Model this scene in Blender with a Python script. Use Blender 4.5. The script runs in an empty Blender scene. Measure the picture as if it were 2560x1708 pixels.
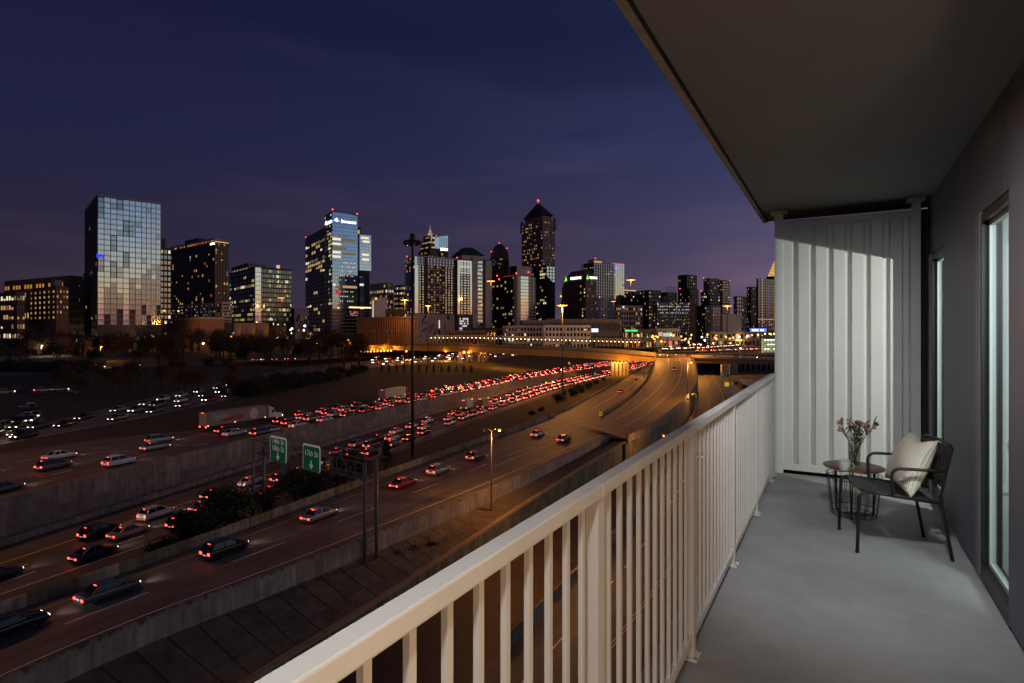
import bpy, bmesh, math, random
from mathutils import Vector, Matrix
sc = bpy.context.scene
C = sc.collection
R = math.radians
rnd = random.Random(7)

# ------------------------------------------------------------------ camera, sky, exposure
FPX, CX, HY, EYE = 1450.0, 1280.0, 834.0, 1.463      # focal length in photo pixels, principal column, horizon row, eye height
TH = math.atan2(813.0, FPX)                          # camera yaw to the left of the balcony's axis (+Y)
CT, ST = math.cos(TH), math.sin(TH)
cd = bpy.data.cameras.new('camera'); cam = bpy.data.objects.new('camera', cd); C.objects.link(cam)
cam.location = (0, 0, EYE); cam.rotation_euler = (math.pi/2, 0, TH)
cd.sensor_width = 36; cd.lens = 36*FPX/2560; cd.shift_y = -20/2560
cd.clip_start = 0.02; cd.clip_end = 9000
sc.camera = cam

w = bpy.data.worlds.new('World'); sc.world = w; w.use_nodes = True
nt = w.node_tree; N = nt.nodes; LK = nt.links
bg = N['Background']; out = N['World Output']
sky = N.new('ShaderNodeTexSky'); sky.sky_type = 'NISHITA'; sky.sun_disc = False
sky.sun_elevation = R(-5.3); sky.sun_rotation = R(84)        # the sun has just set behind the apartment house (+X)
sky.altitude = 300; sky.dust_density = 2.0
bg.inputs[1].default_value = 27
gm = N.new('ShaderNodeGamma'); gm.inputs[1].default_value = 1.35      # a clear, steep fall-off from the afterglow
LK.new(sky.outputs[0], gm.inputs[0]); LK.new(gm.outputs[0], bg.inputs[0])
# the blue hour's own glow: deep blue overhead, violet towards the horizon, thin cloud streaks
tc = N.new('ShaderNodeTexCoord'); sep = N.new('ShaderNodeSeparateXYZ'); LK.new(tc.outputs['Generated'], sep.inputs[0])
ramp = N.new('ShaderNodeValToRGB'); LK.new(sep.outputs[2], ramp.inputs[0])
el = ramp.color_ramp.elements
el[0].position = 0.0; el[0].color = (.075, .050, .082, 1)
el[1].position = 1.0; el[1].color = (.0015, .003, .016, 1)
for p, c in ((.06, (.058, .043, .080, 1)), (.125, (.042, .034, .075, 1)), (.29, (.015, .019, .066, 1)), (.45, (.0042, .0065, .036, 1))):
    e = el.new(p); e.color = c
mp = N.new('ShaderNodeMapping'); mp.inputs['Scale'].default_value = (1.6, 1.6, 9); mp.inputs['Rotation'].default_value = (0.12, 0.05, 0)
LK.new(tc.outputs['Generated'], mp.inputs[0])
nz = N.new('ShaderNodeTexNoise'); nz.inputs['Scale'].default_value = 1.5; nz.inputs['Detail'].default_value = 5; LK.new(mp.outputs[0], nz.inputs[0])
cr = N.new('ShaderNodeValToRGB'); LK.new(nz.outputs[0], cr.inputs[0])
cr.color_ramp.elements[0].position = .5; cr.color_ramp.elements[0].color = (1, 1, 1, 1)
cr.color_ramp.elements[1].position = .8; cr.color_ramp.elements[1].color = (1.9, 1.55, 1.3, 1)
mx = N.new('ShaderNodeMixRGB'); mx.blend_type = 'MULTIPLY'; mx.inputs[0].default_value = 1
LK.new(ramp.outputs[0], mx.inputs[1]); LK.new(cr.outputs[0], mx.inputs[2])
def mth(op, a, b_):
    n = N.new('ShaderNodeMath'); n.operation = op
    for i, q in enumerate((a, b_)):
        if isinstance(q, (int, float)): n.inputs[i].default_value = q
        elif q is not None: LK.new(q, n.inputs[i])
    return n.outputs[0]
# near the horizon the glow grows steadily towards the sunset's side (+X)
fall = mth('MAXIMUM', mth('SUBTRACT', 1.0, mth('DIVIDE', sep.outputs[2], .45)), .12)
side = mth('MULTIPLY', mth('ADD', mth('MINIMUM', sep.outputs[0], .1), .5), 1.75)
bg2 = N.new('ShaderNodeBackground'); LK.new(mx.outputs[0], bg2.inputs[0]); LK.new(mth('EXPONENT', mth('MULTIPLY', fall, side), None), bg2.inputs[1])
add = N.new('ShaderNodeAddShader'); LK.new(bg.outputs[0], add.inputs[0]); LK.new(bg2.outputs[0], add.inputs[1]); LK.new(add.outputs[0], out.inputs[0])

vs = sc.view_settings
sc.display_settings.display_device = 'sRGB'
vs.view_transform = 'Standard'; vs.look = 'None'; vs.exposure = 0; vs.gamma = 1; vs.use_curve_mapping = False
sc.render.engine = 'CYCLES'
cy = sc.cycles
cy.use_denoising = True; cy.denoiser = 'OPENIMAGEDENOISE'
cy.max_bounces = 6; cy.diffuse_bounces = 3; cy.glossy_bounces = 3; cy.transmission_bounces = 4; cy.transparent_max_bounces = 16
cy.sample_clamp_indirect = 2.0; cy.caustics_reflective = False; cy.caustics_refractive = False
cy.use_light_tree = True

# ------------------------------------------------------------------ from a photo pixel to a place in the world
def cw(X, Z, z=0.0):                 # X metres right of, Z metres ahead of the camera
    return Vector((X*CT - Z*ST, X*ST + Z*CT, z))
def P(px, py, H):                    # where the sight line of a pixel meets the level H metres below the eye
    Z = FPX*H/(py-HY)
    return cw((px-CX)/FPX*Z, Z, EYE-H)
def PZ(px, Z, z=0.0):
    return cw((px-CX)/FPX*Z, Z, z)
def zat(py, Z):
    return EYE-(py-HY)*Z/FPX
def pxof(v):
    X = v.x*CT + v.y*ST; Z = -v.x*ST + v.y*CT
    return CX+FPX*X/Z, HY+FPX*(EYE-v.z)/Z, Z

# ------------------------------------------------------------------ materials
MATS = {}
def mat(name, col=(.5,.5,.5), rough=.6, metal=0., emit=None, es=1., ior=1.45, var=0., vs_=8., bump=0., alpha=None, sample=False, spec=.5):
    if name in MATS: return MATS[name]
    m = bpy.data.materials.new(name); m.use_nodes = True; MATS[name] = m
    t = m.node_tree; b = t.nodes['Principled BSDF']
    b.inputs['Base Color'].default_value = (*col, 1); b.inputs['Roughness'].default_value = rough
    b.inputs['Metallic'].default_value = metal; b.inputs['IOR'].default_value = ior
    b.inputs['Specular IOR Level'].default_value = spec
    if emit:
        b.inputs['Emission Color'].default_value = (*emit, 1); b.inputs['Emission Strength'].default_value = es
        m.cycles.emission_sampling = 'AUTO' if sample else 'NONE'
    if var or bump:
        c = t.nodes.new('ShaderNodeTexCoord'); n = t.nodes.new('ShaderNodeTexNoise')
        n.inputs['Scale'].default_value = vs_; n.inputs['Detail'].default_value = 6; n.inputs['Roughness'].default_value = .65
        t.links.new(c.outputs['Object'], n.inputs[0])
        if var:
            r = t.nodes.new('ShaderNodeValToRGB'); t.links.new(n.outputs[0], r.inputs[0])
            r.color_ramp.elements[0].position = .3; r.color_ramp.elements[1].position = .7
            r.color_ramp.elements[0].color = (*[x*(1-var) for x in col], 1); r.color_ramp.elements[1].color = (*[min(1, x*(1+var)) for x in col], 1)
            t.links.new(r.outputs[0], b.inputs['Base Color'])
        if bump:
            u = t.nodes.new('ShaderNodeBump'); u.inputs['Strength'].default_value = bump; u.inputs['Distance'].default_value = .02
            t.links.new(n.outputs[0], u.inputs['Height']); t.links.new(u.outputs[0], b.inputs['Normal'])
    return m
def worn(m, streaks=(.9, .02), amt=.35, blot=.12, seams=None):
    """wear along a road (its UV: metres across, metres along): wheel-path streaks, patches, dark joints"""
    t = m.node_tree; b = t.nodes['Principled BSDF']; src = b.inputs['Base Color'].links[0].from_socket
    uv = t.nodes.new('ShaderNodeUVMap'); mp = t.nodes.new('ShaderNodeMapping'); mp.inputs['Scale'].default_value = (streaks[0], streaks[1], 1)
    n = t.nodes.new('ShaderNodeTexNoise'); n.inputs['Scale'].default_value = 1; n.inputs['Detail'].default_value = 4
    mr = t.nodes.new('ShaderNodeMapRange'); mr.inputs[1].default_value = .3; mr.inputs[2].default_value = .7; mr.inputs[3].default_value = 1-amt; mr.inputs[4].default_value = 1+amt
    x = t.nodes.new('ShaderNodeMixRGB'); x.blend_type = 'MULTIPLY'; x.inputs[0].default_value = 1
    t.links.new(uv.outputs[0], mp.inputs[0]); t.links.new(mp.outputs[0], n.inputs[0]); t.links.new(n.outputs[0], mr.inputs[0]); t.links.new(src, x.inputs[1]); t.links.new(mr.outputs[0], x.inputs[2])
    last = x.outputs[0]
    mp2 = t.nodes.new('ShaderNodeMapping'); mp2.inputs['Scale'].default_value = (.16, .028, 1); t.links.new(uv.outputs[0], mp2.inputs[0])
    v = t.nodes.new('ShaderNodeTexVoronoi'); v.inputs['Scale'].default_value = 1; t.links.new(mp2.outputs[0], v.inputs[0])
    mr2 = t.nodes.new('ShaderNodeMapRange'); mr2.inputs[3].default_value = 1-blot*1.6; mr2.inputs[4].default_value = 1+blot; sp = t.nodes.new('ShaderNodeSeparateColor'); t.links.new(v.outputs['Color'], sp.inputs[0]); t.links.new(sp.outputs[0], mr2.inputs[0])
    y = t.nodes.new('ShaderNodeMixRGB'); y.blend_type = 'MULTIPLY'; y.inputs[0].default_value = 1; t.links.new(last, y.inputs[1]); t.links.new(mr2.outputs[0], y.inputs[2])
    t.links.new(y.outputs[0], b.inputs['Base Color']); return m
def drips(m, amt=.45, top=None, scale=(1.1, 1.1, .07)):
    """vertical rain stains; with top = (height, depth) also a ragged dark fringe hanging from that height"""
    t = m.node_tree; b = t.nodes['Principled BSDF']; src = b.inputs['Base Color'].links[0].from_socket
    c = t.nodes.new('ShaderNodeTexCoord'); mp = t.nodes.new('ShaderNodeMapping'); mp.inputs['Scale'].default_value = scale
    n = t.nodes.new('ShaderNodeTexNoise'); n.inputs['Scale'].default_value = 1.6; n.inputs['Detail'].default_value = 5
    mr = t.nodes.new('ShaderNodeMapRange'); mr.inputs[1].default_value = .35; mr.inputs[2].default_value = .62; mr.inputs[3].default_value = 1-amt; mr.inputs[4].default_value = 1.08
    x = t.nodes.new('ShaderNodeMixRGB'); x.blend_type = 'MULTIPLY'; x.inputs[0].default_value = 1
    t.links.new(c.outputs['Object'], mp.inputs[0]); t.links.new(mp.outputs[0], n.inputs[0]); t.links.new(n.outputs[0], mr.inputs[0]); t.links.new(src, x.inputs[1]); t.links.new(mr.outputs[0], x.inputs[2])
    last = x.outputs[0]
    if top:
        sp = t.nodes.new('ShaderNodeSeparateXYZ'); t.links.new(c.outputs['Object'], sp.inputs[0])
        a = t.nodes.new('ShaderNodeMath'); a.operation = 'MULTIPLY_ADD'; a.inputs[1].default_value = 2.2; a.inputs[2].default_value = -top[0]-1.1+top[1]; t.links.new(n.outputs[0], a.inputs[0])
        s2 = t.nodes.new('ShaderNodeMath'); s2.operation = 'ADD'; t.links.new(a.outputs[0], s2.inputs[0]); t.links.new(sp.outputs[2], s2.inputs[1])
        m2 = t.nodes.new('ShaderNodeMapRange'); m2.inputs[1].default_value = 0; m2.inputs[2].default_value = .35; m2.inputs[3].default_value = 1; m2.inputs[4].default_value = .28; t.links.new(s2.outputs[0], m2.inputs[0])
        y = t.nodes.new('ShaderNodeMixRGB'); y.blend_type = 'MULTIPLY'; y.inputs[0].default_value = 1; t.links.new(last, y.inputs[1]); t.links.new(m2.outputs[0], y.inputs[2]); last = y.outputs[0]
    t.links.new(last, b.inputs['Base Color']); return m
def emat(name, col, s, sample=False):
    return mat(name, (.02,.02,.02), .5, emit=col, es=s, sample=sample)
def thin_glass(name, tint, refl=.12):
    if name in MATS: return MATS[name]
    m = bpy.data.materials.new(name); m.use_nodes = True; MATS[name] = m
    t = m.node_tree; t.nodes.clear()
    o = t.nodes.new('ShaderNodeOutputMaterial'); a = t.nodes.new('ShaderNodeBsdfTransparent'); g = t.nodes.new('ShaderNodeBsdfGlossy')
    a.inputs[0].default_value = (*tint, 1); g.inputs['Roughness'].default_value = .03
    lw = t.nodes.new('ShaderNodeLayerWeight'); pw = t.nodes.new('ShaderNodeMath'); pw.operation = 'POWER'; pw.inputs[1].default_value = 5
    f = t.nodes.new('ShaderNodeMath'); f.operation = 'MULTIPLY_ADD'; f.inputs[1].default_value = .75; f.inputs[2].default_value = .035
    t.links.new(lw.outputs['Facing'], pw.inputs[0]); t.links.new(pw.outputs[0], f.inputs[0])
    x = t.nodes.new('ShaderNodeMixShader')
    t.links.new(f.outputs[0], x.inputs[0]); t.links.new(a.outputs[0], x.inputs[1]); t.links.new(g.outputs[0], x.inputs[2]); t.links.new(x.outputs[0], o.inputs[0])
    return m

# ------------------------------------------------------------------ meshes
class MB:
    def __init__(s): s.v = []; s.f = []; s.m = []; s.M = []; s.sm = []
    def mi(s, m):
        if m not in s.M: s.M.append(m)
        return s.M.index(m)
    def face(s, pts, m=None, smooth=False):
        k = len(s.v); s.v += [tuple(p) for p in pts]; s.f.append(tuple(range(k, k+len(pts)))); s.m.append(s.mi(m) if m else 0); s.sm.append(smooth)
    def box(s, x0, x1, y0, y1, z0, z1, m=None, tf=None):
        k = len(s.v)
        p = [(x0,y0,z0),(x1,y0,z0),(x1,y1,z0),(x0,y1,z0),(x0,y0,z1),(x1,y0,z1),(x1,y1,z1),(x0,y1,z1)]
        s.v += [tuple(tf @ Vector(q)) for q in p] if tf else p
        i = s.mi(m) if m else 0
        for f in ((0,3,2,1),(4,5,6,7),(0,1,5,4),(1,2,6,5),(2,3,7,6),(3,0,4,7)):
            s.f.append(tuple(k+a for a in f)); s.m.append(i); s.sm.append(False)
    def hull(s, A, B, m=None, caps=True, smooth=False):    # two rings of equal count
        n = len(A); k = len(s.v); s.v += [tuple(p) for p in A]+[tuple(p) for p in B]; i = s.mi(m) if m else 0
        for a in range(n):
            b = (a+1) % n; s.f.append((k+a, k+b, k+n+b, k+n+a)); s.m.append(i); s.sm.append(smooth)
        if caps:
            s.f.append(tuple(k+a for a in reversed(range(n)))); s.f.append(tuple(k+n+a for a in range(n))); s.m += [i, i]; s.sm += [False, False]
    def bar(s, a, b, wx, wy=None, m=None, up=Vector((0,0,1))):     # box bar from a to b
        a, b = Vector(a), Vector(b); d = (b-a).normalized(); wy = wy or wx
        if abs(d.dot(up)) > .98: up = Vector((0,1,0))
        x = d.cross(up).normalized()*wx/2; y = x.normalized().cross(d).normalized()*wy/2
        s.hull([a-x-y, a+x-y, a+x+y, a-x+y], [b-x-y, b+x-y, b+x+y, b-x+y], m)
    def tube(s, pts, r, n=8, m=None, r2=None, closed=False, smooth=True):
        pts = [Vector(p) for p in pts]; L = len(pts); rings = []; px = None
        for i, p in enumerate(pts):
            a = pts[(i-1) % L] if (closed or i > 0) else p; b = pts[(i+1) % L] if (closed or i < L-1) else p
            d = (b-a).normalized()
            if px is None:
                u = Vector((0,0,1)) if abs(d.z) < .9 else Vector((1,0,0)); px = d.cross(u).normalized()
            else:
                px = (px - d*px.dot(d)).normalized()
            y = d.cross(px); rr = r if r2 is None else r+(r2-r)*i/max(1, L-1)
            rings.append([p+(px*math.cos(2*math.pi*k/n)+y*math.sin(2*math.pi*k/n))*rr for k in range(n)])
        base = len(s.v); i0 = s.mi(m) if m else 0
        for rg in rings: s.v += [tuple(q) for q in rg]
        for i in range(L if closed else L-1):
            j = (i+1) % L
            for k in range(n):
                q = (k+1) % n; s.f.append((base+i*n+k, base+i*n+q, base+j*n+q, base+j*n+k)); s.m.append(i0); s.sm.append(smooth)
        if not closed:
            s.f.append(tuple(base+k for k in reversed(range(n)))); s.f.append(tuple(base+(L-1)*n+k for k in range(n))); s.m += [i0,i0]; s.sm += [False,False]
    def lathe(s, prof, n=24, m=None, c=(0,0,0), smooth=True):
        base = len(s.v); i0 = s.mi(m) if m else 0
        for r, z in prof:
            for k in range(n): s.v.append((c[0]+r*math.cos(2*math.pi*k/n), c[1]+r*math.sin(2*math.pi*k/n), c[2]+z))
        for i in range(len(prof)-1):
            for k in range(n):
                q = (k+1) % n; s.f.append((base+i*n+k, base+i*n+q, base+(i+1)*n+q, base+(i+1)*n+k)); s.m.append(i0); s.sm.append(smooth)
    def ball(s, c, r, m=None, n=8, sz=1.):
        s.lathe([(r*math.sin(math.pi*i/n)+1e-5, -r*sz*math.cos(math.pi*i/n)) for i in range(n+1)], n*2 if n < 6 else n+2, m, c)
    def mesh(s, name, m=None):
        me = bpy.data.meshes.new(name); me.from_pydata(s.v, [], s.f)
        for q in (s.M or ([m] if m else [])): me.materials.append(q)
        if s.M: me.polygons.foreach_set('material_index', s.m)
        me.polygons.foreach_set('use_smooth', s.sm); me.update()
        return me
    def build(s, name, m=None, parent=None, kind=None):
        return obj(name, s.mesh(name, m), parent, kind)
def obj(name, me, parent=None, kind=None):
    o = bpy.data.objects.new(name, me); C.objects.link(o)
    if parent: o.parent = parent
    if kind: o['kind'] = kind
    return o
def tag(o, label, cat, group=None):
    o['label'] = label; o['category'] = cat
    if group: o['group'] = group
    return o
def thing(name, loc, label, cat, rz=0., group=None):
    o = bpy.data.objects.new(name, None); C.objects.link(o); o.empty_display_size = .2
    o.location = loc; o.rotation_euler = (0, 0, rz)
    return tag(o, label, cat, group)
KIDS = {}
def link_child(o, p):
    KIDS.setdefault(p.name, []).append(o)
def tree_of(o):
    return [c for c in o.children]
def dup(o, loc, rz=0., label=None, group=None, scale=None, cat=None):
    c = o.copy(); C.objects.link(c); c.location = loc; c.rotation_euler = (0, 0, rz)
    if label: c['label'] = label
    if group: c['group'] = group
    if scale: c.scale = scale if hasattr(scale, '__len__') else (scale,)*3
    for ch in PROTO.get(o.name, ()):
        d = ch.copy(); C.objects.link(d); d.parent = c
        for g in PROTO.get(ch.name, ()):
            e = g.copy(); C.objects.link(e); e.parent = d
    return c
PROTO = {}
def proto(o):
    """remember the children of a thing so that copies need no search"""
    byp = {}
    for q in bpy.data.objects:
        if q.parent: byp.setdefault(q.parent.name, []).append(q)
    for ch in byp.get(o.name, ()):
        PROTO.setdefault(o.name, []).append(ch)
        for g in byp.get(ch.name, ()): PROTO.setdefault(ch.name, []).append(g)
    return o
def text(name, body, size, m, parent, loc, rot, extrude=.01, align='CENTER', kind=None, sx=1.):
    cu = bpy.data.curves.new(name, 'FONT'); cu.body = body; cu.size = size; cu.extrude = extrude; cu.align_x = align; cu.align_y = 'CENTER'
    cu.materials.append(m)
    tmp = bpy.data.objects.new('tmp_text', cu); me = bpy.data.meshes.new_from_object(tmp); me.name = name
    bpy.data.objects.remove(tmp); bpy.data.curves.remove(cu)
    o = obj(name, me, parent); o.location = loc; o.rotation_euler = rot; o.scale = (sx, 1, 1)
    return o
def plight(name, loc, power, col, r=.3, parent=None):
    l = bpy.data.lights.new(name, 'POINT'); l.energy = power; l.color = col; l.shadow_soft_size = r
    o = bpy.data.objects.new(name, l); C.objects.link(o); o.location = loc
    if parent: o.parent = parent
    return o
def split_letters(o, name='letter'):
    """one object per character of a flat text mesh (clusters along x)"""
    me = o.data; fs = sorted((min(me.vertices[v].co.x for v in p.vertices), max(me.vertices[v].co.x for v in p.vertices), p.index) for p in me.polygons)
    cl = []; hi = -1e9
    for a, b, i in fs:
        if a > hi+1e-4: cl.append([])
        cl[-1].append(i); hi = max(hi, b)
    for c in cl:
        b = MB()
        for i in c: b.face([me.vertices[v].co for v in me.polygons[i].vertices])
        q = b.build(name, me.materials[0], o.parent); q.location = o.location; q.rotation_euler = o.rotation_euler; q.scale = o.scale
    bpy.data.objects.remove(o)
class Path:
    def __init__(s, pts, n=80, smooth=4):
        pts = [Vector(p) for p in pts]; s.raw = pts
        s.p = s.resample(pts, n)
        for _ in range(smooth):
            q = s.p; s.p = [q[0]]+[(q[i-1]+q[i]*2+q[i+1])/4 for i in range(1, len(q)-1)]+[q[-1]]
    def resample(s, pts, n):
        d = [0.]
        for a, b in zip(pts, pts[1:]): d.append(d[-1]+(b-a).length)
        out = []; j = 0
        for i in range(n):
            t = d[-1]*i/(n-1)
            while j < len(d)-2 and d[j+1] < t: j += 1
            out.append(pts[j].lerp(pts[j+1], (t-d[j])/max(1e-9, d[j+1]-d[j])))
        s.len = d[-1]
        return out
    def at(s, f):
        x = min(max(f, 0), 1)*(len(s.p)-1); i = min(int(x), len(s.p)-2)
        return s.p[i].lerp(s.p[i+1], x-i)
    def dir(s, f):
        return (s.at(f+.008)-s.at(f-.008)).normalized()
def poly(pts):   # (px, py, H) -> Path points
    return [P(*q) for q in pts]
def loft(A, B, m, name, kind='structure', n=80, rows=1, dz=0., sag=0.):
    mb = MB()
    for i in range(n):
        for j in range(rows+1):
            a, b = A.at(i/(n-1)), B.at(i/(n-1)); p = a.lerp(b, j/rows); mb.v.append((p.x, p.y, p.z+dz))
    for i in range(n-1):
        for j in range(rows):
            k = i*(rows+1)+j; mb.f.append((k, k+1, k+rows+2, k+rows+1)); mb.m.append(0); mb.sm.append(True)
    me = mb.mesh(name, m)
    uv = me.uv_layers.new(name='UVMap'); wd = (A.at(.3)-B.at(.3)).length
    for lp in me.loops:
        i, j = divmod(lp.vertex_index, rows+1); uv.data[lp.index].uv = (wd*j/rows, A.len*i/(n-1))
    o = obj(name, me, None, kind)
    # face up
    if sum(p.normal.z for p in me.polygons) < 0: me.flip_normals()
    return o
# ================================================================== the balcony
M_floor = mat('grey_deck_coating', (.33,.335,.34), .62, var=.07, vs_=3.5, bump=.06)
M_soffit = mat('taupe_soffit_paint', (.215,.207,.21), .8, var=.05, vs_=1.2)
M_clad = mat('charcoal_cladding', (.095,.108,.150), .55, var=.04, vs_=2)
M_trim = mat('grey_jamb_trim', (.16,.165,.18), .5)
M_black = mat('black_window_frame', (.012,.012,.013), .45)
M_white = mat('white_powder_coat', (.74,.73,.69), .42, var=.05, vs_=2.5, bump=.03)
M_flash = mat('drip_edge_metal', (.26,.25,.22), .55, .0, var=.25, vs_=14)
M_gap = mat('dark_gap', (.01,.009,.008), .9)
M_concrete = mat('slab_edge_concrete', (.3,.29,.27), .85, var=.15, vs_=3)
M_bolt = mat('zinc_bolt', (.35,.34,.32), .4, .8)
# the deck coating: faint trodden patches, fine grain and scattered specks
t_ = M_floor.node_tree; pb_ = t_.nodes['Principled BSDF']; src_ = pb_.inputs['Base Color'].links[0].from_socket
c_ = t_.nodes.new('ShaderNodeTexCoord'); n_a = t_.nodes.new('ShaderNodeTexNoise'); n_a.inputs['Scale'].default_value = 1.1; n_a.inputs['Detail'].default_value = 8; n_a.inputs['Roughness'].default_value = .75
n_b = t_.nodes.new('ShaderNodeTexVoronoi'); n_b.inputs['Scale'].default_value = 9; n_b.inputs['Randomness'].default_value = 1
r_a = t_.nodes.new('ShaderNodeMapRange'); r_a.inputs[1].default_value = .35; r_a.inputs[2].default_value = .7; r_a.inputs[3].default_value = .84; r_a.inputs[4].default_value = 1.1
r_b = t_.nodes.new('ShaderNodeMapRange'); r_b.inputs[1].default_value = .03; r_b.inputs[2].default_value = .06; r_b.inputs[3].default_value = .62; r_b.inputs[4].default_value = 1
x_a = t_.nodes.new('ShaderNodeMixRGB'); x_b = t_.nodes.new('ShaderNodeMixRGB')
for x_ in (x_a, x_b): x_.blend_type = 'MULTIPLY'; x_.inputs[0].default_value = 1
for q_ in (n_a, n_b): t_.links.new(c_.outputs['Object'], q_.inputs[0])
t_.links.new(n_a.outputs[0], r_a.inputs[0]); t_.links.new(n_b.outputs['Distance'], r_b.inputs[0]); t_.links.new(src_, x_a.inputs[1]); t_.links.new(r_a.outputs[0], x_a.inputs[2]); t_.links.new(x_a.outputs[0], x_b.inputs[1]); t_.links.new(r_b.outputs[0], x_b.inputs[2]); t_.links.new(x_b.outputs[0], pb_.inputs['Base Color'])
WX = .74
Y0, Y1 = -2.6, 7.25

b = MB(); b.box(-.735, 1.0, Y0, 6.72, -.22, 0); b.build('balcony_floor', M_floor, None, 'structure')
b = MB(); b.box(-.69, 1.0, Y0, Y1, 2.75, 2.97); b.build('balcony_ceiling', M_soffit, None, 'structure')
t = thing('drip_edge', (-.71, 2, 2.74), 'weathered metal drip edge along the outer lip of the dark ceiling', 'trim')
b = MB(); b.box(-.742+.71, -.705+.71, Y0-2, Y1-2, -.006, .2); b.build('fascia', M_flash, t)
b = MB(); b.box(-.7045+.71, -.6905+.71, Y0-2, Y1-2, .003, .03); b.build('gap_strip', M_gap, t)

# ---- the dark apartment wall with its two tall windows and, beside and behind the camera, a wide glazed opening
HEAD = 2.17
wins = [(3.70, 4.36), (5.71, 6.38)]
t = thing('apartment_wall', (WX, 0, 0), 'charcoal panelled apartment wall with tall black framed windows along the balcony', 'wall')
def wallbox(y0, y1, z0, z1, x0=0., m=M_clad, nm='wall_panel'):
    b = MB(); b.box(x0, .26, y0, y1, z0, z1); return b.build(nm, m, t)
wallbox(2.10, 3.70, .022, HEAD+.012); wallbox(4.36, 5.71, .022, HEAD+.012); wallbox(6.38, 6.84, .022, HEAD+.012); wallbox(Y0, -1.5, .022, HEAD+.012)
for ya, yb in ((Y0, .9), (.908, 3.9), (3.908, 6.84)):
    wallbox(ya, yb, HEAD+.028, 2.735, .022)
wallbox(Y0, 6.84, HEAD+.0125, HEAD+.0275, .045, M_gap, 'panel_joint')
wallbox(Y0, 6.84, 2.7355, 2.7495, .05, M_gap, 'panel_joint')
for ya, yb in ((2.10,3.70), (4.36,5.71), (6.38,6.84), (Y0,-1.5)): wallbox(ya, yb, .001, .0215, .03, M_gap, 'panel_joint')
for y0, y1 in wins: wallbox(y0, y1, .001, .0595, .003, M_black, 'window_sill')
for ya in (4.362, 6.382):
    b = MB(); b.box(-.005, -.0005, ya, ya+.10, .022, HEAD+.012); b.build('jamb_trim', M_trim, t)
M_pane = thin_glass('pale_window_glass', (.93,.965,.955))
M_inner = mat('inner_white_frame', (.42,.49,.48), .4)
for y0, y1 in wins:
    f = MB()
    f.box(.003, .10, y0, y0+.02, .06, HEAD); f.box(.003, .10, y1-.02, y1, .06, HEAD)
    f.box(.0031, .0999, y0+.02, y1-.02, .06, .10); f.box(.0031, .0999, y0+.02, y1-.02, HEAD-.05, HEAD)
    wf = f.build('window_frame', M_black, t)
    f = MB()
    f.box(.036, .066, y0+.0205, y0+.045, .1005, HEAD-.0505); f.box(.036, .066, y1-.045, y1-.0205, .1005, HEAD-.0505)
    f.box(.0361, .0659, y0+.0455, y1-.0455, .1005, .125); f.box(.0361, .0659, y0+.0455, y1-.0455, HEAD-.075, HEAD-.0505)
    f.build('sash', M_inner, wf)
    f = MB(); f.box(.049, .053, y0+.0455, y1-.0455, .1255, HEAD-.0755); f.build('pane', M_pane, wf)
M_lining = mat('grey_reveal_lining', (.40,.46,.45), .6)
for y0, y1 in wins:
    for ya, yb in ((y0+.0005, y0+.012), (y1-.012, y1-.0005)):
        b = MB(); b.box(.101, .262, ya, yb, .061, HEAD); b.build('reveal_lining', M_lining, t)
# rooms behind the wall
M_room = mat('white_room_paint', (.72,.74,.72), .7); M_rfloor = mat('room_oak_floor', (.24,.15,.085), .5, var=.2, vs_=5)
def slab(nm, x0, x1, y0, y1, z0, z1, m):
    b = MB(); b.box(x0, x1, y0, y1, z0, z1); return b.build(nm, m, None, 'structure')
slab('room_floor', 1.0005, 5, -3, 7, -.2, .02, M_rfloor); slab('room_ceiling', 1.0005, 5, -3, 7, 2.6, 2.75, M_room)
slab('room_back_wall', 5, 5.2, -3, 7, -.2, 2.75, M_room); slab('room_end_wall', 1.0005, 5, 6.86, 7.05, .021, 2.599, M_room)
slab('room_near_wall', 1.0005, 5, -3.2, -3.001, -.2, 2.75, M_room); slab('room_partition', 1.0005, 4.999, 2.55, 2.65, .021, 2.599, M_room)
slab('bedroom_partition', 1.0005, 4.999, 4.98, 5.08, .021, 2.599, M_room)
slab('room_skirting', 1.05, 4.9995, 4.96, 4.979, .021, .16, M_inner)
# lamps in the rooms: a warm one behind the open door beside the camera, cool ones behind the windows
WARM, COOL = (1, .64, .36), (.95, .985, 1)
def room_lamp(nm, lab, loc, power, col, r):
    """a bare bulb on a stand in a room, its light a point light at the bulb's height"""
    plight(nm+'_light', loc, power, col, r)
    t = thing(nm, (loc[0]+.12, loc[1], .02), lab, 'lamp'); b = MB(); b.lathe([(.14,0),(.14,.02),(.015,.03),(.015,loc[2]-.05),(.001,loc[2]-.04)], 16, M_black); b.build('stand', None, t)
room_lamp('floor_lamp', 'warm floor lamp in the living room beside the camera', (1.5, -.3, 1.10), 85, WARM, .12)
room_lamp('floor_lamp', 'cool floor lamp in the bedroom behind the nearer window', (1.6, 3.2, 1.9), 125, COOL, .34)
room_lamp('floor_lamp', 'cool floor lamp in the bedroom behind the farther window', (1.60, 5.36, 1.87), 130, (1, .985, .95), .008)
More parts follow.
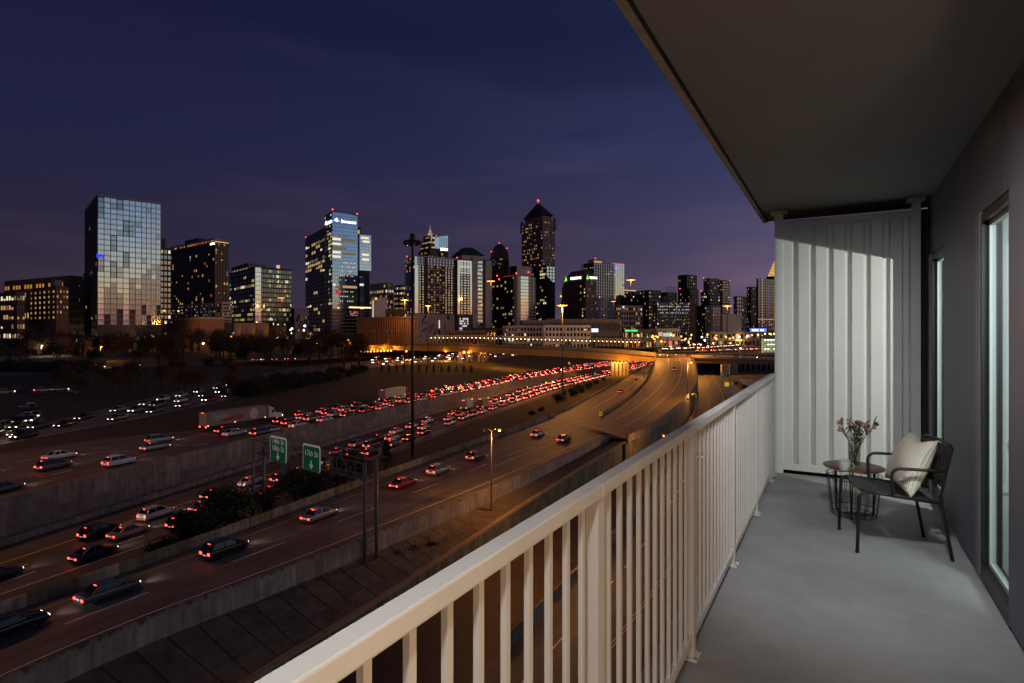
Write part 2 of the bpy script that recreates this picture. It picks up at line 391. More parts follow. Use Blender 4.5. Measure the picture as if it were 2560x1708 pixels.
# added fill lights, dressed as downlights in the soffit, to brighten the balcony
def fill_downlight(lab, x, y, power, col, aim, size):
    t = thing('added_soffit_light', (x, y, 2.745), lab, 'lamp')
    b = MB(); b.lathe([(.045,.0),(.06,-.004),(.062,.0)], 20, M_white); b.build('trim_ring', None, t)
    b = MB(); b.lathe([(.001,-.001),(.044,-.001)], 20, emat('fill_light_lens', (1,.97,.92), 6)); b.build('lens', None, t)
    l = bpy.data.lights.new('fill_downlight', 'SPOT'); l.energy = power; l.color = col; l.shadow_soft_size = .09; l.spot_size = R(size); l.spot_blend = 1
    o = bpy.data.objects.new('fill_downlight', l); C.objects.link(o); o.location = (x, y, 2.70); o.rotation_euler = (Vector(aim)-Vector((x, y, 2.70))).to_track_quat('-Z', 'Y').to_euler()
fill_downlight('added fill light in the soffit above the railing bend, tilted to the far end', .12, 2.2, 195, (.98,.99,1), (.26, 5.2, .15), 86)
fill_downlight('added fill light in the soffit right above the camera', -.1, -.2, 105, (1,.96,.93), (-.3, .4, 0), 120)
# ---- white railing
t = thing('balcony_railing', (-.58, 0, 0), 'white painted metal railing with flat top rail and slim balusters', 'railing')
RX0, RX1 = -.020, .024
def rb(nm, x0, x1, y0, y1, z0, z1, bev=0.):
    b = MB(); b.box(x0, x1, y0, y1, z0, z1); o = b.build(nm, M_white, t)
    if bev:
        bm = bmesh.new(); bm.from_mesh(o.data); bmesh.ops.bevel(bm, geom=bm.edges[:], offset=bev, segments=2, profile=.6, affect='EDGES'); bm.to_mesh(o.data); bm.free()
    return o
for ya, yb in ((-2.5, -.8905), (-.8895, 1.4995), (1.5005, 3.8795), (3.8805, 6.56)): rb('top_rail', RX0, RX1, ya, yb, 1.016, 1.053, .004)
rb('bottom_rail', -.012, .014, -2.5, 6.555, .070, .108, .003)
posts = [1.50+1.19*k for k in range(-3, 5)]
pm = bm_ = None
proto_post = None
b = MB(); b.box(-.017, .019, -.025, .025, .0005, 1.0155); pme = b.mesh('post', M_white)
b = MB(); b.box(-.0066, .0066, -.0085, .0085, .1085, 1.0155); bme = b.mesh('baluster', M_white)
b = MB(); b.box(-.035, .037, -.045, .045, .0005, .012); fme = b.mesh('foot_plate', M_white)
ys = posts+[6.53]
b = MB(); b.lathe([(.006, 0), (.006, .006), (.001, .007)], 6, M_bolt, smooth=False); bolt_me = b.mesh('bolt')
for i, y in enumerate(ys):
    o = obj('post', pme, t); o.location = (0, y, 0)
    q = obj('foot_plate', fme, o)
    for bx, by in ((.03, -.036), (.03, .036), (-.028, -.036), (-.028, .036)):
        q = obj('bolt', bolt_me, o); q.location = (bx, by, .012)
    if i+1 < len(ys):
        n = round((ys[i+1]-y)/.0985)
        for j in range(1, n):
            o = obj('baluster', bme, t); o.location = (.002, y+(ys[i+1]-y)*j/n, 0)
# ---- white end screen
YP = 6.69
t = thing('privacy_screen', (0, YP, 0), 'white ribbed metal privacy screen closing the far end of the balcony', 'screen')
def sb(nm, x0, x1, y0, y1, z0, z1, bev=.003, m=M_white, p=None):
    b = MB(); b.box(x0, x1, y0, y1, z0, z1); o = b.build(nm, m, p or t)
    if bev:
        bm = bmesh.new(); bm.from_mesh(o.data); bmesh.ops.bevel(bm, geom=bm.edges[:], offset=bev, segments=2, profile=.6, affect='EDGES'); bm.to_mesh(o.data); bm.free()
    return o
for x0, x1 in ((-.575, -.494), (.617, .690)):
    p = sb('post', x0, x1, -.02, .05, .001, 2.715)
    sb('mounting_plate', x0-.035, x1+.035, -.05, .08, 2.7155, 2.7485, .002, M_white, p)
sb('top_rail', -.4935, .6165, -.012, .04, 2.575, 2.645)
sb('bottom_rail', -.4935, .6165, -.012, .04, .042, .112)
sb('backing_sheet', -.4935, .6165, .026, .034, .113, 2.574, 0)
# raised boards with sloping flanks
edges = [-.4935]
for k in range(7):
    a = -.412+.1594*k; edges += [a, a+.064]
edges.append(.6165)
for k in range(0, len(edges), 2):
    x0, x1 = edges[k], edges[k+1]; s = .011
    xa, xb = (x0 if k == 0 else x0), (x1 if k+2 >= len(edges) else x1)
    A = [(xa, -.0105, .113), (xb, -.0105, .113), (xb+s, .0255, .113), (xa-s, .0255, .113)]
    b = MB(); b.hull(A, [(x, y, 2.574) for x, y, z in A]); b.build('board', M_white, t)
t = thing('apartment_building', (5, -10, -32), 'dark apartment building that carries the balcony', 'building')
for z0, z1 in ((0, 31.75), (35, 47)):
    b = MB(); b.box(-4.25, 18, -24, 17.3, z0, z1); b.build('facade', M_clad, t)
# dark neighbour wall seen in the slits beside the screen
t = thing('neighbour_wall', (0, 7.3, 0), 'dark brown wall of the neighbouring balcony seen past the end screen', 'wall')
b = MB(); b.box(-.62, 1.3, 0, .2, -.2, 2.749); b.build('wall_face', mat('brown_wall', (.05,.036,.03), .8), t)
# ================================================================== chair, cushion, side table, cup, vase, flowers
M_blk = mat('black_powder_coat', (.016,.015,.015), .42)
M_cord = mat('dark_woven_cord', (.045,.040,.038), .6, var=.25, vs_=60)
CHX, CHY = .33, 4.80
ang = math.atan2(-.222, -.975)                        # chair local +x = the way it faces, local +y = camera-far side
t = thing('lounge_chair', (CHX, CHY, 0), 'low black metal lounge chair with woven seat and bent tube arms', 'chair', ang)
# local frame: x = forward, y = -u (towards the screen)
def arc(c, r, a0, a1, ax, n=6):
    o = []
    for i in range(n+1):
        a = a0+(a1-a0)*i/n; o.append((c[0]+r*math.cos(a), c[1], c[2]+r*math.sin(a)))
    return o
SW = .235
tr = .0105
for s in (-1, 1):
    y = s*SW
    # front leg rises, bends back into the seat side rail
    pts = [(.272, y, 0.0), (.262, y, .36)]+[(.262-.045+.045*math.cos(a), y, .36+.045*math.sin(a)) for a in [R(q) for q in (25, 50, 75, 90)]]
    b = MB(); b.tube(pts, tr, 8, M_blk); b.tube([(.272, y, .0), (.2717, y, .014)], .0125, 8, M_blk); b.build('front_leg', None, t)
    b = MB(); b.tube([(.217, y, .405), (.10, y, .398), (-.21, y, .365)], tr, 8, M_blk); b.build('seat_rail', None, t)
    # back leg runs up into the back post
    b = MB(); b.tube([(-.272, y, 0), (-.215, y, .33), (-.205, y, .40), (-.232, y, .56), (-.262, y, .70), (-.268, y, .722)], tr, 8, M_blk); b.tube([(-.272, y, 0), (-.269, y, .014)], .0125, 8, M_blk); b.build('rear_leg', None, t)
    ya = s*(SW+.024)
    pts = [(.07, ya-.012*s, .392), (.074, ya, .42), (.078, ya, .53)]+[(.078-.05+.05*math.cos(a), ya, .53+.05*math.sin(a)) for a in [R(q) for q in (22, 45, 68, 90)]]+[(-.10, ya, .580), (-.236, ya-.012*s, .580)]
    b = MB(); b.tube(pts, tr, 8, M_blk); b.build('arm', None, t)
b = MB(); b.tube([(.215, -SW, .405), (.222, -SW*.5, .392), (.224, 0, .388), (.222, SW*.5, .392), (.215, SW, .405)], tr, 8, M_blk); b.build('front_rail', None, t)
b = MB(); b.tube([(-.268, -SW, .722), (-.275, -SW*.8, .738), (-.287, 0, .742), (-.275, SW*.8, .738), (-.268, SW, .722)], tr, 8, M_blk); b.build('top_rail', None, t)
# woven seat: straps across, cords lengthwise, an open slot where the weave parts
b = MB()
def seat_z(x, y):
    return .405-.040*max(0, (.217-x))/.43-.014*(1-(y/SW)**2)
xs = [.214-.0165*i for i in range(26)]
for x in xs:
    if .055 < x < .088: continue
    pts = [(x, yy, seat_z(x, yy)) for yy in [-SW+.004+(2*SW-.008)*q/6 for q in range(7)]]
    for a, c in zip(pts, pts[1:]): b.bar(a, c, .013, .004, M_cord)
for k in range(22):
    yy = -SW+.02+(2*SW-.04)*k/21
    pts = [(x, yy, seat_z(x, yy)+(.0032 if (i+k) % 2 else -.0032)) for i, x in enumerate(xs)]
    b.tube(pts, .0036, 4, M_cord)
b.build('woven_seat', None, t)
b = MB()
def back_p(z, y):
    x = -.205-.027*(z-.40)/.16 if z < .56 else -.232-.036*(z-.56)/.166
    return (x-.018*(1-(y/SW)**2), y, z)
zs = [.47+.0165*i for i in range(16)]
for z in zs:
    pts = [back_p(z, -SW+(2*SW)*q/6) for q in range(7)]
    for a, c in zip(pts, pts[1:]): b.bar(a, c, .004, .013, M_cord)
for k in range(22):
    yy = -SW+.02+(2*SW-.04)*k/21
    b.tube([(back_p(z, yy)[0]+(.0035 if (i+k) % 2 else -.0035), yy, z) for i, z in enumerate(zs)], .0036, 4, M_cord)
b.build('woven_back', None, t)

# cushion leaning in the chair
def chair_w(f, u, z):
    return Vector((CHX-.975*f+.222*u, CHY-.222*f-.975*u, z))
cor = {(-1,-1): chair_w(-.018, -.215, .415), (1,-1): chair_w(-.045, .205, .372), (-1,1): chair_w(-.185, -.215, .768), (1,1): chair_w(-.205, .20, .766)}
M_pil = bpy.data.materials.new('waffle_cloth'); M_pil.use_nodes = True
q = M_pil.node_tree; pb = q.nodes['Principled BSDF']; pb.inputs['Roughness'].default_value = .9
uv = q.nodes.new('ShaderNodeUVMap'); mpn = q.nodes.new('ShaderNodeMapping'); mpn.inputs['Scale'].default_value = (30, 30, 1); q.links.new(uv.outputs[0], mpn.inputs[0])
br = q.nodes.new('ShaderNodeTexBrick'); br.offset = 0; br.inputs['Scale'].default_value = 1; br.inputs['Mortar Size'].default_value = .27; br.inputs['Mortar Smooth'].default_value = .35
br.inputs['Brick Width'].default_value = 1; br.inputs['Row Height'].default_value = 1
br.inputs['Color1'].default_value = (.52,.42,.20,1); br.inputs['Color2'].default_value = (.60,.50,.28,1); br.inputs['Mortar'].default_value = (.86,.81,.70,1)
q.links.new(mpn.outputs[0], br.inputs[0]); q.links.new(br.outputs[0], pb.inputs['Base Color'])
bp = q.nodes.new('ShaderNodeBump'); bp.inputs['Strength'].default_value = .8; bp.inputs['Distance'].default_value = .004; q.links.new(br.outputs['Fac'], bp.inputs['Height']); q.links.new(bp.outputs[0], pb.inputs['Normal'])
n = 26
bm = bmesh.new(); uvl = bm.loops.layers.uv.new('UVMap')
nrm = (cor[(1,-1)]-cor[(-1,-1)]).cross(cor[(-1,1)]-cor[(-1,-1)]).normalized()
grid = {}
for side in (1, -1):
    for i in range(n+1):
        for j in range(n+1):
            if side == -1 and (i in (0, n) or j in (0, n)): grid[(side,i,j)] = grid[(1,i,j)]; continue
            u, v = -1+2*i/n, -1+2*j/n
            pin = .045*(1-v*v)*abs(u)**6; pin2 = .045*(1-u*u)*abs(v)**6     # edges drawn in between the corners
            uu = u*(1-.13*(1-v*v)*abs(u)**3); vv = v*(1-.13*(1-u*u)*abs(v)**3)
            if v > 0: vv -= .22*v**2*max(0, 1-abs(u-.1)*1.5)                    # the karate-chop dent in the top edge
            a = cor[(-1,-1)].lerp(cor[(1,-1)], (uu+1)/2); c = cor[(-1,1)].lerp(cor[(1,1)], (uu+1)/2); p = a.lerp(c, (vv+1)/2)
            h = .085*((1-u*u)*(1-v*v))**.5 * (1-.25*max(0, v)*max(0, 1-abs(u)*1.6))
            h += .006*math.sin(5*u+3*v)*(1-u*u)*(1-v*v)
            grid[(side,i,j)] = bm.verts.new(p+nrm*h*side)
for side in (1, -1):
    for i in range(n):
        for j in range(n):
            idx = [(i,j),(i+1,j),(i+1,j+1),(i,j+1)]
            f = bm.faces.new([grid[(side,)+k] for k in (idx if side == 1 else idx[::-1])]); f.smooth = True
            for lp, k in zip(f.loops, idx if side == 1 else idx[::-1]): lp[uvl].uv = (k[0]/n, k[1]/n)
me = bpy.data.meshes.new('cushion'); bm.to_mesh(me); bm.free(); me.materials.append(M_pil)
cu = obj('cushion', me)
tag(cu, 'square cream cushion with a waffle dot weave leaning in the black chair', 'cushion')

# side table
TX, TY, TZ = .115, 5.42, .395
t = thing('side_table', (TX, TY, 0), 'round wooden side table on a black wire basket base', 'table')
b = MB(); b.lathe([(0.0005, TZ-.016), (.19, TZ-.016), (.212, TZ-.011), (.22, TZ-.004), (.219, TZ), (.0005, TZ)], 48, None); 
M_wood = mat('walnut_veneer', (.19,.095,.058), .45, var=.25, vs_=9)
b.build('table_top', M_wood, t)
wr = .0028
def ring(z, r, n=36): return [(r*math.cos(2*math.pi*k/n), r*math.sin(2*math.pi*k/n), z) for k in range(n)]
for z, r in ((.305, .192), (.33, .197), (.012, .160), (.055, .168)):
    b = MB(); b.tube(ring(z, r), wr, 5, M_blk, closed=True); b.build('hoop', None, t)
for k in range(16):
    a = 2*math.pi*k/16+.08
    for da in (-.035, .035):
        b = MB(); b.tube([(.197*math.cos(a+da), .197*math.sin(a+da), .332), (.192*math.cos(a+da), .192*math.sin(a+da), .30), (.160*math.cos(a+da), .160*math.sin(a+da), .012), (.01*math.cos(a+da), .01*math.sin(a+da), .010)], .0019, 4, M_blk); b.build('wire', None, t)
for k in range(3):
    a = 2*math.pi*k/3+2.5
    for da in (-.07, .07):
        b = MB(); b.tube([(.16*math.cos(a+da), .16*math.sin(a+da), TZ-.017), (.148*math.cos(a), .148*math.sin(a), .0)], .0062, 6, M_blk); b.build('leg', None, t)

# cup
cp = PZ(2111, 4.52, TZ); 
t = thing('cup', (cp.x, cp.y, TZ+.0005), 'small white speckled cup with a loop handle on the side table', 'cup', R(-20))
M_cup = mat('white_glazed_stoneware', (.58,.59,.58), .3, var=.05, vs_=60)
b = MB(); b.lathe([(.0003, 0), (.030, 0), (.036, .006), (.0415, .03), (.043, .078), (.0425, .080), (.0405, .079), (.039, .03), (.033, .009), (.0003, .008)], 28, M_cup); b.build('bowl', None, t)
b = MB(); b.tube([(.042+.0, 0, .062), (.056, 0, .066), (.068, 0, .055), (.068, 0, .036), (.056, 0, .024), (.041, 0, .024)], .0042, 6, M_cup); b.build('handle', None, t)
b = MB(); b.lathe([(.0428, .0795), (.0432, .0805), (.0420, .0815), (.0404, .0800)], 28, mat('brown_glaze_rim', (.10,.075,.06), .4)); b.build('rim', None, t)
# vase and peonies
vp = PZ(2136, 4.68, TZ)
t = thing('vase', (vp.x, vp.y, TZ+.0005), 'clear glass tumbler vase holding the flowers on the side table', 'vase')
M_vg = thin_glass('vase_glass', (.86,.90,.87))
b = MB(); b.lathe([(.0003, 0), (.036, 0), (.038, .004), (.0455, .17), (.0435, .17), (.0365, .006), (.0003, .006)], 28, M_vg); b.build('glass', None, t)
b = MB(); b.lathe([(.0003, .0065), (.0360, .0065), (.0412, .11), (.0003, .11)], 24, thin_glass('vase_water', (.80,.82,.70))); b.build('water', None, t)
t = thing('flower_bouquet', (vp.x, vp.y, TZ+.012), 'loose bunch of pink peony buds with dark green leaves in the glass vase', 'flowers')
M_stem = mat('peony_stem', (.13,.15,.05), .6); M_leaf = mat('peony_leaf', (.11,.165,.06), .55, var=.35, vs_=20); M_sep = mat('bud_sepal', (.10,.13,.05), .6)
M_pet = mat('pink_petal', (.66,.33,.32), .6, var=.35, vs_=40); M_pet2 = mat('deep_pink_petal', (.58,.20,.22), .6, var=.3, vs_=40)
r2 = random.Random(4)
# heads by photo position: (px, py, extra depth, radius)
heads = [(2101,1060,.0,.018),(2102,1077,-.04,.017),(2123,1053,.03,.015),(2136,1066,-.03,.013),(2147,1059,.05,.016),(2153,1063,-.02,.018),(2158,1069,-.06,.019),(2167,1068,.03,.016),(2169,1079,-.07,.018),(2188,1063,.02,.017),(2183,1071,-.01,.014),(2141,1062,.07,.014)]
o0 = Vector((vp.x, vp.y, TZ+.012))
def leaf(b, p, d, L, wdt, up):
    d = d.normalized(); s = d.cross(up).normalized(); pts = []
    mid = [p+d*L*f+up*(L*.25*math.sin(f*2.4)) for f in (0, .25, .55, .8, 1)]
    ww = [.08, .8, 1, .6, .04]
    for i in range(4):
        a, c = mid[i], mid[i+1]
        b.face([a-s*wdt*ww[i]/2, a-up*wdt*.12*ww[i], c-up*wdt*.12*ww[i+1], c-s*wdt*ww[i+1]/2], M_leaf, True)
        b.face([a-up*wdt*.12*ww[i], a+s*wdt*ww[i]/2, c+s*wdt*ww[i+1]/2, c-up*wdt*.12*ww[i+1]], M_leaf, True)
for i, (px, py, dd, rr) in enumerate(heads):
    Z = 4.68+dd; h = PZ(px, Z, zat(py, Z))-o0
    base = Vector((r2.uniform(-.022,.022), r2.uniform(-.022,.022), 0)); base -= Vector((h.x, h.y, 0))*.10
    lip = Vector((h.x*.17, h.y*.17, .155)); 
    m1 = lip.lerp(h, .55)+Vector((0, 0, .02))
    pts = []
    for k in range(9):
        f = k/8
        a = base.lerp(lip, f); c = lip.lerp(m1, f); e = m1.lerp(h, f)
        pts.append((a.lerp(c, f)).lerp(c.lerp(e, f), f))
    b = MB(); b.tube(pts, .0026, 5, M_stem); st = b.build('stem', None, t)
    b = MB(); d = (pts[-1]-pts[-2]).normalized(); rot = d.to_track_quat('Z', 'Y').to_matrix().to_4x4(); T = Matrix.Translation(pts[-1]) @ rot
    nb = len(b.v); b.lathe([(.001, -.004), (rr*.7, rr*.1), (rr*.98, rr*.65), (rr*.9, rr*1.15), (rr*.5, rr*1.6), (.001, rr*1.7)], 9, M_pet if i % 3 else M_pet2)
    for k in range(6):      # loosening outer petals
        a = k*1.05+i; b.face([(rr*.6*math.cos(a-.5), rr*.6*math.sin(a-.5), rr*.1), (rr*.6*math.cos(a+.5), rr*.6*math.sin(a+.5), rr*.1), (rr*1.18*math.cos(a+.35), rr*1.18*math.sin(a+.35), rr*1.1), (rr*.95*math.cos(a), rr*.95*math.sin(a), rr*1.55), (rr*1.18*math.cos(a-.35), rr*1.18*math.sin(a-.35), rr*1.1)], M_pet)
    for k in range(4):
        a = k*1.57+i*.7; b.face([(rr*.3*math.cos(a-.6), rr*.3*math.sin(a-.6), -.003), (rr*.3*math.cos(a+.6), rr*.3*math.sin(a+.6), -.003), (rr*1.1*math.cos(a+.3), rr*1.1*math.sin(a+.3), rr*.4), (rr*1.35*math.cos(a), rr*1.35*math.sin(a), rr*1.3), (rr*1.1*math.cos(a-.3), rr*1.1*math.sin(a-.3), rr*.4)], M_sep)
    b.v[nb:] = [tuple(T @ Vector(q)) for q in b.v[nb:]]
    b.build('bud', None, t)
    for k in range(5):
        f = (3.2+k*1.05)/8; j = min(7, int(f*8)); p = pts[j]
        dd_ = Vector((r2.uniform(-1,1), r2.uniform(-1,1), r2.uniform(.1,1.1))); b = MB(); leaf(b, p, dd_, r2.uniform(.05,.10), r2.uniform(.014,.024), Vector((r2.uniform(-.2,.2), r2.uniform(-.2,.2), 1)).normalized()); b.build('leaf', None, t)
# ================================================================== ground, roads, walls, overpass
def asphalt(name, c, var=.3, scale=.25, streak=.0):
    return mat(name, c, .62, var=var, vs_=scale, bump=.15)
M_asph = worn(asphalt('worn_asphalt', (.10,.088,.086)))
M_asph2 = worn(asphalt('old_asphalt', (.125,.108,.105)))
M_conc_road = worn(asphalt('worn_concrete_road', (.13,.11,.095), .18))
M_grass = mat('dry_winter_grass', (.05,.042,.024), .95, var=.5, vs_=.35, bump=.4)
M_dirt = mat('dark_ground', (.035,.031,.026), .95, var=.4, vs_=.08)
M_mark = mat('road_paint_white', (.80,.78,.74), .7, var=.22, vs_=1.2)
M_yel = mat('road_paint_yellow', (.72,.46,.06), .7, var=.25, vs_=1.2)
M_wall = drips(mat('weathered_concrete', (.27,.235,.19), .88, var=.38, vs_=.45, bump=.3))
M_wall2 = drips(mat('stained_panel_concrete', (.22,.185,.165), .9, var=.35, vs_=.6, bump=.3), .35)
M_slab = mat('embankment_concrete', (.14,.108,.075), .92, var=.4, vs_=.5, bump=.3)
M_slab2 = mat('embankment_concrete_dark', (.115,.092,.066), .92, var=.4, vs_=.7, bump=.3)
M_moss = drips(mat('mossy_concrete', (.16,.155,.095), .92, var=.45, vs_=.5, bump=.3))
M_steel = mat('galvanised_steel', (.20,.20,.21), .5, .6)
M_dark = mat('dark_painted_steel', (.03,.03,.032), .5, .3)

o = obj('ground', (lambda b: (b.face([(-7000,-3000,EYE-34),(7000,-3000,EYE-34),(7000,8000,EYE-34),(-7000,8000,EYE-34)]), b.mesh('ground', M_dirt))[1])(MB()), None, 'structure')

# --- lines on the ground, picked where the photograph shows them (column, row, metres below the eye)
W_base = Path(poly([(-420,1490,26),(29,1350,26),(400,1236,26),(640,1161,26),(879,1092,26),(1029,1048,26),(1100,1028,26),(1200,1000,26),(1300,968,26),(1400,947,26),(1500,928,26),(1570,914,26),(1640,902,26)]))
L_near = Path(poly([(-420,1660,26),(0,1500,26),(400,1375,26),(620,1296,26),(800,1215,26),(974,1140,26),(1100,1087,26),(1253,1030,26),(1400,981,26),(1526,945,26),(1600,925,26),(1660,906,26)]))
hw = [(0,5.6),(.12,5.6),(.3,4.6),(.45,3.5),(.6,2.8),(.75,2.0),(.9,1.0),(1,.6)]
def lerp_tab(tab, f):
    for (a, x), (c, y) in zip(tab, tab[1:]):
        if f <= c: return x+(y-x)*(f-a)/(c-a)
    return tab[-1][1]
U_near = Path([Vector((p.x, p.y, p.z+lerp_tab(hw, i/79)-.8)) for i, p in enumerate(W_base.p)], smooth=1)
U_far = Path(poly([(-420,1235,20.8),(0,1125,20.9),(250,1095,21),(504,1076,21.2),(656,1054,21.5),(955,1003,22.6),(1155,964,23.2),(1300,937,24),(1400,919,24.8),(1500,905,25.3),(1640,893,25.6)]))
R2_near = Path(poly([(-420,1195,20.5),(0,1110,20.5),(230,1071,20.5),(548,1005,20.3),(620,990,20.2),(760,955,19.8),(934,917,19),(1155,903,18.6),(1300,890,18.2),(1420,882,18)]))
R2_far = Path(poly([(-420,1150,20.4),(0,1083,20.4),(121,1054,20.4),(191,1041,20.4),(389,990,20.2),(612,942,19.5),(760,915,19),(902,895,18.6),(1147,884,18.2),(1300,880,18),(1420,877,17.8)]))
loft(W_base, L_near, M_asph, 'expressway_lower_road', rows=6)
loft(U_far, U_near, M_asph, 'expressway_upper_road', rows=5)
loft(R2_far, R2_near, M_asph2, 'opposite_expressway_road', rows=4)
loft(U_far, R2_near, M_grass, 'grass_verge', rows=4, dz=-.03)

# ramps: barrier line F, retaining wall line D, divider, curving parapet
F_line = Path(poly([(-420,1690,23),(0,1536,23),(298,1435,23),(566,1339,23),(911,1210,23),(1200,1107,23),(1300,1074,23.1),(1387,1042,23.3)]), 70)
Fp = F_line.p[-1]
D_base = Path(poly([(-420,1990,24.4),(137,1708,24.4),(396,1592,24.4),(600,1517,24.5),(700,1476,24.5),(875,1403,24.5),(1100,1308,24.5),(1300,1219,24.5),(1349,1193,24.5),(1420,1156,24.4),(1527,1102,24.2)]))
hd = [(0,2.1),(.7,2.0),(.9,1.6),(1,1.15)]
D_top = Path([Vector((p.x, p.y, p.z+lerp_tab(hd, i/79)-.75)) for i, p in enumerate(D_base.p)], smooth=0)
E_right = Path(D_top.p[::4]+[D_top.p[-1], P(1568,1099,22.7)], 70, 2)
E_left = Path([p for p in F_line.p], 70, 1)
loft(E_left, E_right, M_asph2, 'ramp_road', rows=5)
gore = P(1502,1041,22.6)
par_px = [(1568,1099,22.7),(1642,1062,22.3),(1690,1021,21.6),(1722,989,20.7),(1740,966,19.8),(1743,944,18.6),(1742,924,17.3),(1738,911,16.2),(1730,897,14.4),(1727,891,13.6)]
E2_right = Path(poly(par_px), 60, 3)
E2_left = Path(poly([(1502,1041,22.6),(1530,1026,22.45),(1562,1004,22.1),(1590,981,21.4),(1610,960,20.5),(1624,941,19.2),(1633,925,17.9),(1637,911,16.6),(1638,897,14.9),(1638,888,13.3)]), 60, 3)
loft(E2_left, E2_right, M_conc_road, 'flyover_road', rows=4)
b = MB(); b.face([E_left.p[-1], gore, E_right.p[-1]]); b.face([Fp, gore, P(1562,1004,22.1)]); me = b.mesh('ramp_gore', M_asph2)
for p in me.polygons:
    if p.normal.z < 0: p.flip()
obj('ramp_gore', me, None, 'structure')
E1_left = Path([Fp]+poly([(1419,1027,23.6),(1459,1003,23.9),(1514,974,24.4),(1572,940,25.0),(1612,917,25.3),(1640,904,25.5)]), 60, 2)
E1_right = Path([Vector((p.x, p.y, z)) for p, z in zip([E2_left.at(f) for f in (0,.12,.25,.4,.55,.7,.85,1)], [EYE-h for h in (22.6,22.95,23.5,24.1,24.6,25.0,25.3,25.5)])], 60, 2)
loft(E1_left, E1_right, M_conc_road, 'underpass_ramp_road', rows=3)
# verge between the lower lanes and the ramps
V_top = Path([p+Vector((0,0,-.15)) for p in F_line.p[::3]]+[p+Vector((0,0,-.1)) for p in E1_left.p[3::4]], 80, 2)
loft(L_near, V_top, M_grass, 'shrub_verge', rows=5, dz=-.04)

# coping and the wall above the frontage road
cop = Path(poly([(-300,2330,27.4),(0,2130,27.3),(400,1850,27.2),(665,1672,27),(762,1624-8,26.9),(924,1516,26.7),(1086,1407,26.4),(1176,1350,26.1),(1300,1268,25.5),(1387,1212,25),(1514,1134,24),(1566,1103,23.3)])+[Vector((p.x+.30, p.y-.1, EYE-h)) for p, h in ((E2_right.at(.04), 23.3), (E2_right.at(.14), 23.25))])
# --- retaining walls and barriers, built of their cast panels
def along(path, f0, f1, seg, fn):
    n = max(1, int(path.len*(f1-f0)/seg))
    for i in range(n): fn(i, f0+(f1-f0)*i/n, f0+(f1-f0)*(i+1)/n)
def prism(b, p, q, off0, off1, z0p, z1p, z0q, z1q, m=None, gap=.03):
    """a panel from p to q, thick from off0 to off1 to the right of the walking direction"""
    d = Vector((q.x-p.x, q.y-p.y, 0)); L = d.length; d /= L; nrm = Vector((d.y, -d.x, 0)); a, c = p+d*gap/2, q-d*gap/2
    def pt(v, o, z): return Vector((v.x+nrm.x*o, v.y+nrm.y*o, z))
    b.hull([pt(a,off0,z0p), pt(a,off1,z0p), pt(a,off1,z1p), pt(a,off0,z1p)], [pt(c,off0,z0q), pt(c,off1,z0q), pt(c,off1,z1q), pt(c,off0,z1q)], m)
def wall(name, label, path, hfun, seg, m, thick=.35, below=.6, f0=0, f1=1, part='wall_panel', cap=None, rows=1, foot=None, cat='wall'):
    t = thing(name, path.at((f0+f1)/2), label, cat); T = Vector(t.location)
    rr = random.Random(3)
    def mk(i, a, c):
        p, q = path.at(a)-T, path.at(c)-T
        for r in range(rows):
            b = MB(); j = rr.uniform(0, .05)
            h0, h1 = hfun(a), hfun(c)
            lo = (lambda h: -below if r == 0 else h*r/rows+.02); hi = (lambda h: h*(r+1)/rows)
            prism(b, p, q, -thick/2, thick/2+j, p.z+lo(h0), p.z+hi(h0), q.z+lo(h1), q.z+hi(h1))
            b.build(part, m if not isinstance(m, list) else rr.choice(m), t)
        if cap:
            b = MB(); prism(b, p, q, -thick/2-.06, thick/2+.12, p.z+h0, p.z+h0+cap[0], q.z+h1, q.z+h1+cap[0], gap=.02); b.build('coping', cap[1], t)
        if foot:
            b = MB(); prism(b, p, q, thick/2+.06, thick/2+foot, p.z-.5, p.z+.82, q.z-.5, q.z+.82, gap=.02); b.build('kerb', M_wall, t)
    along(path, f0, f1, seg, mk)
    return t
wall('retaining_wall', 'long stained concrete retaining wall between the upper and lower expressway lanes', W_base, lambda f: lerp_tab(hw, f), 5.2, [M_wall2, M_wall2, mat('stained_panel_dark', (.16,.14,.13), .9, var=.35, vs_=.6)], rows=2, f1=.985, foot=1.1)
wall('concrete_barrier', 'long pale concrete barrier on the shrub side of the ramp road', F_line, lambda f: 1.05, 3.6, [M_wall, M_moss], thick=.3, below=.4, part='barrier_block')
wall('concrete_barrier', 'curved concrete barrier along the left edge of the underpass ramp', E1_left, lambda f: .8, 5, M_wall, thick=.3, below=.4, part='barrier_block', f0=.03)
wall('retaining_wall', 'low pale retaining wall with dark drips above the paved embankment', D_base, lambda f: lerp_tab(hd, f), 4.2, [drips(mat('fringed_concrete', (.29,.24,.20), .9, var=.3, vs_=.5), .3, (2.05, .12)), drips(mat('pale_fringed_concrete', (.33,.28,.23), .9, var=.3, vs_=.5), .3, (2.05, .12))], thick=.4, below=.5)
wall('ramp_divider', 'dark concrete divider wall rising between the two ramp roads', E1_right, lambda f: E2_left.at(f).z-E1_right.at(f).z+.85, 6, M_moss, thick=.35, below=.3, part='divider_block')
wall('flyover_parapet', 'curving concrete parapet wall on the outer side of the flyover', Path([Vector((p.x, p.y, p.z-.6)) for p in E2_right.p], 60, 0), lambda f: 1.55, 4.5, M_wall, thick=.35, below=.2, part='parapet_panel')
cw_t = wall('embankment_wall', 'mossy retaining wall with an orange lit coping below the embankment', cop, lambda f: -.02, 4.0, M_moss, thick=.5, below=6.2, cap=(.28, mat('coping_concrete', (.30,.22,.13), .9, var=.3, vs_=.5)))
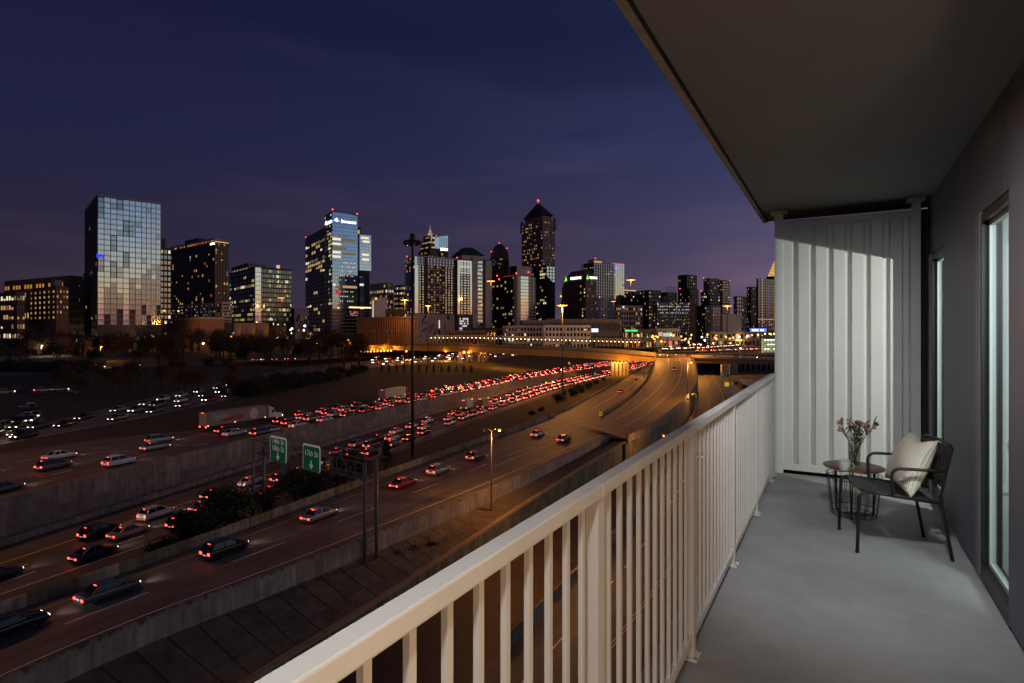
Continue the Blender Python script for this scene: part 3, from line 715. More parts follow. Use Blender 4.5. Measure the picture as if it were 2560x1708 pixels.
wall('flyover_wall', 'tall greenish concrete wall holding up the curving flyover', Path([E2_right.p[0]-(E2_right.p[1]-E2_right.p[0]).normalized()*1.6+Vector((.10, -.05, -.75))]+[Vector((p.x+.10, p.y-.05, p.z-.62)) for p in E2_right.p], 60, 0), lambda f: -.03, 5, M_moss, thick=.3, below=9, f1=.72)
# paved embankment slabs
t = thing('paved_embankment', D_base.at(.5), 'sloping embankment of dark concrete slabs under the low retaining wall', 'embankment'); T = Vector(t.location)
C_top = Path([Vector((p.x, p.y, p.z+.02)) for p in D_base.p], smooth=0)
C_bot = Path([Vector((p.x, p.y, p.z+.05)) for p in cop.p], smooth=0)
b = MB()
loft(C_top, C_bot, M_slab2, 'embankment_base', rows=2, dz=-.06)
def nearest_f(path, v):
    return min(range(161), key=lambda k: (path.at(k/160)-v).length)/160
NS = 46
rr = random.Random(9)
for i in range(NS):
    fa, fb = .03+.965*i/NS, .03+.965*(i+1)/NS
    ga, gb = nearest_f(C_bot, C_top.at(fa)), nearest_f(C_bot, C_top.at(fb))
    if gb-ga < .002: continue
    wid = (C_top.at(fa)-C_bot.at(ga)).length
    nr = 3 if wid > 5 else 2 if wid > 2.4 else 1
    for j in range(nr):
        def q(f, g, s): return C_top.at(f).lerp(C_bot.at(g), s)-T
        s0, s1 = j/nr+.004, (j+1)/nr-.004
        e = .0007*rr.uniform(.6, 1.6); up = Vector((0,0,rr.uniform(.0,.025)))
        A = [q(fa+e,ga+(gb-ga)*.015,s0), q(fb-e,gb-(gb-ga)*.015,s0), q(fb-e,gb-(gb-ga)*.015,s1), q(fa+e,ga+(gb-ga)*.015,s1)]
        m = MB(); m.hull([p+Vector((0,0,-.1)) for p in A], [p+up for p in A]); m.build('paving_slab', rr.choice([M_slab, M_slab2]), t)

# --- frontage road and street below the balcony
Q = Path(poly([(900,2000,31),(1199,1690,31),(1331,1560,31),(1527,1365,31),(1588,1290,31),(1690,1140,29.5),(1735,1040,28),(1748,975,26),(1747,935,24),(1742,914,22.6)]), 70, 3)
S_left = Path([Vector((p.x-.3, p.y-.1, p.z)) for p in Q.p], 70, 0)
S_right = Path(poly([(1500,2200,31.6),(1640,1850,31.6),(1760,1640,31.6),(1850,1480,31.4),(1905,1330,31),(1915,1180,30),(1898,1050,28),(1862,985,26.4),(1812,935,24.3),(1782,914,22.6)]), 70, 3)
loft(S_left, S_right, M_asph, 'street_road', rows=4)
cop_base = Path([Vector((p.x+.6, p.y-.3, EYE-31+.9*max(0, i-60)/20)) for i, p in enumerate(cop.p)]+[P(1690,1140,29.5)+Vector((-4,0,0))], 80, 1)
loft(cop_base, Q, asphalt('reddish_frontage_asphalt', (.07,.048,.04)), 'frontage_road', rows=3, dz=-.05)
wall('graffiti_wall', 'low pale graffiti marked wall beside the street under the balcony', Q, lambda f: 1.5, 5, [M_moss, M_wall], thick=.3, below=.3, f0=.05, f1=.60)
gw = [o for o in bpy.data.objects if o.name.startswith('graffiti_wall')][0]
M_graf = mat('graffiti_paint', (.45,.42,.30), .8)
rr = random.Random(5)
for k in range(9):
    f = .16+.035*k; p = Q.at(f); d = Q.dir(f); n_ = Vector((d.y, -d.x, 0))
    b = MB(); pts = []
    for j in range(7): pts.append(p-Vector(gw.location)+n_*.225+d*(rr.uniform(-1.2,1.2))+Vector((0,0,rr.uniform(.25,1.25))))
    b.tube(pts, .05, 4, M_graf); b.build('graffiti', None, gw)
# markings
def stripe(path, f0, f1, wdt, m, name, off=0., dash=None, dz=.012, cnt=None):
    b = MB(); L = path.len; pos = f0*L
    while pos < f1*L:
        e = min(f1*L, pos+(dash[0] if dash else 4.0))
        n = 3
        for k in range(n):
            a, c = (pos+(e-pos)*k/n)/L, (pos+(e-pos)*(k+1)/n)/L
            p, q = path.at(a), path.at(c); da, dc = path.dir(a), path.dir(c)
            na, nc = Vector((da.y, -da.x, 0)), Vector((dc.y, -dc.x, 0))
            z = Vector((0,0,dz)); b.face([p+na*(off-wdt/2)+z, p+na*(off+wdt/2)+z, q+nc*(off+wdt/2)+z, q+nc*(off-wdt/2)+z])
        pos = e+(dash[1] if dash else 0)
    me = b.mesh(name, m)
    if me.polygons and sum(p.normal.z for p in me.polygons) < 0: me.flip_normals()
    return obj(name, me, None, 'structure')
def mid(A, B, f, n=80, z=0.):
    if not callable(f): g = f; f = lambda s: g
    return Path([A.at(i/(n-1)).lerp(B.at(i/(n-1)), f(i/(n-1)))+Vector((0,0,z)) for i in range(n)], n, 1)
def Llane(k):   # k-th lane boundary of the lower road, 0 = yellow edge line on the wall side
    return mid(W_base, L_near, lambda s: (.40+.16*k)*(1-min(1, s*1.7))+(.14+.235*k)*min(1, s*1.7))
def Ulane(k):
    return mid(U_far, U_near, lambda s: .08+.21*k)
stripe(Llane(0), 0, .9, .22, M_yel, 'edge_line')
for k in (1, 2): stripe(Llane(k), 0, .8, .20, M_mark, 'lane_dashes', dash=(3.2, 9))
stripe(Llane(3), .0, .8, .22, M_mark, 'edge_line')
stripe(Ulane(0), 0, .9, .2, M_yel, 'edge_line'); stripe(Ulane(4), 0, .9, .2, M_mark, 'edge_line')
for k in (1, 2, 3): stripe(Ulane(k), 0, .7, .2, M_mark, 'lane_dashes', dash=(3.2, 9))
for k in (.25, .5, .75): stripe(mid(R2_far, R2_near, k), 0, .7, .2, M_mark, 'lane_dashes', dash=(3.2, 9))
stripe(mid(R2_far, R2_near, .03), 0, .9, .2, M_yel, 'edge_line'); stripe(mid(R2_far, R2_near, .96), 0, .9, .2, M_mark, 'edge_line')
stripe(mid(E_left, E_right, .52, 70), .1, .98, .17, M_mark, 'lane_dashes', dash=(6.5, 8))
stripe(mid(E_left, E_right, .84, 70), .0, .98, .17, M_mark, 'edge_line'); stripe(mid(E_left, E_right, .16, 70), .0, .98, .15, M_yel, 'edge_line')
stripe(mid(E_left, E_right, .62, 70), .62, .98, .14, M_mark, 'lane_line')
for k in (.36, .66): stripe(mid(E2_left, E2_right, k, 60), .03, .93, .16, M_mark, 'lane_line')
stripe(mid(E2_left, E2_right, .08, 60), .05, .97, .15, M_yel, 'edge_line')
stripe(mid(E1_left, E1_right, .5, 60), .05, .97, .16, M_mark, 'lane_line')
sm = mid(S_left, S_right, .52, 70)
stripe(sm, 0, .97, .13, M_yel, 'double_yellow_line', off=-.16); stripe(sm, 0, .97, .13, M_yel, 'double_yellow_line', off=.16)
stripe(mid(S_left, S_right, .24, 70), 0, .97, .15, M_mark, 'lane_dashes', dash=(3.0, 4.5))
stripe(mid(S_left, S_right, .78, 70), 0, .97, .15, M_mark, 'lane_dashes', dash=(3.0, 4.5))
# expansion joints across the flyover
b = MB()
for f in (.33, .62):
    p, q = E2_left.at(f), E2_right.at(f-.05 if f > .1 else f); d = (q-p).normalized(); n_ = Vector((-d.y, d.x, 0))*.16; z = Vector((0,0,.02)); b.face([p-n_+z, q-n_+z, q+n_+z, p+n_+z])
obj('expansion_joint', b.mesh('expansion_joint', M_dark), None, 'structure')

# --- outlying ground: the rise of the city behind the roads
R3_near = Path(poly([(-420,962,15.5),(0,941,15.5),(270,923,15.5),(620,906,15.5),(760,901,15.5),(900,893,16)]), 40, 1)
R3_far = Path(poly([(-420,951,15),(0,932,15),(270,915,15),(620,899.5,15),(760,896,15.2),(900,888,15.6)]), 40, 1)
loft(R3_far, R3_near, M_asph2, 'side_road', n=40, rows=2)
R2f_head = Path([R2_far.at(.92*i/39) for i in range(40)], 40, 0)
loft(R3_near, R2f_head, M_grass, 'grass_slope', n=40, rows=5, dz=-.05)
city = [(-1500,300,14),(-500,300,14),(0,330,13.2),(300,370,12.5),(620,400,12),(870,440,11.5),(905,640,11.5),(1635,640,12),(1650,372,13.5),(2000,365,13.5),(2900,350,13.5)]
edge = [PZ(px, Z, EYE-H) for px, Z, H in city]
far1 = [PZ(px, 1100, EYE-10) for px, Z, H in city]; far2 = [PZ(px, 6000, EYE-10) for px, Z, H in city]
b = MB()
for i in range(len(city)-1):
    b.face([edge[i], edge[i+1], far1[i+1], far1[i]]); b.face([far1[i], far1[i+1], far2[i+1], far2[i]])
    lo = [Vector((p.x, p.y, EYE-34)) for p in (edge[i], edge[i+1])]
    b.face([lo[0], lo[1], edge[i+1], edge[i]])
b.build('city_ground', M_dirt, None, 'structure')
R3e = Path([PZ(px, Z, EYE-H+.0) for px, Z, H in city[1:6]], 40, 1)
loft(R3e, R3_far, M_grass, 'grass_slope', n=40, rows=4, dz=-.05)
# under the right half of the overpass: a grassy bank beside the street
bank = Path(poly([(2300,1260,30),(2100,1100,29),(1960,1030,27),(1890,985,25.5),(1840,945,24),(1815,925,22.6)]), 30, 1)
S_r2 = Path([S_right.at(.45+.55*i/29) for i in range(30)], 30, 0)
loft(S_r2, bank, mat('damp_lawn', (.05,.07,.022), .95, var=.4, vs_=.5, bump=.4), 'grass_bank', n=30, rows=3, dz=-.05)
b = MB(); A = bank.p
for i in range(len(A)-1): 
    u = [Vector((p.x, p.y, p.z))+cw(1,0)*160 for p in (A[i], A[i+1])]; b.face([A[i], A[i+1], u[1], u[0]])
me = b.mesh('lot_ground', M_asph2)
if sum(p.normal.z for p in me.polygons) < 0: me.flip_normals()
obj('lot_ground', me, None, 'structure')

# loop ramp at far left
lo = poly([(-200,1001,20.6),(0,1010,20.6),(50,1011,20.6),(88,1020,20.6),(106,1036,20.6),(100,1052,20.5),(60,1072,20.45),(0,1092,20.42),(-200,1150,20.4)])
li = poly([(-200,1022,20.6),(0,1030,20.6),(25,1030,20.6),(48,1035,20.6),(58,1043,20.6),(54,1052,20.5),(30,1064,20.45),(0,1073,20.42),(-200,1118,20.4)])
LO, LI = Path(lo, 60, 3), Path(li, 60, 3)
loft(LO, LI, M_asph2, 'loop_ramp_road', n=60, rows=2, dz=.03)
stripe(mid(LO, LI, .06, 60), 0, 1, .2, M_mark, 'edge_line', dz=.05)
R4a, R4b = Path(poly([(-200,998,18.5),(0,993,18.5),(180,982,18.5)]), 20, 0), Path(poly([(-200,989,18.4),(0,984,18.4),(180,975,18.4)]), 20, 0)
loft(R4b, R4a, M_asph2, 'slip_road', n=20, rows=1, dz=.25)

# --- the overpass
st = [(840,500,855,861,873),(1000,430,857,862,876),(1148,392,858.5,864.5,880),(1320,366,864,872,888),(1460,352,868.5,879,896),(1560,348,874,886,903),(1640,345,882,893,904.5),(1727,338,888,896,907),(1830,334,892,900,910),(1937,331,896,904,912),(2400,330,905,912,921)]
t = thing('overpass', PZ(1460, 352, -14), 'long road overpass on concrete piers crossing the expressway', 'bridge'); T = Vector(t.location)
def ov(k, dz_, z): px, Z = st[k][0], st[k][1]; return PZ(px, Z+dz_, z)-T
M_girder = mat('ochre_steel_girder', (.42,.27,.07), .6, var=.15, vs_=.4); M_deck = asphalt('deck_asphalt', (.07,.06,.055)); M_par = mat('bridge_parapet_concrete', (.24,.20,.16), .85, var=.25, vs_=.3)
for k in range(len(st)-1):
    z = [(zat(s[2], s[1]), zat(s[3], s[1]), zat(s[4], s[1])) for s in (st[k], st[k+1])]
    ramp_gap = st[k][0] in (1640,)
    b = MB(); b.hull([ov(k,0.3,z[0][1]), ov(k,.9,z[0][1]), ov(k,.9,z[0][2]), ov(k,.3,z[0][2])], [ov(k+1,0.3,z[1][1]), ov(k+1,.9,z[1][1]), ov(k+1,.9,z[1][2]), ov(k+1,.3,z[1][2])]); b.build('girder', M_girder if st[k][0] < 1727 else mat('brown_girder', (.16,.10,.06), .7), t)
    b = MB(); b.hull([ov(k,0,z[0][1]+.02), ov(k,24,z[0][1]+.02), ov(k,24,z[0][1]+.45), ov(k,0,z[0][1]+.45)], [ov(k+1,0,z[1][1]+.02), ov(k+1,24,z[1][1]+.02), ov(k+1,24,z[1][1]+.45), ov(k+1,0,z[1][1]+.45)]); b.build('deck', M_deck, t)
    b = MB(); b.hull([ov(k,8,z[0][1]), ov(k,8.6,z[0][1]), ov(k,8.6,z[0][2]), ov(k,8,z[0][2])], [ov(k+1,8,z[1][1]), ov(k+1,8.6,z[1][1]), ov(k+1,8.6,z[1][2]), ov(k+1,8,z[1][2])]); b.build('girder', M_girder, t)
    for off, nm in ((0, 'parapet'), (23.6, 'parapet')):
        if ramp_gap and off == 0: continue
        hi = [max(z_[0], z_[1]+1.2) for z_ in z]
        b = MB(); b.hull([ov(k,off,z[0][1]+.46), ov(k,off+.35,z[0][1]+.46), ov(k,off+.35,hi[0] if off == 0 else z[0][1]+1.4), ov(k,off,hi[0] if off == 0 else z[0][1]+1.4)], [ov(k+1,off,z[1][1]+.46), ov(k+1,off+.35,z[1][1]+.46), ov(k+1,off+.35,hi[1] if off == 0 else z[1][1]+1.4), ov(k+1,off,hi[1] if off == 0 else z[1][1]+1.4)]); b.build(nm, M_par, t)
def column(px, Z, ytop, zb, wdt, m, parent, dy=1.2):
    p = PZ(px, Z, 0)-T; zt = zat(ytop, Z)-T.z
    b = MB(); tf = Matrix.Translation((p.x, p.y, 0)) @ Matrix.Rotation(TH, 4, 'Z')
    b.box(-wdt/2, wdt/2, -dy/2, dy/2, zb-T.z, zt, None, tf); return b.build('pier_column', m, parent)
M_pier = mat('pier_concrete', (.36,.32,.26), .85, var=.2, vs_=.4)
for i, px in enumerate((1531, 1541, 1550.5, 1560, 1568)):
    column(px, 350+i*.8, 905, EYE-26.3, 1.45, M_pier, t, 1.6)
b = MB(); tf = Matrix.Translation((lambda v: Vector((v.x, v.y, 0)))(PZ(1549.5, 352.6, 0)-T)) @ Matrix.Rotation(TH, 4, 'Z'); b.box(-5.4, 5.4, 1.0, 1.6, EYE-26.5-T.z, zat(904, 352)-T.z-.05, None, tf); b.build('pier_wall', M_pier, t)
for i, (px, Z) in enumerate(((1150,385),(1167,392),(1178,396),(1197,402),(1207,406),(1215,410))):
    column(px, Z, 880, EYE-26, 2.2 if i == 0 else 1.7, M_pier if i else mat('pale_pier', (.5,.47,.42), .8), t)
column(1812, 332, 911, EYE-27, 4.0, M_pier, t, 2.4); column(1833, 334, 911, EYE-27, 4.6, mat('grey_pier', (.16,.15,.14), .9), t, 2)  # the second column is a darker grey
t2 = thing('rear_bridge', PZ(1890, 372, -14), 'bridge on a row of slim pale columns behind the overpass', 'bridge'); T_ = T; T = Vector(t2.location)
for px in (1850, 1863, 1876, 1889, 1902, 1915, 1928, 1941, 1954):
    column(px, 366, 908, EYE-29, 1.3, M_pier, t2)
b = MB(); tf = Matrix.Translation((lambda v: Vector((v.x, v.y, 0)))(PZ(1900, 368, 0)-T)) @ Matrix.Rotation(TH, 4, 'Z'); b.box(-18, 40, -1.5, 9, zat(908, 366)-T.z, zat(903, 366)-T.z, None, tf); b.build('cap_beam', M_par, t2)
T = T_
# arched walkway canopy on the city side of the overpass, every hoop with a small lamp
t = thing('arched_fence', PZ(1320, 400, -6), 'row of pale arched hoops with small lamps along the overpass walkway', 'fence'); Ta = Vector(t.location)
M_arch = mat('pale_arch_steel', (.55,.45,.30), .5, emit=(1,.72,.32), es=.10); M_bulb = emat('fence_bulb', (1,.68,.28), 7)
b = MB(); b.tube([(3.1*math.cos(math.pi*k/10)*.5, 0, 2.2+2.0*math.sin(math.pi*k/10)) for k in range(11)], .10, 4, M_arch); b.bar((-1.55,0,-1), (-1.55,0,2.2), .16, .16, M_arch); hoop_me = b.mesh('hoop')
b = MB(); b.ball((0, -.2, 2.3), .30, M_bulb, 5); bulb_me = b.mesh('bulb')
for k in range(52):
    px = 1078+k*10.2; Z = 405-(px-1078)*.09; y = 853+max(0, (px-1180))*.029
    p = PZ(px, Z, zat(y, Z))-Ta
    o = obj('hoop', hoop_me, t); o.location = p; o.rotation_euler = (0,0,TH)
    q = obj('bulb', bulb_me, o)
# ================================================================== the skyline
def gmat(name, col, rough=.06, metal=1., ior=1.5):
    """coated curtain-wall glass, very slightly wavy"""
    if name in MATS: return MATS[name]
    m = mat(name, col, rough, metal, ior=ior)
    t = m.node_tree; b = t.nodes['Principled BSDF']; c = t.nodes.new('ShaderNodeTexCoord'); n = t.nodes.new('ShaderNodeTexNoise'); n.inputs['Scale'].default_value = .11; n.inputs['Detail'].default_value = 1
    u = t.nodes.new('ShaderNodeBump'); u.inputs['Strength'].default_value = .25; u.inputs['Distance'].default_value = .35
    t.links.new(c.outputs['Object'], n.inputs[0]); t.links.new(n.outputs[0], u.inputs['Height']); t.links.new(u.outputs[0], b.inputs['Normal'])
    return m
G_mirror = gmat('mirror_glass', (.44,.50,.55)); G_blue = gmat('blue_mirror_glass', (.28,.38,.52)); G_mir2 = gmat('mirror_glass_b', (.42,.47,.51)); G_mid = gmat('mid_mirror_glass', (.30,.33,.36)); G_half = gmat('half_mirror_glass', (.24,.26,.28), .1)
G_dark = mat('dark_window_glass', (.008,.009,.011), .12, 0, ior=1.45); G_tint = gmat('tinted_glass', (.09,.10,.115), .1)
G_bronze = mat('bronze_glass', (.02,.014,.012), .15, 0, ior=1.6)
L_warm = emat('lit_window_warm', (1,.60,.20), .48); L_amb = emat('lit_window_amber', (1,.42,.08), .45); L_wht = emat('lit_window_white', (1,.88,.62), .9); L_dim = emat('lit_window_dim', (1,.66,.30), .16); L_yel = emat('lit_window_yellow', (.95,.76,.28), .42); L_red = emat('lit_window_red', (1,.13,.04), .5); L_blue = emat('lit_window_violet', (.22,.10,1), .6); L_cool = emat('lit_window_cool', (.75,.88,1), .9); L_grn = emat('lit_window_green', (.35,.75,.35), .25)
A_red = emat('red_aviation_lamp', (1,.07,.07), 3.2)
K_dark = mat('dark_panel', (.035,.034,.037), .6, var=.15, vs_=.2); K_black = mat('black_panel', (.014,.014,.017), .5); K_grey = mat('grey_precast', (.20,.19,.19), .8, var=.1, vs_=.1); K_pale = mat('pale_precast', (.40,.36,.36), .8, var=.08, vs_=.08); K_brick = mat('brown_brick', (.14,.075,.05), .85, var=.15, vs_=.3); K_maroon = mat('maroon_panel', (.10,.05,.045), .8, var=.1, vs_=.2); K_granite = mat('rose_granite', (.22,.115,.10), .5, var=.1, vs_=.2); K_white = mat('white_panel', (.6,.57,.56), .7, var=.05, vs_=.1); K_bronze = mat('bronze_panel', (.07,.045,.038), .5); K_mull = mat('mullion_metal', (.24,.20,.20), .5); K_green = mat('dark_green_roof', (.022,.045,.038), .6)
MIX = {'w': [L_warm, L_warm, L_yel, L_amb, L_wht, L_dim, L_dim], 'y': [L_yel, L_yel, L_warm, L_dim, L_wht], 'o': [L_yel, L_wht, L_dim, L_grn, L_dim, L_yel], 'a': [L_amb, L_warm, L_warm, L_red, L_dim, L_blue, L_wht], 'c': [L_wht, L_wht, L_cool, L_dim], 'd': [L_dim, L_dim, L_warm]}

class Bld:
    def __init__(s, name, label, cat, xl, xc, xr, Z, ytop, phi=35., H=12.5, depth=None, group=None):
        a = R(phi); s.c, s.s = math.cos(a), math.sin(a); s.Z = Z; s.Xc = (xc-CX)/FPX*Z
        tr, tl = (xr-CX)/FPX, (xl-CX)/FPX
        s.wR = (tr*Z-s.Xc)/(s.c-tr*s.s) if xr > xc else depth
        s.wL = (s.Xc-tl*Z)/(s.s+tl*s.c) if xl < xc and s.s+tl*s.c > .05 else (depth or 24.)
        assert s.wR > 0 and s.wL > 0, (name, label, s.wR, s.wL)
        if s.wL > 120: s.wL = 120
        s.zb = EYE-H; s.h = zat(ytop, Z)-s.zb
        s.t = thing(name, cw(s.Xc, Z, s.zb), label, cat, TH+a, group)
        s.rnd = random.Random(hash(label) % 1000 if False else sum(map(ord, label)))
    def zl(s, y): return zat(y, s.Z)-s.zb           # local height of an image row (at the near corner)
    def core(s, m, z0=0, z1=None, x0=0, x1=None, y0=0, y1=None, name='glazing'):
        b = MB(); b.box(x0, s.wR if x1 is None else x1, y0, s.wL if y1 is None else y1, z0, s.h if z1 is None else z1); return b.build(name, m, s.t)
    def box(s, name, m, x0, x1, y0, y1, z0, z1, parent=None):
        b = MB(); b.box(x0, x1, y0, y1, z0, z1); return b.build(name, m, parent or s.t)
    def face(s, side, m, nx, nz, pf=.3, sf=.3, d=.35, z0=0., z1=None, a0=0., a1=None, name='facade_grid'):
        """proud piers and spandrels on one face; the glass core shows between them"""
        z1 = s.h if z1 is None else z1; a1 = (s.wR if side == 'R' else s.wL) if a1 is None else a1
        b = MB(); L = a1-a0; h = z1-z0
        def put(u0, u1, za, zb, dd):
            if side == 'R': b.box(u0, u1, -dd, 0.0, za, zb)
            else: b.box(-dd, 0.0, u0, u1, za, zb)
        if pf:
            pw = pf*L/nx
            for i in range(nx+1):
                c = a0+L*i/nx; put(max(a0, c-pw/2), min(a1, c+pw/2), z0, z1, d)
        if sf:
            sw = sf*h/nz
            for j in range(nz+1):
                c = z0+h*j/nz; put(a0, a1, max(z0, c-sw/2), min(z1, c+sw/2), d*.82)
        return b.build(name, m, s.t)
    def lit(s, side, nx, nz, frac, mix, pf=.3, sf=.3, z0=0., z1=None, a0=0., a1=None, rows=None, name='lit_windows', off=.05, run=1, mats=None):
        z1 = s.h if z1 is None else z1; a1 = (s.wR if side == 'R' else s.wL) if a1 is None else a1
        b = MB(); L = a1-a0; h = z1-z0; M = mats or MIX[mix]; r = s.rnd; pick = None; left = 0
        for j in range(nz):
            f = frac if rows is None else rows.get(j, frac)
            for i in range(nx):
                if left > 0: left -= 1
                else:
                    pick = r.choice(M) if r.random() < f else None
                    left = r.randint(0, run-1) if run > 1 else 0
                if pick is None: continue
                u0, u1 = a0+L*(i+pf*.5)/nx, a0+L*(i+1-pf*.5)/nx; za, zb = z0+h*(j+sf*.5)/nz, z0+h*(j+1-sf*.5)/nz
                if r.random() < .25: zb = za+(zb-za)*r.uniform(.4, .8)
                if side == 'R': b.face([(u0,-off,za),(u1,-off,za),(u1,-off,zb),(u0,-off,zb)], pick)
                else: b.face([(-off,u1,za),(-off,u0,za),(-off,u0,zb),(-off,u1,zb)], pick)
        if b.f: return b.build(name, None, s.t, 'stuff')
    def windows(s, side, nx, nz, pf, sf, pick, z0=0., z1=None, a0=0., a1=None, off=.04, sill=None):
        """every window its own object; pick(i, j) gives its material (None = skip)"""
        z1 = s.h if z1 is None else z1; a1 = (s.wR if side == 'R' else s.wL) if a1 is None else a1
        L = a1-a0; h = z1-z0; cache = {}
        for j in range(nz):
            for i in range(nx):
                m = pick(i, j)
                if m is None: continue
                if m.name not in cache:
                    b = MB(); w_, hh = L/nx*(1-pf), h/nz*(1-sf)
                    if side == 'R': b.box(0, w_, 0, .04, 0, hh)
                    else: b.box(0, .04, -w_, 0, 0, hh)
                    cache[m.name] = b.mesh('window', m)
                u = a0+L*(i+pf*.5)/nx; z = z0+h*(j+sf*.5)/nz
                o = obj('window', cache[m.name], s.t)
                o.location = (u, -off, z) if side == 'R' else (-off, u+L/nx*(1-pf), z)
    def roof(s, m, over=.3, t=1.0, name='roof_slab'):
        return s.box(name, m, -over, s.wR+over, -over, s.wL+over, s.h, s.h+t)
    def mech(s, m, fx0, fx1, fy0, fy1, dz, name='penthouse', z=None):
        z = s.h if z is None else z
        return s.box(name, m, s.wR*fx0, s.wR*fx1, s.wL*fy0, s.wL*fy1, z+.01, z+dz)
    def beacon(s, pts, r=.9):
        for x, y, z in pts:
            b = MB(); b.ball((x, y, z), r, A_red, 4); b.bar((x, y, z-3), (x, y, z-r), .25, .25, K_dark); b.build('aviation_lamp', None, s.t)
    def simple(s, wall, core, nR, nL, nz, frac, mix, pf=.35, sf=.35, run=1, d=.35, roofm=None, fracL=None, rows=None):
        s.core(core)
        s.face('R', wall, nR, nz, pf, sf, d); s.lit('R', nR, nz, frac, mix, pf+.14, sf+.12, run=run, rows=rows)
        s.face('L', wall, nL, nz, pf, sf, d); s.lit('L', nL, nz, frac if fracL is None else fracL, mix, pf+.14, sf+.12, run=run, rows=rows)
        s.roof(roofm or wall); return s

# ---- far left: brick offices
q = Bld('office_building', 'long low brick office block with a glowing top row of windows at far left', 'building', -90, 176, 206, 500, 691, 62, depth=30)
z1, z0 = q.zl(703), q.zl(715)
q.core(G_dark); q.box('wall', K_brick, -.3, q.wR+.3, -.3, q.wL, 0, z0); q.box('wall', K_brick, -.3, q.wR+.3, -.3, q.wL, z1, q.h+.8)
n = 22
q.face('L', K_brick, n, 1, .28, 0, .3, z0+.01, z1-.01); q.face('R', K_brick, 3, 1, .4, 0, .3, z0+.01, z1-.01)
r_ = random.Random(2)
q.windows('L', n, 1, .3, .12, lambda i, j: (L_amb if i % 4 != 3 else G_dark) if i > 1 else G_dark, z0+.05, z1-.05)
q.windows('L', n, 3, .55, .5, lambda i, j: r_.choice([G_dark, G_dark, G_dark, L_warm, L_dim]), q.zl(800), z0-.5, off=.36)
q = Bld('office_building', 'brick block with five rows of small lit windows before the long low office', 'building', 73, 140, 172, 440, 718, 58)
q.core(K_brick, name='wall'); q.roof(K_dark, .2, .8)
r_ = random.Random(3)
q.windows('L', 6, 6, .72, .56, lambda i, j: r_.choice([L_warm, L_warm, L_dim, L_amb, L_dim]), q.zl(800), q.zl(722), off=.06); q.windows('R', 4, 6, .6, .55, lambda i, j: r_.choice([G_dark, L_dim, L_warm, G_dark]), q.zl(800), q.zl(722), off=.06)
q.box('stair_tower', K_grey, 2, 7, 8, 14, q.h+.81, q.h+6)
q = Bld('office_building', 'low block with closely lit window bands at the left picture edge', 'building', -60, 42, 62, 430, 733, 62)
q.core(G_dark); q.face('L', K_maroon, 16, 6, .18, .55, .3); q.face('R', K_maroon, 3, 6, .3, .55, .3); q.lit('L', 16, 6, .75, 'd', .2, .55, mats=[L_warm, L_dim, L_wht, L_warm]); q.lit('R', 3, 6, .5, 'd', .3, .55); q.roof(K_maroon)
q = Bld('office_building', 'dark stepped office building between the brick block and the glass apartment tower', 'building', 172, 212, 246, 480, 702, 55)
q.simple(K_dark, G_dark, 5, 8, 9, .05, 'w', .5, .5)
q.box('roof_house', K_dark, 2, 9, 2, 9, q.h+1, q.h+7)

# ---- the tall glass apartment tower
q = Bld('apartment_tower', 'tall apartment tower with a mirror glass front reflecting the sunset', 'building', 213, 244, 402, 450, 491, 42)
T1 = q; ztop, zmid, zlow = q.h, q.zl(693), q.zl(812)
q.core(K_dark, name='structure_core')
NX, NZ = 11, 24; zz0 = q.zl(812); split = q.wR*.68
q.face('R', K_mull, 7, NZ, .10, .10, .45, zz0, None, 0, split); q.face('R', K_white, 4, NZ, .13, .08, .7, zz0, None, split, None, name='white_frame_grid')
q.face('L', K_black, 6, NZ, .45, .12, .4, zz0)
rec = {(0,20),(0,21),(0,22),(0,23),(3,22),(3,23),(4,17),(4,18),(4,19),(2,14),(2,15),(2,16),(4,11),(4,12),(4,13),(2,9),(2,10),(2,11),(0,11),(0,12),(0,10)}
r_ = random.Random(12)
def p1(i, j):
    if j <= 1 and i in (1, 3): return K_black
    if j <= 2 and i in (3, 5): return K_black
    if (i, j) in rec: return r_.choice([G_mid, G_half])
    if i not in (0, 4) and j < (0, 7, 8, 6, 0, 9, 7)[i]: return G_half  # darker panes paint a reflected dark skyline into the lower storeys
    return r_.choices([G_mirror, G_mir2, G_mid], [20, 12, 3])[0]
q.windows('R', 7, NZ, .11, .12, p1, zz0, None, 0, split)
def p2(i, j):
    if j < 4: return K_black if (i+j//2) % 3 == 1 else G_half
    if j < (10, 11, 9, 12)[i]: return G_half  # the painted skyline reflection continues across the white framed bays
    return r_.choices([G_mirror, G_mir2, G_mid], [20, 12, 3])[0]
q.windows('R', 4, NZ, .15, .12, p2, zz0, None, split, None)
q.lit('L', 6, NZ, .05, 'd', .5, .3, zz0, mats=[L_dim, L_dim, L_warm])
b = MB()        # thin vertical glazing bars halfway down each bay
for i in range(7):
    u = split*(i+.5)/7; b.box(u-.05, u+.05, -.12, -.045, zz0, q.h)
for i in range(4):
    u = split+(q.wR-split)*(i+.5)/4; b.box(u-.05, u+.05, -.12, -.045, zz0, q.h)
b.build('glazing_bars', K_mull, q.t)
for (i, j) in ((0,20),(3,22),(4,17),(2,14),(4,11),(2,9),(0,10)):
    k = max(jj for ii, jj in rec if ii == i and j <= jj <= j+3)-j+1; b = MB()
    u0, u1 = split*i/7, split*(i+1)/7; za, zb = zz0+(q.h-zz0)*j/NZ, zz0+(q.h-zz0)*(j+k)/NZ
    b.box(u0-.1, u0+.35, -.75, 0, za, zb); b.box(u1-.35, u1+.1, -.75, 0, za, zb); b.box(u0+.36, u1-.36, -.74, 0, zb-.5, zb-.01)
    b.build('balcony_frame', K_black, q.t)
b = MB()
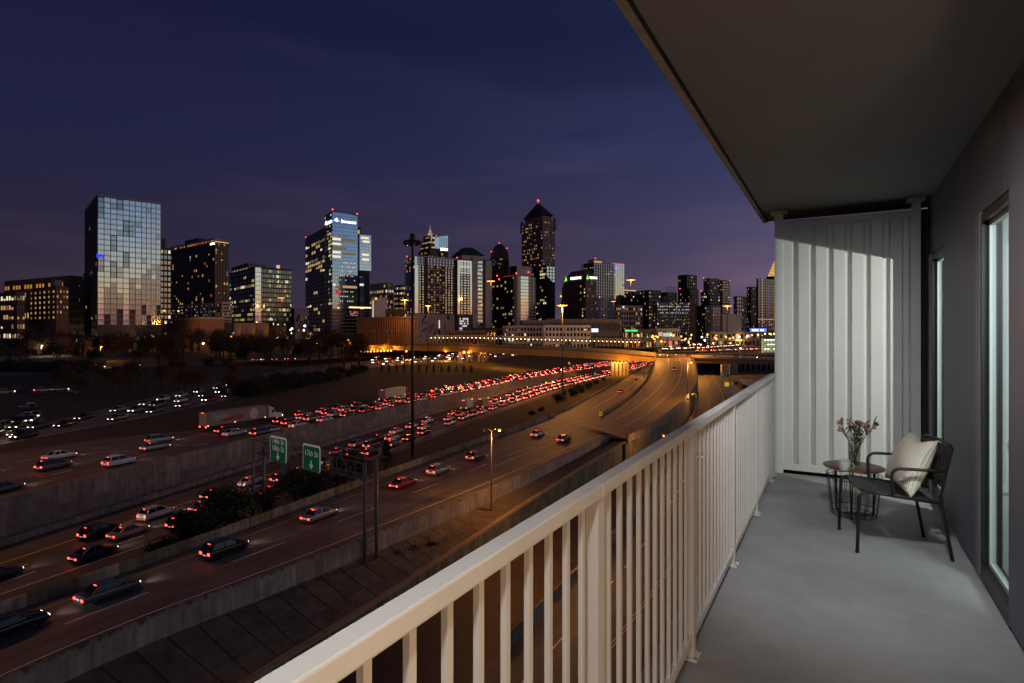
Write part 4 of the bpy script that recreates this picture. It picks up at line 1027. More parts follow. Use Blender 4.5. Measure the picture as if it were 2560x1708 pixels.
for k in range(16):
    i, j = r_.randrange(11), r_.randrange(5, 24); u = q.wR*(i+r_.uniform(.25,.6))/11; z = zz0+(q.h-zz0)*(j+r_.uniform(.2,.5))/NZ; b.face([(u,-.07,z),(u+.9,-.07,z),(u+.9,-.07,z+1.2),(u,-.07,z+1.2)], L_warm)
for j in range(NZ*2): z = zz0+(q.h-zz0)*(j+.5)/(NZ*2); b.box(0, q.wR, -.09, -.045, z-.04, z+.04, K_mull)
b.build('lit_lamps_and_transoms', None, q.t, 'stuff')
q.roof(K_mull, .5, 1.6); q.mech(K_grey, .40, .62, .3, .8, 4.0, z=q.h+1.6)
z = q.zl(640); b = MB(); b.box(-.65, q.wR*.085, -.62, -.46, z-1.5, z+1.6); b.build('lit_balcony', emat('blue_lit_balcony', (.06,.09,1), 1.1), q.t)

q = Bld('apartment_tower', 'slim brown apartment tower half hidden behind the mirror glass tower', 'building', 398, 400, 428, 540, 622, 40)
q.simple(K_maroon, G_half, 3, 6, 18, .22, 'w', .3, .35); q.mech(K_maroon, .0, .5, .1, .8, q.zl(595)-q.h)
# ---- the black tower with its sign and lit parking deck
q = Bld('apartment_tower', 'black apartment tower with a lit rooftop sign and scattered orange windows', 'building', 426, 537, 571, 560, 606, 52)
zb = q.zl(757); NB = 20
q.core(G_dark, zb, None); q.face('L', K_black, 22, NB, .35, .18, .35, zb); q.lit('L', 22, NB, .07, 'a', .35, .2, zb, mats=[L_amb, L_warm, L_dim, L_amb, L_dim, L_dim, L_warm, L_amb, L_dim, L_red, L_blue])
q.core(G_half, zb+.01, q.h-.01, .02, q.wR-.02, .005, .4, 'end_glazing'); q.face('R', K_maroon, 5, NB, .45, .15, .35, zb); q.lit('R', 5, NB, .09, 'a', .45, .2, zb, mats=[L_amb, L_warm, L_dim, L_dim])
q.roof(K_dark, .3, .5)
b = MB(); b.box(0, q.wR*.8, 1, q.wL*.98, q.h+.51, q.h+4.5); b.build('penthouse', K_mull, q.t)
b = MB(); r_ = random.Random(8)
for i in range(40):
    y = 2+(q.wL-6)*i/40
    if r_.random() < .62: b.face([(-.03,y+1.3,q.h+.8),(-.03,y,q.h+.8),(-.03,y,q.h+2.6),(-.03,y+1.3,q.h+2.6)], r_.choice([L_amb, L_amb, L_warm, L_red]))
b.build('lit_penthouse_windows', None, q.t, 'stuff')
b = MB(); b.box(-.2, q.wR, -.33, -.2, q.h+.52, q.h+1.0); b.build('roof_light_strip', emat('warm_strip', (1,.55,.22), 1.3), q.t)
b = MB(); b.box(3, q.wR*.7, q.wL*.42, q.wL*.72, q.h+4.51, q.h+9); b.build('lift_house', K_black, q.t)
S_white = emat('white_sign_light', (1,.98,.93), 3.2)
text('sign_letters', 'NOVEL', 3.1, S_white, q.t, (-.42, 3.9, q.h-1.2), (R(90), 0, R(-90)), .06)
# deck under it
q2 = Bld('parking_deck', 'pale parking deck with five lit storeys under the black apartment tower', 'building', 424, 556, 579, 535, 758, 52)
q2.core(K_black); q2.face('L', K_pale, 9, 6, .05, .38, .5, q2.zl(806)); q2.face('R', K_pale, 3, 6, .05, .38, .5, q2.zl(806)); q2.roof(K_pale)
q2.lit('L', 60, 6, .20, 'w', .55, .68, q2.zl(806), mats=[L_wht, L_yel, L_warm, L_wht]); q2.lit('R', 12, 6, .12, 'w', .55, .68, q2.zl(806), mats=[L_wht, L_yel])
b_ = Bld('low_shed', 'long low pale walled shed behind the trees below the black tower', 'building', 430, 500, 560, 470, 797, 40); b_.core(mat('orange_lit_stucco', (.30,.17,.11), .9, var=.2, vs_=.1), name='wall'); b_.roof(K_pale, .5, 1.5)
b_ = Bld('mural_wall_building', 'low building with a faded mural on its long wall', 'building', 560, 585, 672, 440, 808, 25, depth=10)
b_.core(mat('mural_base', (.35,.24,.15), .9), name='wall'); b_.roof(K_dark, .1, .5)
r_ = random.Random(4)
for k in range(10):
    x = b_.wR*(k+.2)/10; b = MB(); b.box(x, x+b_.wR*.07, -.04, -.005, b_.h*.55, b_.h*.93); b.build('mural_panel', mat('mural_paint_%d' % (k % 4), [(.42,.22,.10),(.40,.34,.16),(.35,.14,.10),(.26,.15,.26)][k % 4], .9, var=.4, vs_=.4), b_.t)

# ---- glass office with white reflecting corner
q = Bld('office_building', 'wide glass office block with green lit floors and a pale reflecting corner', 'building', 574, 640, 728, 600, 670, 42)
q.core(G_tint); nz = 16
q.face('L', K_dark, 10, nz, .06, .25, .3); q.face('R', K_black, 14, nz, .06, .25, .3)
rowsL = {j: (.75 if j in (4, 6, 9, 12) else .28) for j in range(nz)}; rowsL[14] = .05; rowsL[15] = .05
q.lit('L', 20, nz, .3, 'o', .2, .45, rows=rowsL, run=3); q.lit('R', 34, nz, .36, 'o', .2, .45, run=3)
b = MB(); b.box(-1.0, q.wR*.13, -1.0, 2.5, 6, q.h+.5); b.build('corner_glazing', G_mirror, q.t)
b = MB()
for j in range(nz): b.box(-1.06, q.wR*.13+.06, -1.06, 2.4, 6+(q.h-6)*j/nz, 6+(q.h-6)*j/nz+.45)
b.build('corner_spandrels', K_dark, q.t)
q.roof(K_dark, .3, 1.2); q.mech(K_grey, .05, .55, .35, .98, q.zl(657)-q.h+1.5, 'penthouse', q.h+1.2)
b = MB()
for i in range(16): b.face([(q.wR*.05-.06, q.wL*(.37+.038*i)+1, q.h+1.8), (q.wR*.05-.06, q.wL*(.37+.038*i), q.h+1.8), (q.wR*.05-.06, q.wL*(.37+.038*i), q.h+3.4), (q.wR*.05-.06, q.wL*(.37+.038*i)+1, q.h+3.4)], [L_warm, L_wht, L_dim][i % 3])
b.build('lit_penthouse_windows', None, q.t, 'stuff')
q.box('roof_sign_box', emat('pink_sign_box', (1,.55,.45), .8), q.wR*.62, q.wR*.70, 3, 5, q.h+1.21, q.h+5)
for (xl, xc, xr, Z, yt, lab) in ((672, 690, 716, 520, 820, 'low dark shop building with strings of lights'), ):
    q = Bld('low_building', lab, 'building', xl, xc, xr, Z, yt, 40); q.simple(K_dark, G_dark, 5, 4, 2, .3, 'w')
q = Bld('parking_deck', 'grey deck with slanted dark panels left of the blue glass tower', 'building', 724, 736, 772, 640, 773, 30); q.core(K_pale, name='wall'); q.roof(K_pale)
r_ = random.Random(6)
for k in range(9):
    x = q.wR*(.05+.1*k); z = q.h*r_.uniform(.25, .75); b = MB(); b.hull([(x,-.25,z),(x+1.6,-.25,z),(x+4.2,-.25,z+7),(x+2.6,-.25,z+7)],[(x,-.01,z),(x+1.6,-.01,z),(x+4.2,-.01,z+7),(x+2.6,-.01,z+7)]); b.build('slanted_panel', K_dark, q.t)
q.lit('R', 12, 6, .12, 'c', .6, .6, mats=[L_wht, L_dim], off=.03)

# ---- blue glass tower with its name
q = Bld('glass_tower', 'blue glass office tower crowned by a white lit name sign', 'building', 812, 831, 894, 640, 530, 33)
nz = 26; q.core(G_blue); zlo = q.zl(772)
q.face('R', mat('blue_mullion', (.10,.13,.17), .4, .3), 16, nz, .05, .07, .12, zlo); q.face('L', K_dark, 6, nz, .08, .14, .2, zlo)
H_ = q.h-zlo
def rowband(r): return zlo+H_*(1-(r-530)/(772-530.))
b = MB()
for y, x0, x1, m in ((597,0,.33,L_wht),(609,0,.33,L_wht),(619,0,.55,L_dim),(630,0,.33,L_wht),(641,0,.33,L_wht),(588,.25,.55,L_dim),(599,.34,.9,L_dim),(632,.4,.95,L_dim),(716,.40,.97,L_warm),(712,.02,.12,L_wht),(717,.12,.3,L_dim)):
    z = rowband(y); b.face([(q.wR*x0,-.14,z-1.3),(q.wR*x1,-.14,z-1.3),(q.wR*x1,-.14,z+1.4),(q.wR*x0,-.14,z+1.4)], m)
r_ = random.Random(6)
for y in (655,666,677,688,699,728,740,752):
    for k in range(9):
        if r_.random() < .6:
            x = q.wR*(.3+.07*k); z = rowband(y); b.face([(x,-.14,z-.6),(x+.8,-.14,z-.6),(x+.8,-.14,z+.5),(x,-.14,z+.5)], L_wht)
b.build('lit_floors', None, q.t, 'stuff')
q.lit('L', 8, nz, .25, 'y', .2, .4, zlo, rows={j: .6 for j in (16,17,18,19,20)}, off=.22)
b = MB(); z = rowband(729); b.box(q.wR*.12, q.wR*.30, -.25, -.15, z-3, z+2.6); b.build('red_feature_wall', emat('red_art_light', (1,.10,.05), .45), q.t)
q.core(G_tint, 0, zlo-.01, -.6, q.wR+.6, -.6, q.wL, 'podium_glazing')
b = MB()
for j in range(7):
    z = zlo*(.3+.1*j); b.box(-.75, q.wR+.75, -.8, -.61, z, z+1.1); b.box(-.8, -.61, -.5, q.wL, z, z+1.1)
b.build('podium_spandrels', K_grey, q.t)
b = MB()
for k in range(46):
    x = q.wR*r_.uniform(.68, 1.0); z = q.zl(r_.uniform(777, 789)); b.face([(x,-.83,z),(x+.5,-.83,z),(x+.5,-.83,z+.5),(x,-.83,z+.5)], r_.choice([L_red, emat('strong_red', (1,.05,.1), 2), L_wht]))
b.build('painted_tail_glints', None, q.t, 'stuff')  # glowing squares stand in for tail lights mirrored in the podium
b = MB(); b.box(q.wR*.65, q.wR+16, -1.0, -.82, q.zl(769), q.zl(766)); b.build('canopy_light_strip', emat('canopy_light', (1,.75,.35), 2.2), q.t)
b = MB(); b.hull([(-.1,-.1,q.h),(q.wR,-.1,q.h),(q.wR,q.wL,q.h),(-.1,q.wL,q.h)],[(-.1,-.1,q.h+1.2),(q.wR,-.1,q.h-1.5),(q.wR,q.wL,q.h-1.5),(-.1,q.wL,q.h+1.2)]); b.build('parapet', mat('blue_mullion', (.10,.13,.17)), q.t)
zs = q.zl(549.5); s_ = q.wR
text('sign_letters', 'Invesco', s_*.20, S_white, q.t, (s_*.64, -.35, zs-.6), (R(90), 0, 0), .08)
def mountain(parent, x, z, k, side):
    def P3(u, v): return (x+u*k, -.35, z+v*k) if side == 'R' else (-.35, x-u*k, z+v*k)
    b = MB(); b.face([P3(-1.5,-.75), P3(-.25,.75), P3(0,.95), P3(.25,.6), P3(-.1,.1), P3(-.45,-.15)]); b.face([P3(0,.95), P3(.6,-.2), P3(1.5,-.75), P3(.8,-.45), P3(.25,-.1), P3(.05,.2)]); b.face([P3(-.5,-.75), P3(0,-.1), P3(.5,-.75)])
    return b.build('logo_mark', S_white, parent)
mountain(q.t, s_*.17, zs+.4, s_*.085, 'R')
text('sign_letters', 'Invesco', q.wL*.22, S_white, q.t, (-.35, q.wL*.40, zs-.6), (R(90), 0, R(-90)), .08); mountain(q.t, q.wL*.83, zs+.2, q.wL*.09, 'L')
q.beacon([(0.3, 0.3, q.h+2.8), (q.wR-.3, .3, q.h+1)])
q3 = Bld('glass_tower', 'dark glass office wing with rows of yellow lit floors left of the blue tower', 'building', 764, 812, 836, 655, 571, 33)
nz = 27; q3.core(G_tint); q3.face('L', K_black, 9, nz, .12, .2, .25); q3.face('R', K_black, 4, nz, .1, .2, .25)
q3.lit('L', 9, nz, .10, 'y', .2, .35, rows={26: 0, 25: 0, 24: .7, 23: .1, 22: .5, 21: 0, 20: .8, 19: .95, 18: .8, 17: .05, 12: .1, 9: .8}, run=2); q3.roof(K_black); q3.beacon([(0, q3.wL-1, q3.h+2)], .7)
q3 = Bld('glass_tower', 'pale reflecting glass wing with lit floors right of the blue tower', 'building', 896, 899, 928, 665, 586, 33, depth=20)
nz = 24; q3.core(G_mirror, q3.zl(676)); q3.core(K_black, 0, q3.zl(676)-.01, 0, q3.wR*.86, 0, 18, 'lower_glazing'); q3.core(G_mirror, 0, q3.zl(692), .2, q3.wR*.38, -.2, -.01, 'lower_bay')
q3.face('R', K_mull, 8, 12, .05, .05, .15, q3.zl(676))
b = MB()
for y, x0, x1, m in ((594,.1,.8,L_wht),(603,.25,.85,L_wht),(636,.2,.8,L_wht),(648,.2,.8,L_wht),(712,.0,.35,L_wht)):
    z = q3.zl(y); b.face([(q3.wR*x0,-.22,z-1.3),(q3.wR*x1,-.22,z-1.3),(q3.wR*x1,-.22,z+1.3),(q3.wR*x0,-.22,z+1.3)], m)
b.build('lit_floors', None, q3.t, 'stuff'); q3.roof(K_mull, .1, .8)
q3.box('penthouse', K_dark, -4, 3, 4, 14, q3.h, q3.zl(567)); q3.box('lit_penthouse_glass', L_warm, -3.9, 1.5, 3.8, 3.99, q3.h+1, q3.zl(574))
# ---- ribbed orange hall by the overpass
q = Bld('ribbed_hall', 'long orange lit hall faced with vertical fins beside the overpass', 'building', 893, 1012, 1044, 425, 794, 58, H=9)
M_fin = mat('tan_metal_fin', (.36,.20,.09), .6); q.core(mat('dark_orange_wall', (.12,.06,.028), .8), name='wall')
for k in range(28):
    b = MB(); y = q.wL*(k+.5)/28; b.box(-.7, -.005, y-.28, y+.28, 0, q.h); b.build('fin', M_fin, q.t)
for k in range(9):
    b = MB(); x = q.wR*(k+.5)/9; b.box(x-.35, x+.35, -.6, -.005, 0, q.h); b.build('fin', M_fin, q.t)
q.roof(M_fin, .8, .7)
b = MB(); z = q.h*.5; r_ = random.Random(3)
for k in range(60):
    if r_.random() < .3: y = q.wL*k/60; b.face([(-.03,y+.9,z),(-.03,y,z),(-.03,y,z+1.2),(-.03,y+.9,z+1.2)], L_dim)
b.build('lit_slots', None, q.t, 'stuff')
q = Bld('office_building', 'small pale office tower with two lit floors far behind the ribbed hall', 'building', 925, 968, 983, 900, 708, 45); q.simple(K_pale, G_half, 6, 10, 11, .15, 'w', .2, .4, rows={9: .9, 7: .8, 5: .6})
q = Bld('office_building', 'small far office block with all its windows lit left of the hotel slab', 'building', 986, 1002, 1020, 880, 714, 40); q.simple(K_dark, G_dark, 5, 5, 11, .7, 'w', .3, .45)
q = Bld('white_block', 'plain white walled block with a vertical light strip behind the ribbed hall', 'building', 928, 934, 968, 560, 745, 35, depth=16); q.core(K_white, name='wall'); q.roof(K_pale); q.box('vertical_light', L_wht, -.3, -.01, .4, 1.6, q.h*.55, q.h*.95)
q = Bld('low_building', 'dark roofed low block behind the ribbed hall', 'building', 965, 990, 1016, 520, 775, 35); q.simple(K_brick, G_dark, 5, 5, 4, .1, 'w')

# ---- hotel slab with the glowing grid
q = Bld('hotel_slab', 'broad hotel slab whose grid of windows glows from cream to sunset orange', 'building', 1012, 1037, 1143, 560, 641, 33)
zl_ = q.zl(783); NZ = 19
q.core(G_mirror, zl_); q.box('dark_flank', G_tint, -.25, -.01, 0, q.wL, zl_, q.h+.3); q.lit('L', 10, NZ, .10, 'w', .2, .4, zl_, off=.3, rows={18: .2, 17: .5, 15: .5})
q.face('R', K_maroon, 13, NZ, .50, .40, .45, zl_, q.zl(662), q.wR*.085, q.wR*.97)
q.face('R', K_pale, 13, 3, .62, .45, .5, q.zl(662), q.h, q.wR*.06, q.wR, name='crown_wall')
b = MB()
for k in range(6): x = q.wR*(.30+.135*k); b.box(x-.22, x+.22, -.6, -.46, zl_, q.zl(655))
for k in range(7): z = zl_+(q.zl(662)-zl_)*(k+.5)/7; b.box(q.wR*.28, q.wR*.97, -.58, -.455, z-.22, z+.22)
b.build('white_trim_lines', K_white, q.t); q.box('dark_pier', K_dark, q.wR*.215, q.wR*.29, -.7, -.01, zl_, q.h)
q.lit('R', 13, NZ, .42, 'w', .55, .45, zl_, q.zl(662), q.wR*.085, q.wR*.97, mats=[L_warm, L_dim, L_warm, L_dim, L_amb]); q.roof(K_pale, .5, 1.0); q.beacon([(0, q.wL*.8, q.h+2), (q.wR, 0, q.h+2)], .7)
q.core(K_pale, 0, zl_-.4, 0, q.wR, -.3, q.wL, 'mural_deck_wall')
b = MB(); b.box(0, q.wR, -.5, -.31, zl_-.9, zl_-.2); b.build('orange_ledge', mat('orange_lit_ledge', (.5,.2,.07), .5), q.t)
r_ = random.Random(10)
for k in range(26):
    x = q.wR*r_.uniform(0, .97); z = r_.uniform(0, zl_*.85); b = MB(); w_, h_ = r_.uniform(.8, 2.2), r_.uniform(2, 8); sl = r_.choice([0, 0, r_.uniform(-5, 5)]) if x > q.wR*.4 else 5
    b.hull([(x,-.40,z),(x+w_,-.40,z),(x+w_+sl,-.40,min(zl_-1,z+h_)),(x+sl,-.40,min(zl_-1,z+h_))],[(x,-.305,z),(x+w_,-.305,z),(x+w_+sl,-.305,min(zl_-1,z+h_)),(x+sl,-.305,min(zl_-1,z+h_))]); b.build('deck_opening', K_dark, q.t)
b = MB(); x = q.wR*.55; b.face([(x,-.42,zl_*.55),(x+1.2,-.42,zl_*.55),(x+1.2,-.42,zl_*.8),(x,-.42,zl_*.8)], L_wht)
for k in range(14): x, z = q.wR*r_.uniform(0, .95), zl_*r_.uniform(.1, .8); b.face([(x,-.43,z),(x+.6,-.43,z),(x+.6,-.43,z+.6),(x,-.43,z+.6)], L_warm)
b.build('deck_lamps', None, q.t, 'stuff')
q = Bld('hotel_tower', 'narrow hotel tower with cream light lines and a white lit base beside the slab', 'building', 1136, 1144, 1180, 548, 650, 33)
zl_ = q.zl(786); q.core(G_mirror, zl_); q.core(K_dark, 0, zl_-.02); q.face('R', K_maroon, 3, 17, .35, .4, .4, zl_, q.zl(678), q.wR*.18, q.wR*.86); q.face('R', K_white, 3, 6, .10, .06, .5, zl_, None, q.wR*.18, q.wR*.86, 'white_trim_lines'); q.face('L', K_dark, 4, 18, .3, .3, .3, zl_); q.lit('R', 9, 17, .35, 'w', .45, .45, zl_, q.zl(680), q.wR*.18, q.wR*.86, mats=[L_warm, L_dim, L_wht, L_dim])
b = MB()
for y in (652, 666, 682):
    z = q.zl(y); b.box(q.wR*.12, q.wR*.9, -.66, -.52, z-.3, z+.3)
b.box(q.wR*.12, q.wR*.15, -.66, -.52, q.zl(683), q.zl(652)); b.box(q.wR*.87, q.wR*.9, -.66, -.52, q.zl(683), q.zl(652)); b.build('cream_light_lines', emat('cream_line', (1,.78,.42), .8), q.t); q.roof(K_dark, .2, .8)
b = MB(); r_ = random.Random(5)
for j in range(7):
    for i in range(6):
        if r_.random() < .75 and (j > 2 or i < 2): x, z = q.wR*(.14+.105*i), q.zl(835)+(q.zl(793)-q.zl(835))*j/7; b.face([(x,-.1,z),(x+1.1,-.1,z),(x+1.1,-.1,z+1.5),(x,-.1,z+1.5)], r_.choice([emat('lilac_white', (.8,.72,1), 1.1), L_wht, L_dim]))
b.build('lit_base_windows', None, q.t, 'stuff')

# ---- white balcony tower with green roof
q = Bld('apartment_tower', 'pale balcony tower topped by a dark green hipped roof', 'building', 1176, 1181, 1229, 610, 647, 28)
q.core(K_maroon, name='structure_core'); NZ = 22
for a, c in ((0, .26), (.66, 1.0)): q.box('blank_pier', K_pale, q.wR*a, q.wR*c, -.8, -.01, 0, q.h+(1.5 if a == 0 else -1))
b = MB()
for j in range(NZ): z = q.h*(j+.6)/NZ; b.box(q.wR*.27, q.wR*.53, -1.5, -.01, z, z+.35); b.box(q.wR*.27, q.wR*.53, -1.5, -1.4, z+.351, z+1.2)
b.build('balconies', K_pale, q.t, 'stuff'); q.lit('R', 4, NZ, .3, 'w', .3, .4, 0, None, q.wR*.27, q.wR*.53, off=.04); q.box('glazing', G_mirror, q.wR*.28, q.wR*.52, -.03, -.01, 0, q.h-2); q.box('dark_slot', K_dark, q.wR*.54, q.wR*.65, -.2, -.01, 0, q.h)
zt = q.zl(638); zr = q.zl(617); d = 26
q.box('crown', K_pale, -q.wR*.5, q.wR*.62, 2, d, q.h-1, zt)
b = MB(); x0, x1 = -q.wR*.60, q.wR*.66
b.hull([(x0,0,zt),(x1,0,zt),(x1,d+2,zt),(x0,d+2,zt)],[(x0+9,8,zr),(x1-10,8,zr),(x1-10,d-6,zr),(x0+9,d-6,zr)]); b.build('hipped_roof', K_green, q.t)
q = Bld('balcony_block', 'pale stepped balcony shoulder in front of the green roofed tower', 'building', 1150, 1158, 1182, 620, 640, 28); q.simple(K_dark, G_dark, 4, 4, 22, .08, 'w', .4, .3)
# ---- domed brown tower
q = Bld('domed_tower', 'dark brown tower with a rounded pointed crown and red lamps', 'building', 1225, 1258, 1272, 900, 648, 40)
q.core(G_bronze); q.face('L', K_bronze, 9, 26, .35, .25, .5); q.face('R', K_bronze, 5, 26, .35, .2, .5); q.lit('L', 9, 26, .04, 'd', .4, .4)
b = MB(); prof = [(0,1.0),(.25,.97),(.5,.86),(.72,.66),(.88,.42),(1,.06)]; zt = q.zl(605); W_, D_ = q.wR, q.wL
for (f0, s0), (f1, s1) in zip(prof, prof[1:]):
    def rg(f, s): z = q.h+(zt-q.h)*f; return [(W_/2-W_*s/2,D_/2-D_*s/2,z),(W_/2+W_*s/2,D_/2-D_*s/2,z),(W_/2+W_*s/2,D_/2+D_*s/2,z),(W_/2-W_*s/2,D_/2+D_*s/2,z)]
    b.hull(rg(f0,s0), rg(f1,s1))
b.build('domed_crown', K_bronze, q.t); q.beacon([(W_/2,D_/2,zt+1),(W_*.6,-.5,q.zl(620)),(0,D_*.9,q.zl(624))], 1.0); q.lit('L', 8, 3, .3, 'w', .4, .4, q.zl(660), q.zl(645), off=.6)
# ---- dark tower with sunset balconies
q = Bld('apartment_tower', 'dark apartment tower with orange reflecting balconies and red lamps', 'building', 1227, 1292, 1338, 640, 690, 38)
q.core(G_tint, name='glazing'); NZ = 21; q.lit('L', 13, NZ, .13, 'w', .3, .4, mats=[L_warm, L_amb, L_dim, L_yel]); q.face('L', K_black, 13, NZ, .25, .25, .3)
q.box('white_fin_wall', K_pale, -.9, 1.6, -1.2, 4.5, 0, q.h+2); q.core(G_mirror, 0, q.h, q.wR*.20, q.wR*.62, -.3, -.01, 'balcony_glazing')
b = MB()
for j in range(NZ): z = q.h*j/NZ; b.box(q.wR*.18, q.wR*.64, -1.5, -.31, z, z+.3); b.box(q.wR*.645, q.wR*.99, -1.3, -.01, z, z+.75)
b.build('balconies', K_pale, q.t, 'stuff'); q.face('R', K_pale, 2, 2, .1, .0, .8, 0, None, q.wR*.65, None, 'white_posts')
q.box('penthouse', K_pale, 1, q.wR*.82, .5, 14, q.h+.1, q.zl(664)); q.box('penthouse_flank', G_tint, .5, .98, .6, 14, q.h+.1, q.zl(664)); q.roof(K_black, .2, .5)
q.beacon([(0, q.wL*.75, q.h+3), (0, q.wL*.67, q.h-1), (0.1, 1, q.h+3), (q.wR*.6, -1, q.h+5)], .9)
b = MB(); b.box(-.4, -.2, q.wL*.02, q.wL*.5, q.h+.6, q.h+1.2); b.build('red_strip', emat('dim_red_strip', (1,.05,.10), .35), q.t)
# ---- tallest tower with pyramid
q = Bld('pyramid_tower', 'tallest tower, rose granite with a dark pyramid roof and a red tip lamp', 'building', 1305, 1357, 1387, 850, 551, 36)
NZ = 38; q.core(G_bronze); q.face('L', K_granite, 12, NZ, .38, .30, .6); q.face('R', K_granite, 8, NZ, .42, .30, .6)
q.lit('L', 12, NZ, .40, 'y', .5, .5, mats=[L_yel, L_warm, L_dim, L_yel, L_dim], off=.1); q.lit('R', 8, NZ, .22, 'd', .5, .5, mats=[L_dim, L_warm, L_dim], off=.1)
W_, D_ = q.wR, q.wL; z1 = q.zl(536); q.box('setback', K_granite, W_*.1, W_*.9, D_*.1, D_*.9, q.h, z1)
za, zb = z1, q.zl(499)
b = MB(); b.hull([(W_*.02,D_*.02,za),(W_*.98,D_*.02,za),(W_*.98,D_*.98,za),(W_*.02,D_*.98,za)],[(W_*.46,D_*.46,zb),(W_*.54,D_*.46,zb),(W_*.54,D_*.54,zb),(W_*.46,D_*.54,zb)]); b.build('pyramid_roof', mat('dark_copper_roof', (.035,.032,.038), .6), q.t)
b = MB(); c = (W_/2, D_/2); b.tube([(c[0],c[1],zb-1),(c[0],c[1],q.zl(490))], .9, 6, emat('spire_glow', (.9,.14,.05), .5)); b.build('spire', None, q.t); q.beacon([(c[0],c[1],q.zl(491))], 1.7)
for cx_, cy_ in ((0,0),(W_,0),(W_,D_),(0,D_)):
    b = MB(); b.box(cx_-2, cx_+2, cy_-2, cy_+2, q.h-12, q.h+2); b.hull([(cx_-2,cy_-2,q.h+2),(cx_+2,cy_-2,q.h+2),(cx_+2,cy_+2,q.h+2),(cx_-2,cy_+2,q.h+2)],[(cx_-.2,cy_-.2,q.h+7),(cx_+.2,cy_-.2,q.h+7),(cx_+.2,cy_+.2,q.h+7),(cx_-.2,cy_+.2,q.h+7)]); b.build('corner_turret', K_granite, q.t)
q = Bld('apartment_tower', 'dark glass tower with a pale gridded edge in front of the pyramid tower', 'building', 1334, 1366, 1387, 740, 665, 36)
q.core(G_dark); NZ = 24; q.face('L', K_black, 8, NZ, .15, .2, .3); q.lit('L', 8, NZ, .13, 'y', .2, .4, rows={21: .7, 20: .5, 13: .5}, run=2); q.core(G_mirror, q.zl(762), q.h, 0.05, q.wR, -.3, -.01, 'end_glazing'); q.face('R', K_black, 3, NZ, .18, .22, .7); q.roof(K_black); q.beacon([(0, q.wL*.5, q.h+2)], .7)
# ---- spire crown towers behind the slab
q = Bld('spired_tower', 'stepped tower with lit crown bands and a pale slender spire behind the hotel slab', 'building', 1046, 1075, 1105, 1000, 626, 40)
q.core(G_bronze); q.simple(K_bronze, G_bronze, 8, 8, 24, .35, 'y', .35, .4)
W_, D_ = q.wR, q.wL
for k, (f, ya, yb) in enumerate(((.06, 626, 612), (.13, 612, 600), (.2, 600, 586))):
    q.box('setback', K_bronze, W_*f, W_*(1-f), D_*f, D_*(1-f), q.zl(ya), q.zl(yb))
    b = MB(); r_ = random.Random(k)
    for i in range(14):
        if r_.random() < .75-.2*k:
            x = W_*(f+.01)+(W_*(1-2*f)-3)*i/14; z = q.zl((ya+yb)/2); b.face([(x,D_*f-.1,z),(x+2.4,D_*f-.1,z),(x+2.4,D_*f-.1,z+2.4),(x,D_*f-.1,z+2.4)], r_.choice([L_yel, L_warm, L_wht]))
            y = D_*(f+.01)+(D_*(1-2*f)-3)*i/14; b.face([(W_*f-.1,y+2.4,z),(W_*f-.1,y,z),(W_*f-.1,y,z+2.4),(W_*f-.1,y+2.4,z+2.4)], r_.choice([L_yel, L_warm, L_dim]))
    b.build('lit_band', None, q.t, 'stuff')
c = (W_/2, D_/2); b = MB(); m = emat('spire_light', (1,.85,.5), .33); b.box(c[0]-3, c[0]+3, c[1]-3, c[1]+3, q.zl(586), q.zl(578), m); b.box(c[0]-1.5, c[0]+1.5, c[1]-1.5, c[1]+1.5, q.zl(578), q.zl(570), m); b.tube([(c[0],c[1],q.zl(571)),(c[0],c[1],q.zl(557))], .9, 5, m, .2); b.build('spire', None, q.t)
for s in (-1, 1): q.box('crown_pier', m, c[0]+s*W_*.2-.8, c[0]+s*W_*.2+.8, D_*.18, D_*.2-.01, q.zl(600), q.zl(584))
q = Bld('slanted_tower', 'glass tower with a slanted white lit crown behind the hotel slab', 'building', 1095, 1099, 1120, 960, 621, 30, depth=22)
q.core(K_dark); q.lit('R', 5, 24, .4, 'w', .3, .4)
W_ = q.wR; b = MB(); z0, zA, zB = q.zl(617), q.zl(592), q.zl(588); b.hull([(0,-.3,z0),(W_*1.0,-.3,z0),(W_*.98,-.3,zB),(-W_*.05,-.3,zA)],[(0,20,z0),(W_,20,z0),(W_*.98,20,zB),(-W_*.05,20,zA)]); b.build('slanted_crown', emat('blue_white_crown', (.55,.75,.95), .42), q.t)
b = MB()
for k in range(6): x = W_*k/5; b.box(x-.25, x+.25, -.6, -.31, z0, zA)
for k in range(5): z = z0+(zA-z0)*k/5; b.box(0, W_, -.55, -.31, z, z+.4)
b.build('crown_lattice', K_dark, q.t); q.box('white_name_band', S_white, W_*.1, W_*.95, -.5, -.31, q.zl(626), q.zl(620))

# ---- tower with two lit signs
q = Bld('sign_tower', 'brown stepped office tower with green and white lit signs on two sides', 'building', 1409, 1464, 1491, 700, 694, 38)
NZ = 20; q.core(G_bronze); q.face('L', K_bronze, 12, NZ, .35, .35, .5); q.face('R', K_granite, 8, NZ, .45, .3, .5); q.lit('L', 12, NZ, .16, 'w', .4, .45); q.lit('R', 8, NZ, .10, 'd', .5, .5, mats=[L_dim, L_warm]); q.roof(K_bronze, .3, .6)
W_, D_ = q.wR, q.wL
q.box('shoulder', K_bronze, -1.5, W_*.5, D_*.25, D_*1.04, 0, q.zl(712))
b = MB(); za, zb = q.h+.6, q.zl(674); b.hull([(0,0,za),(W_,0,za),(W_,D_*.92,za),(0,D_*.92,za)],[(3,5,zb),(W_-5,5,zb),(W_-5,D_*.72,zb),(3,D_*.72,zb)]); b.build('sloped_crown', K_bronze, q.t)
S_gr = emat('green_sign_light', (.25,1,.05), 1.6)
zz = q.zl(693)
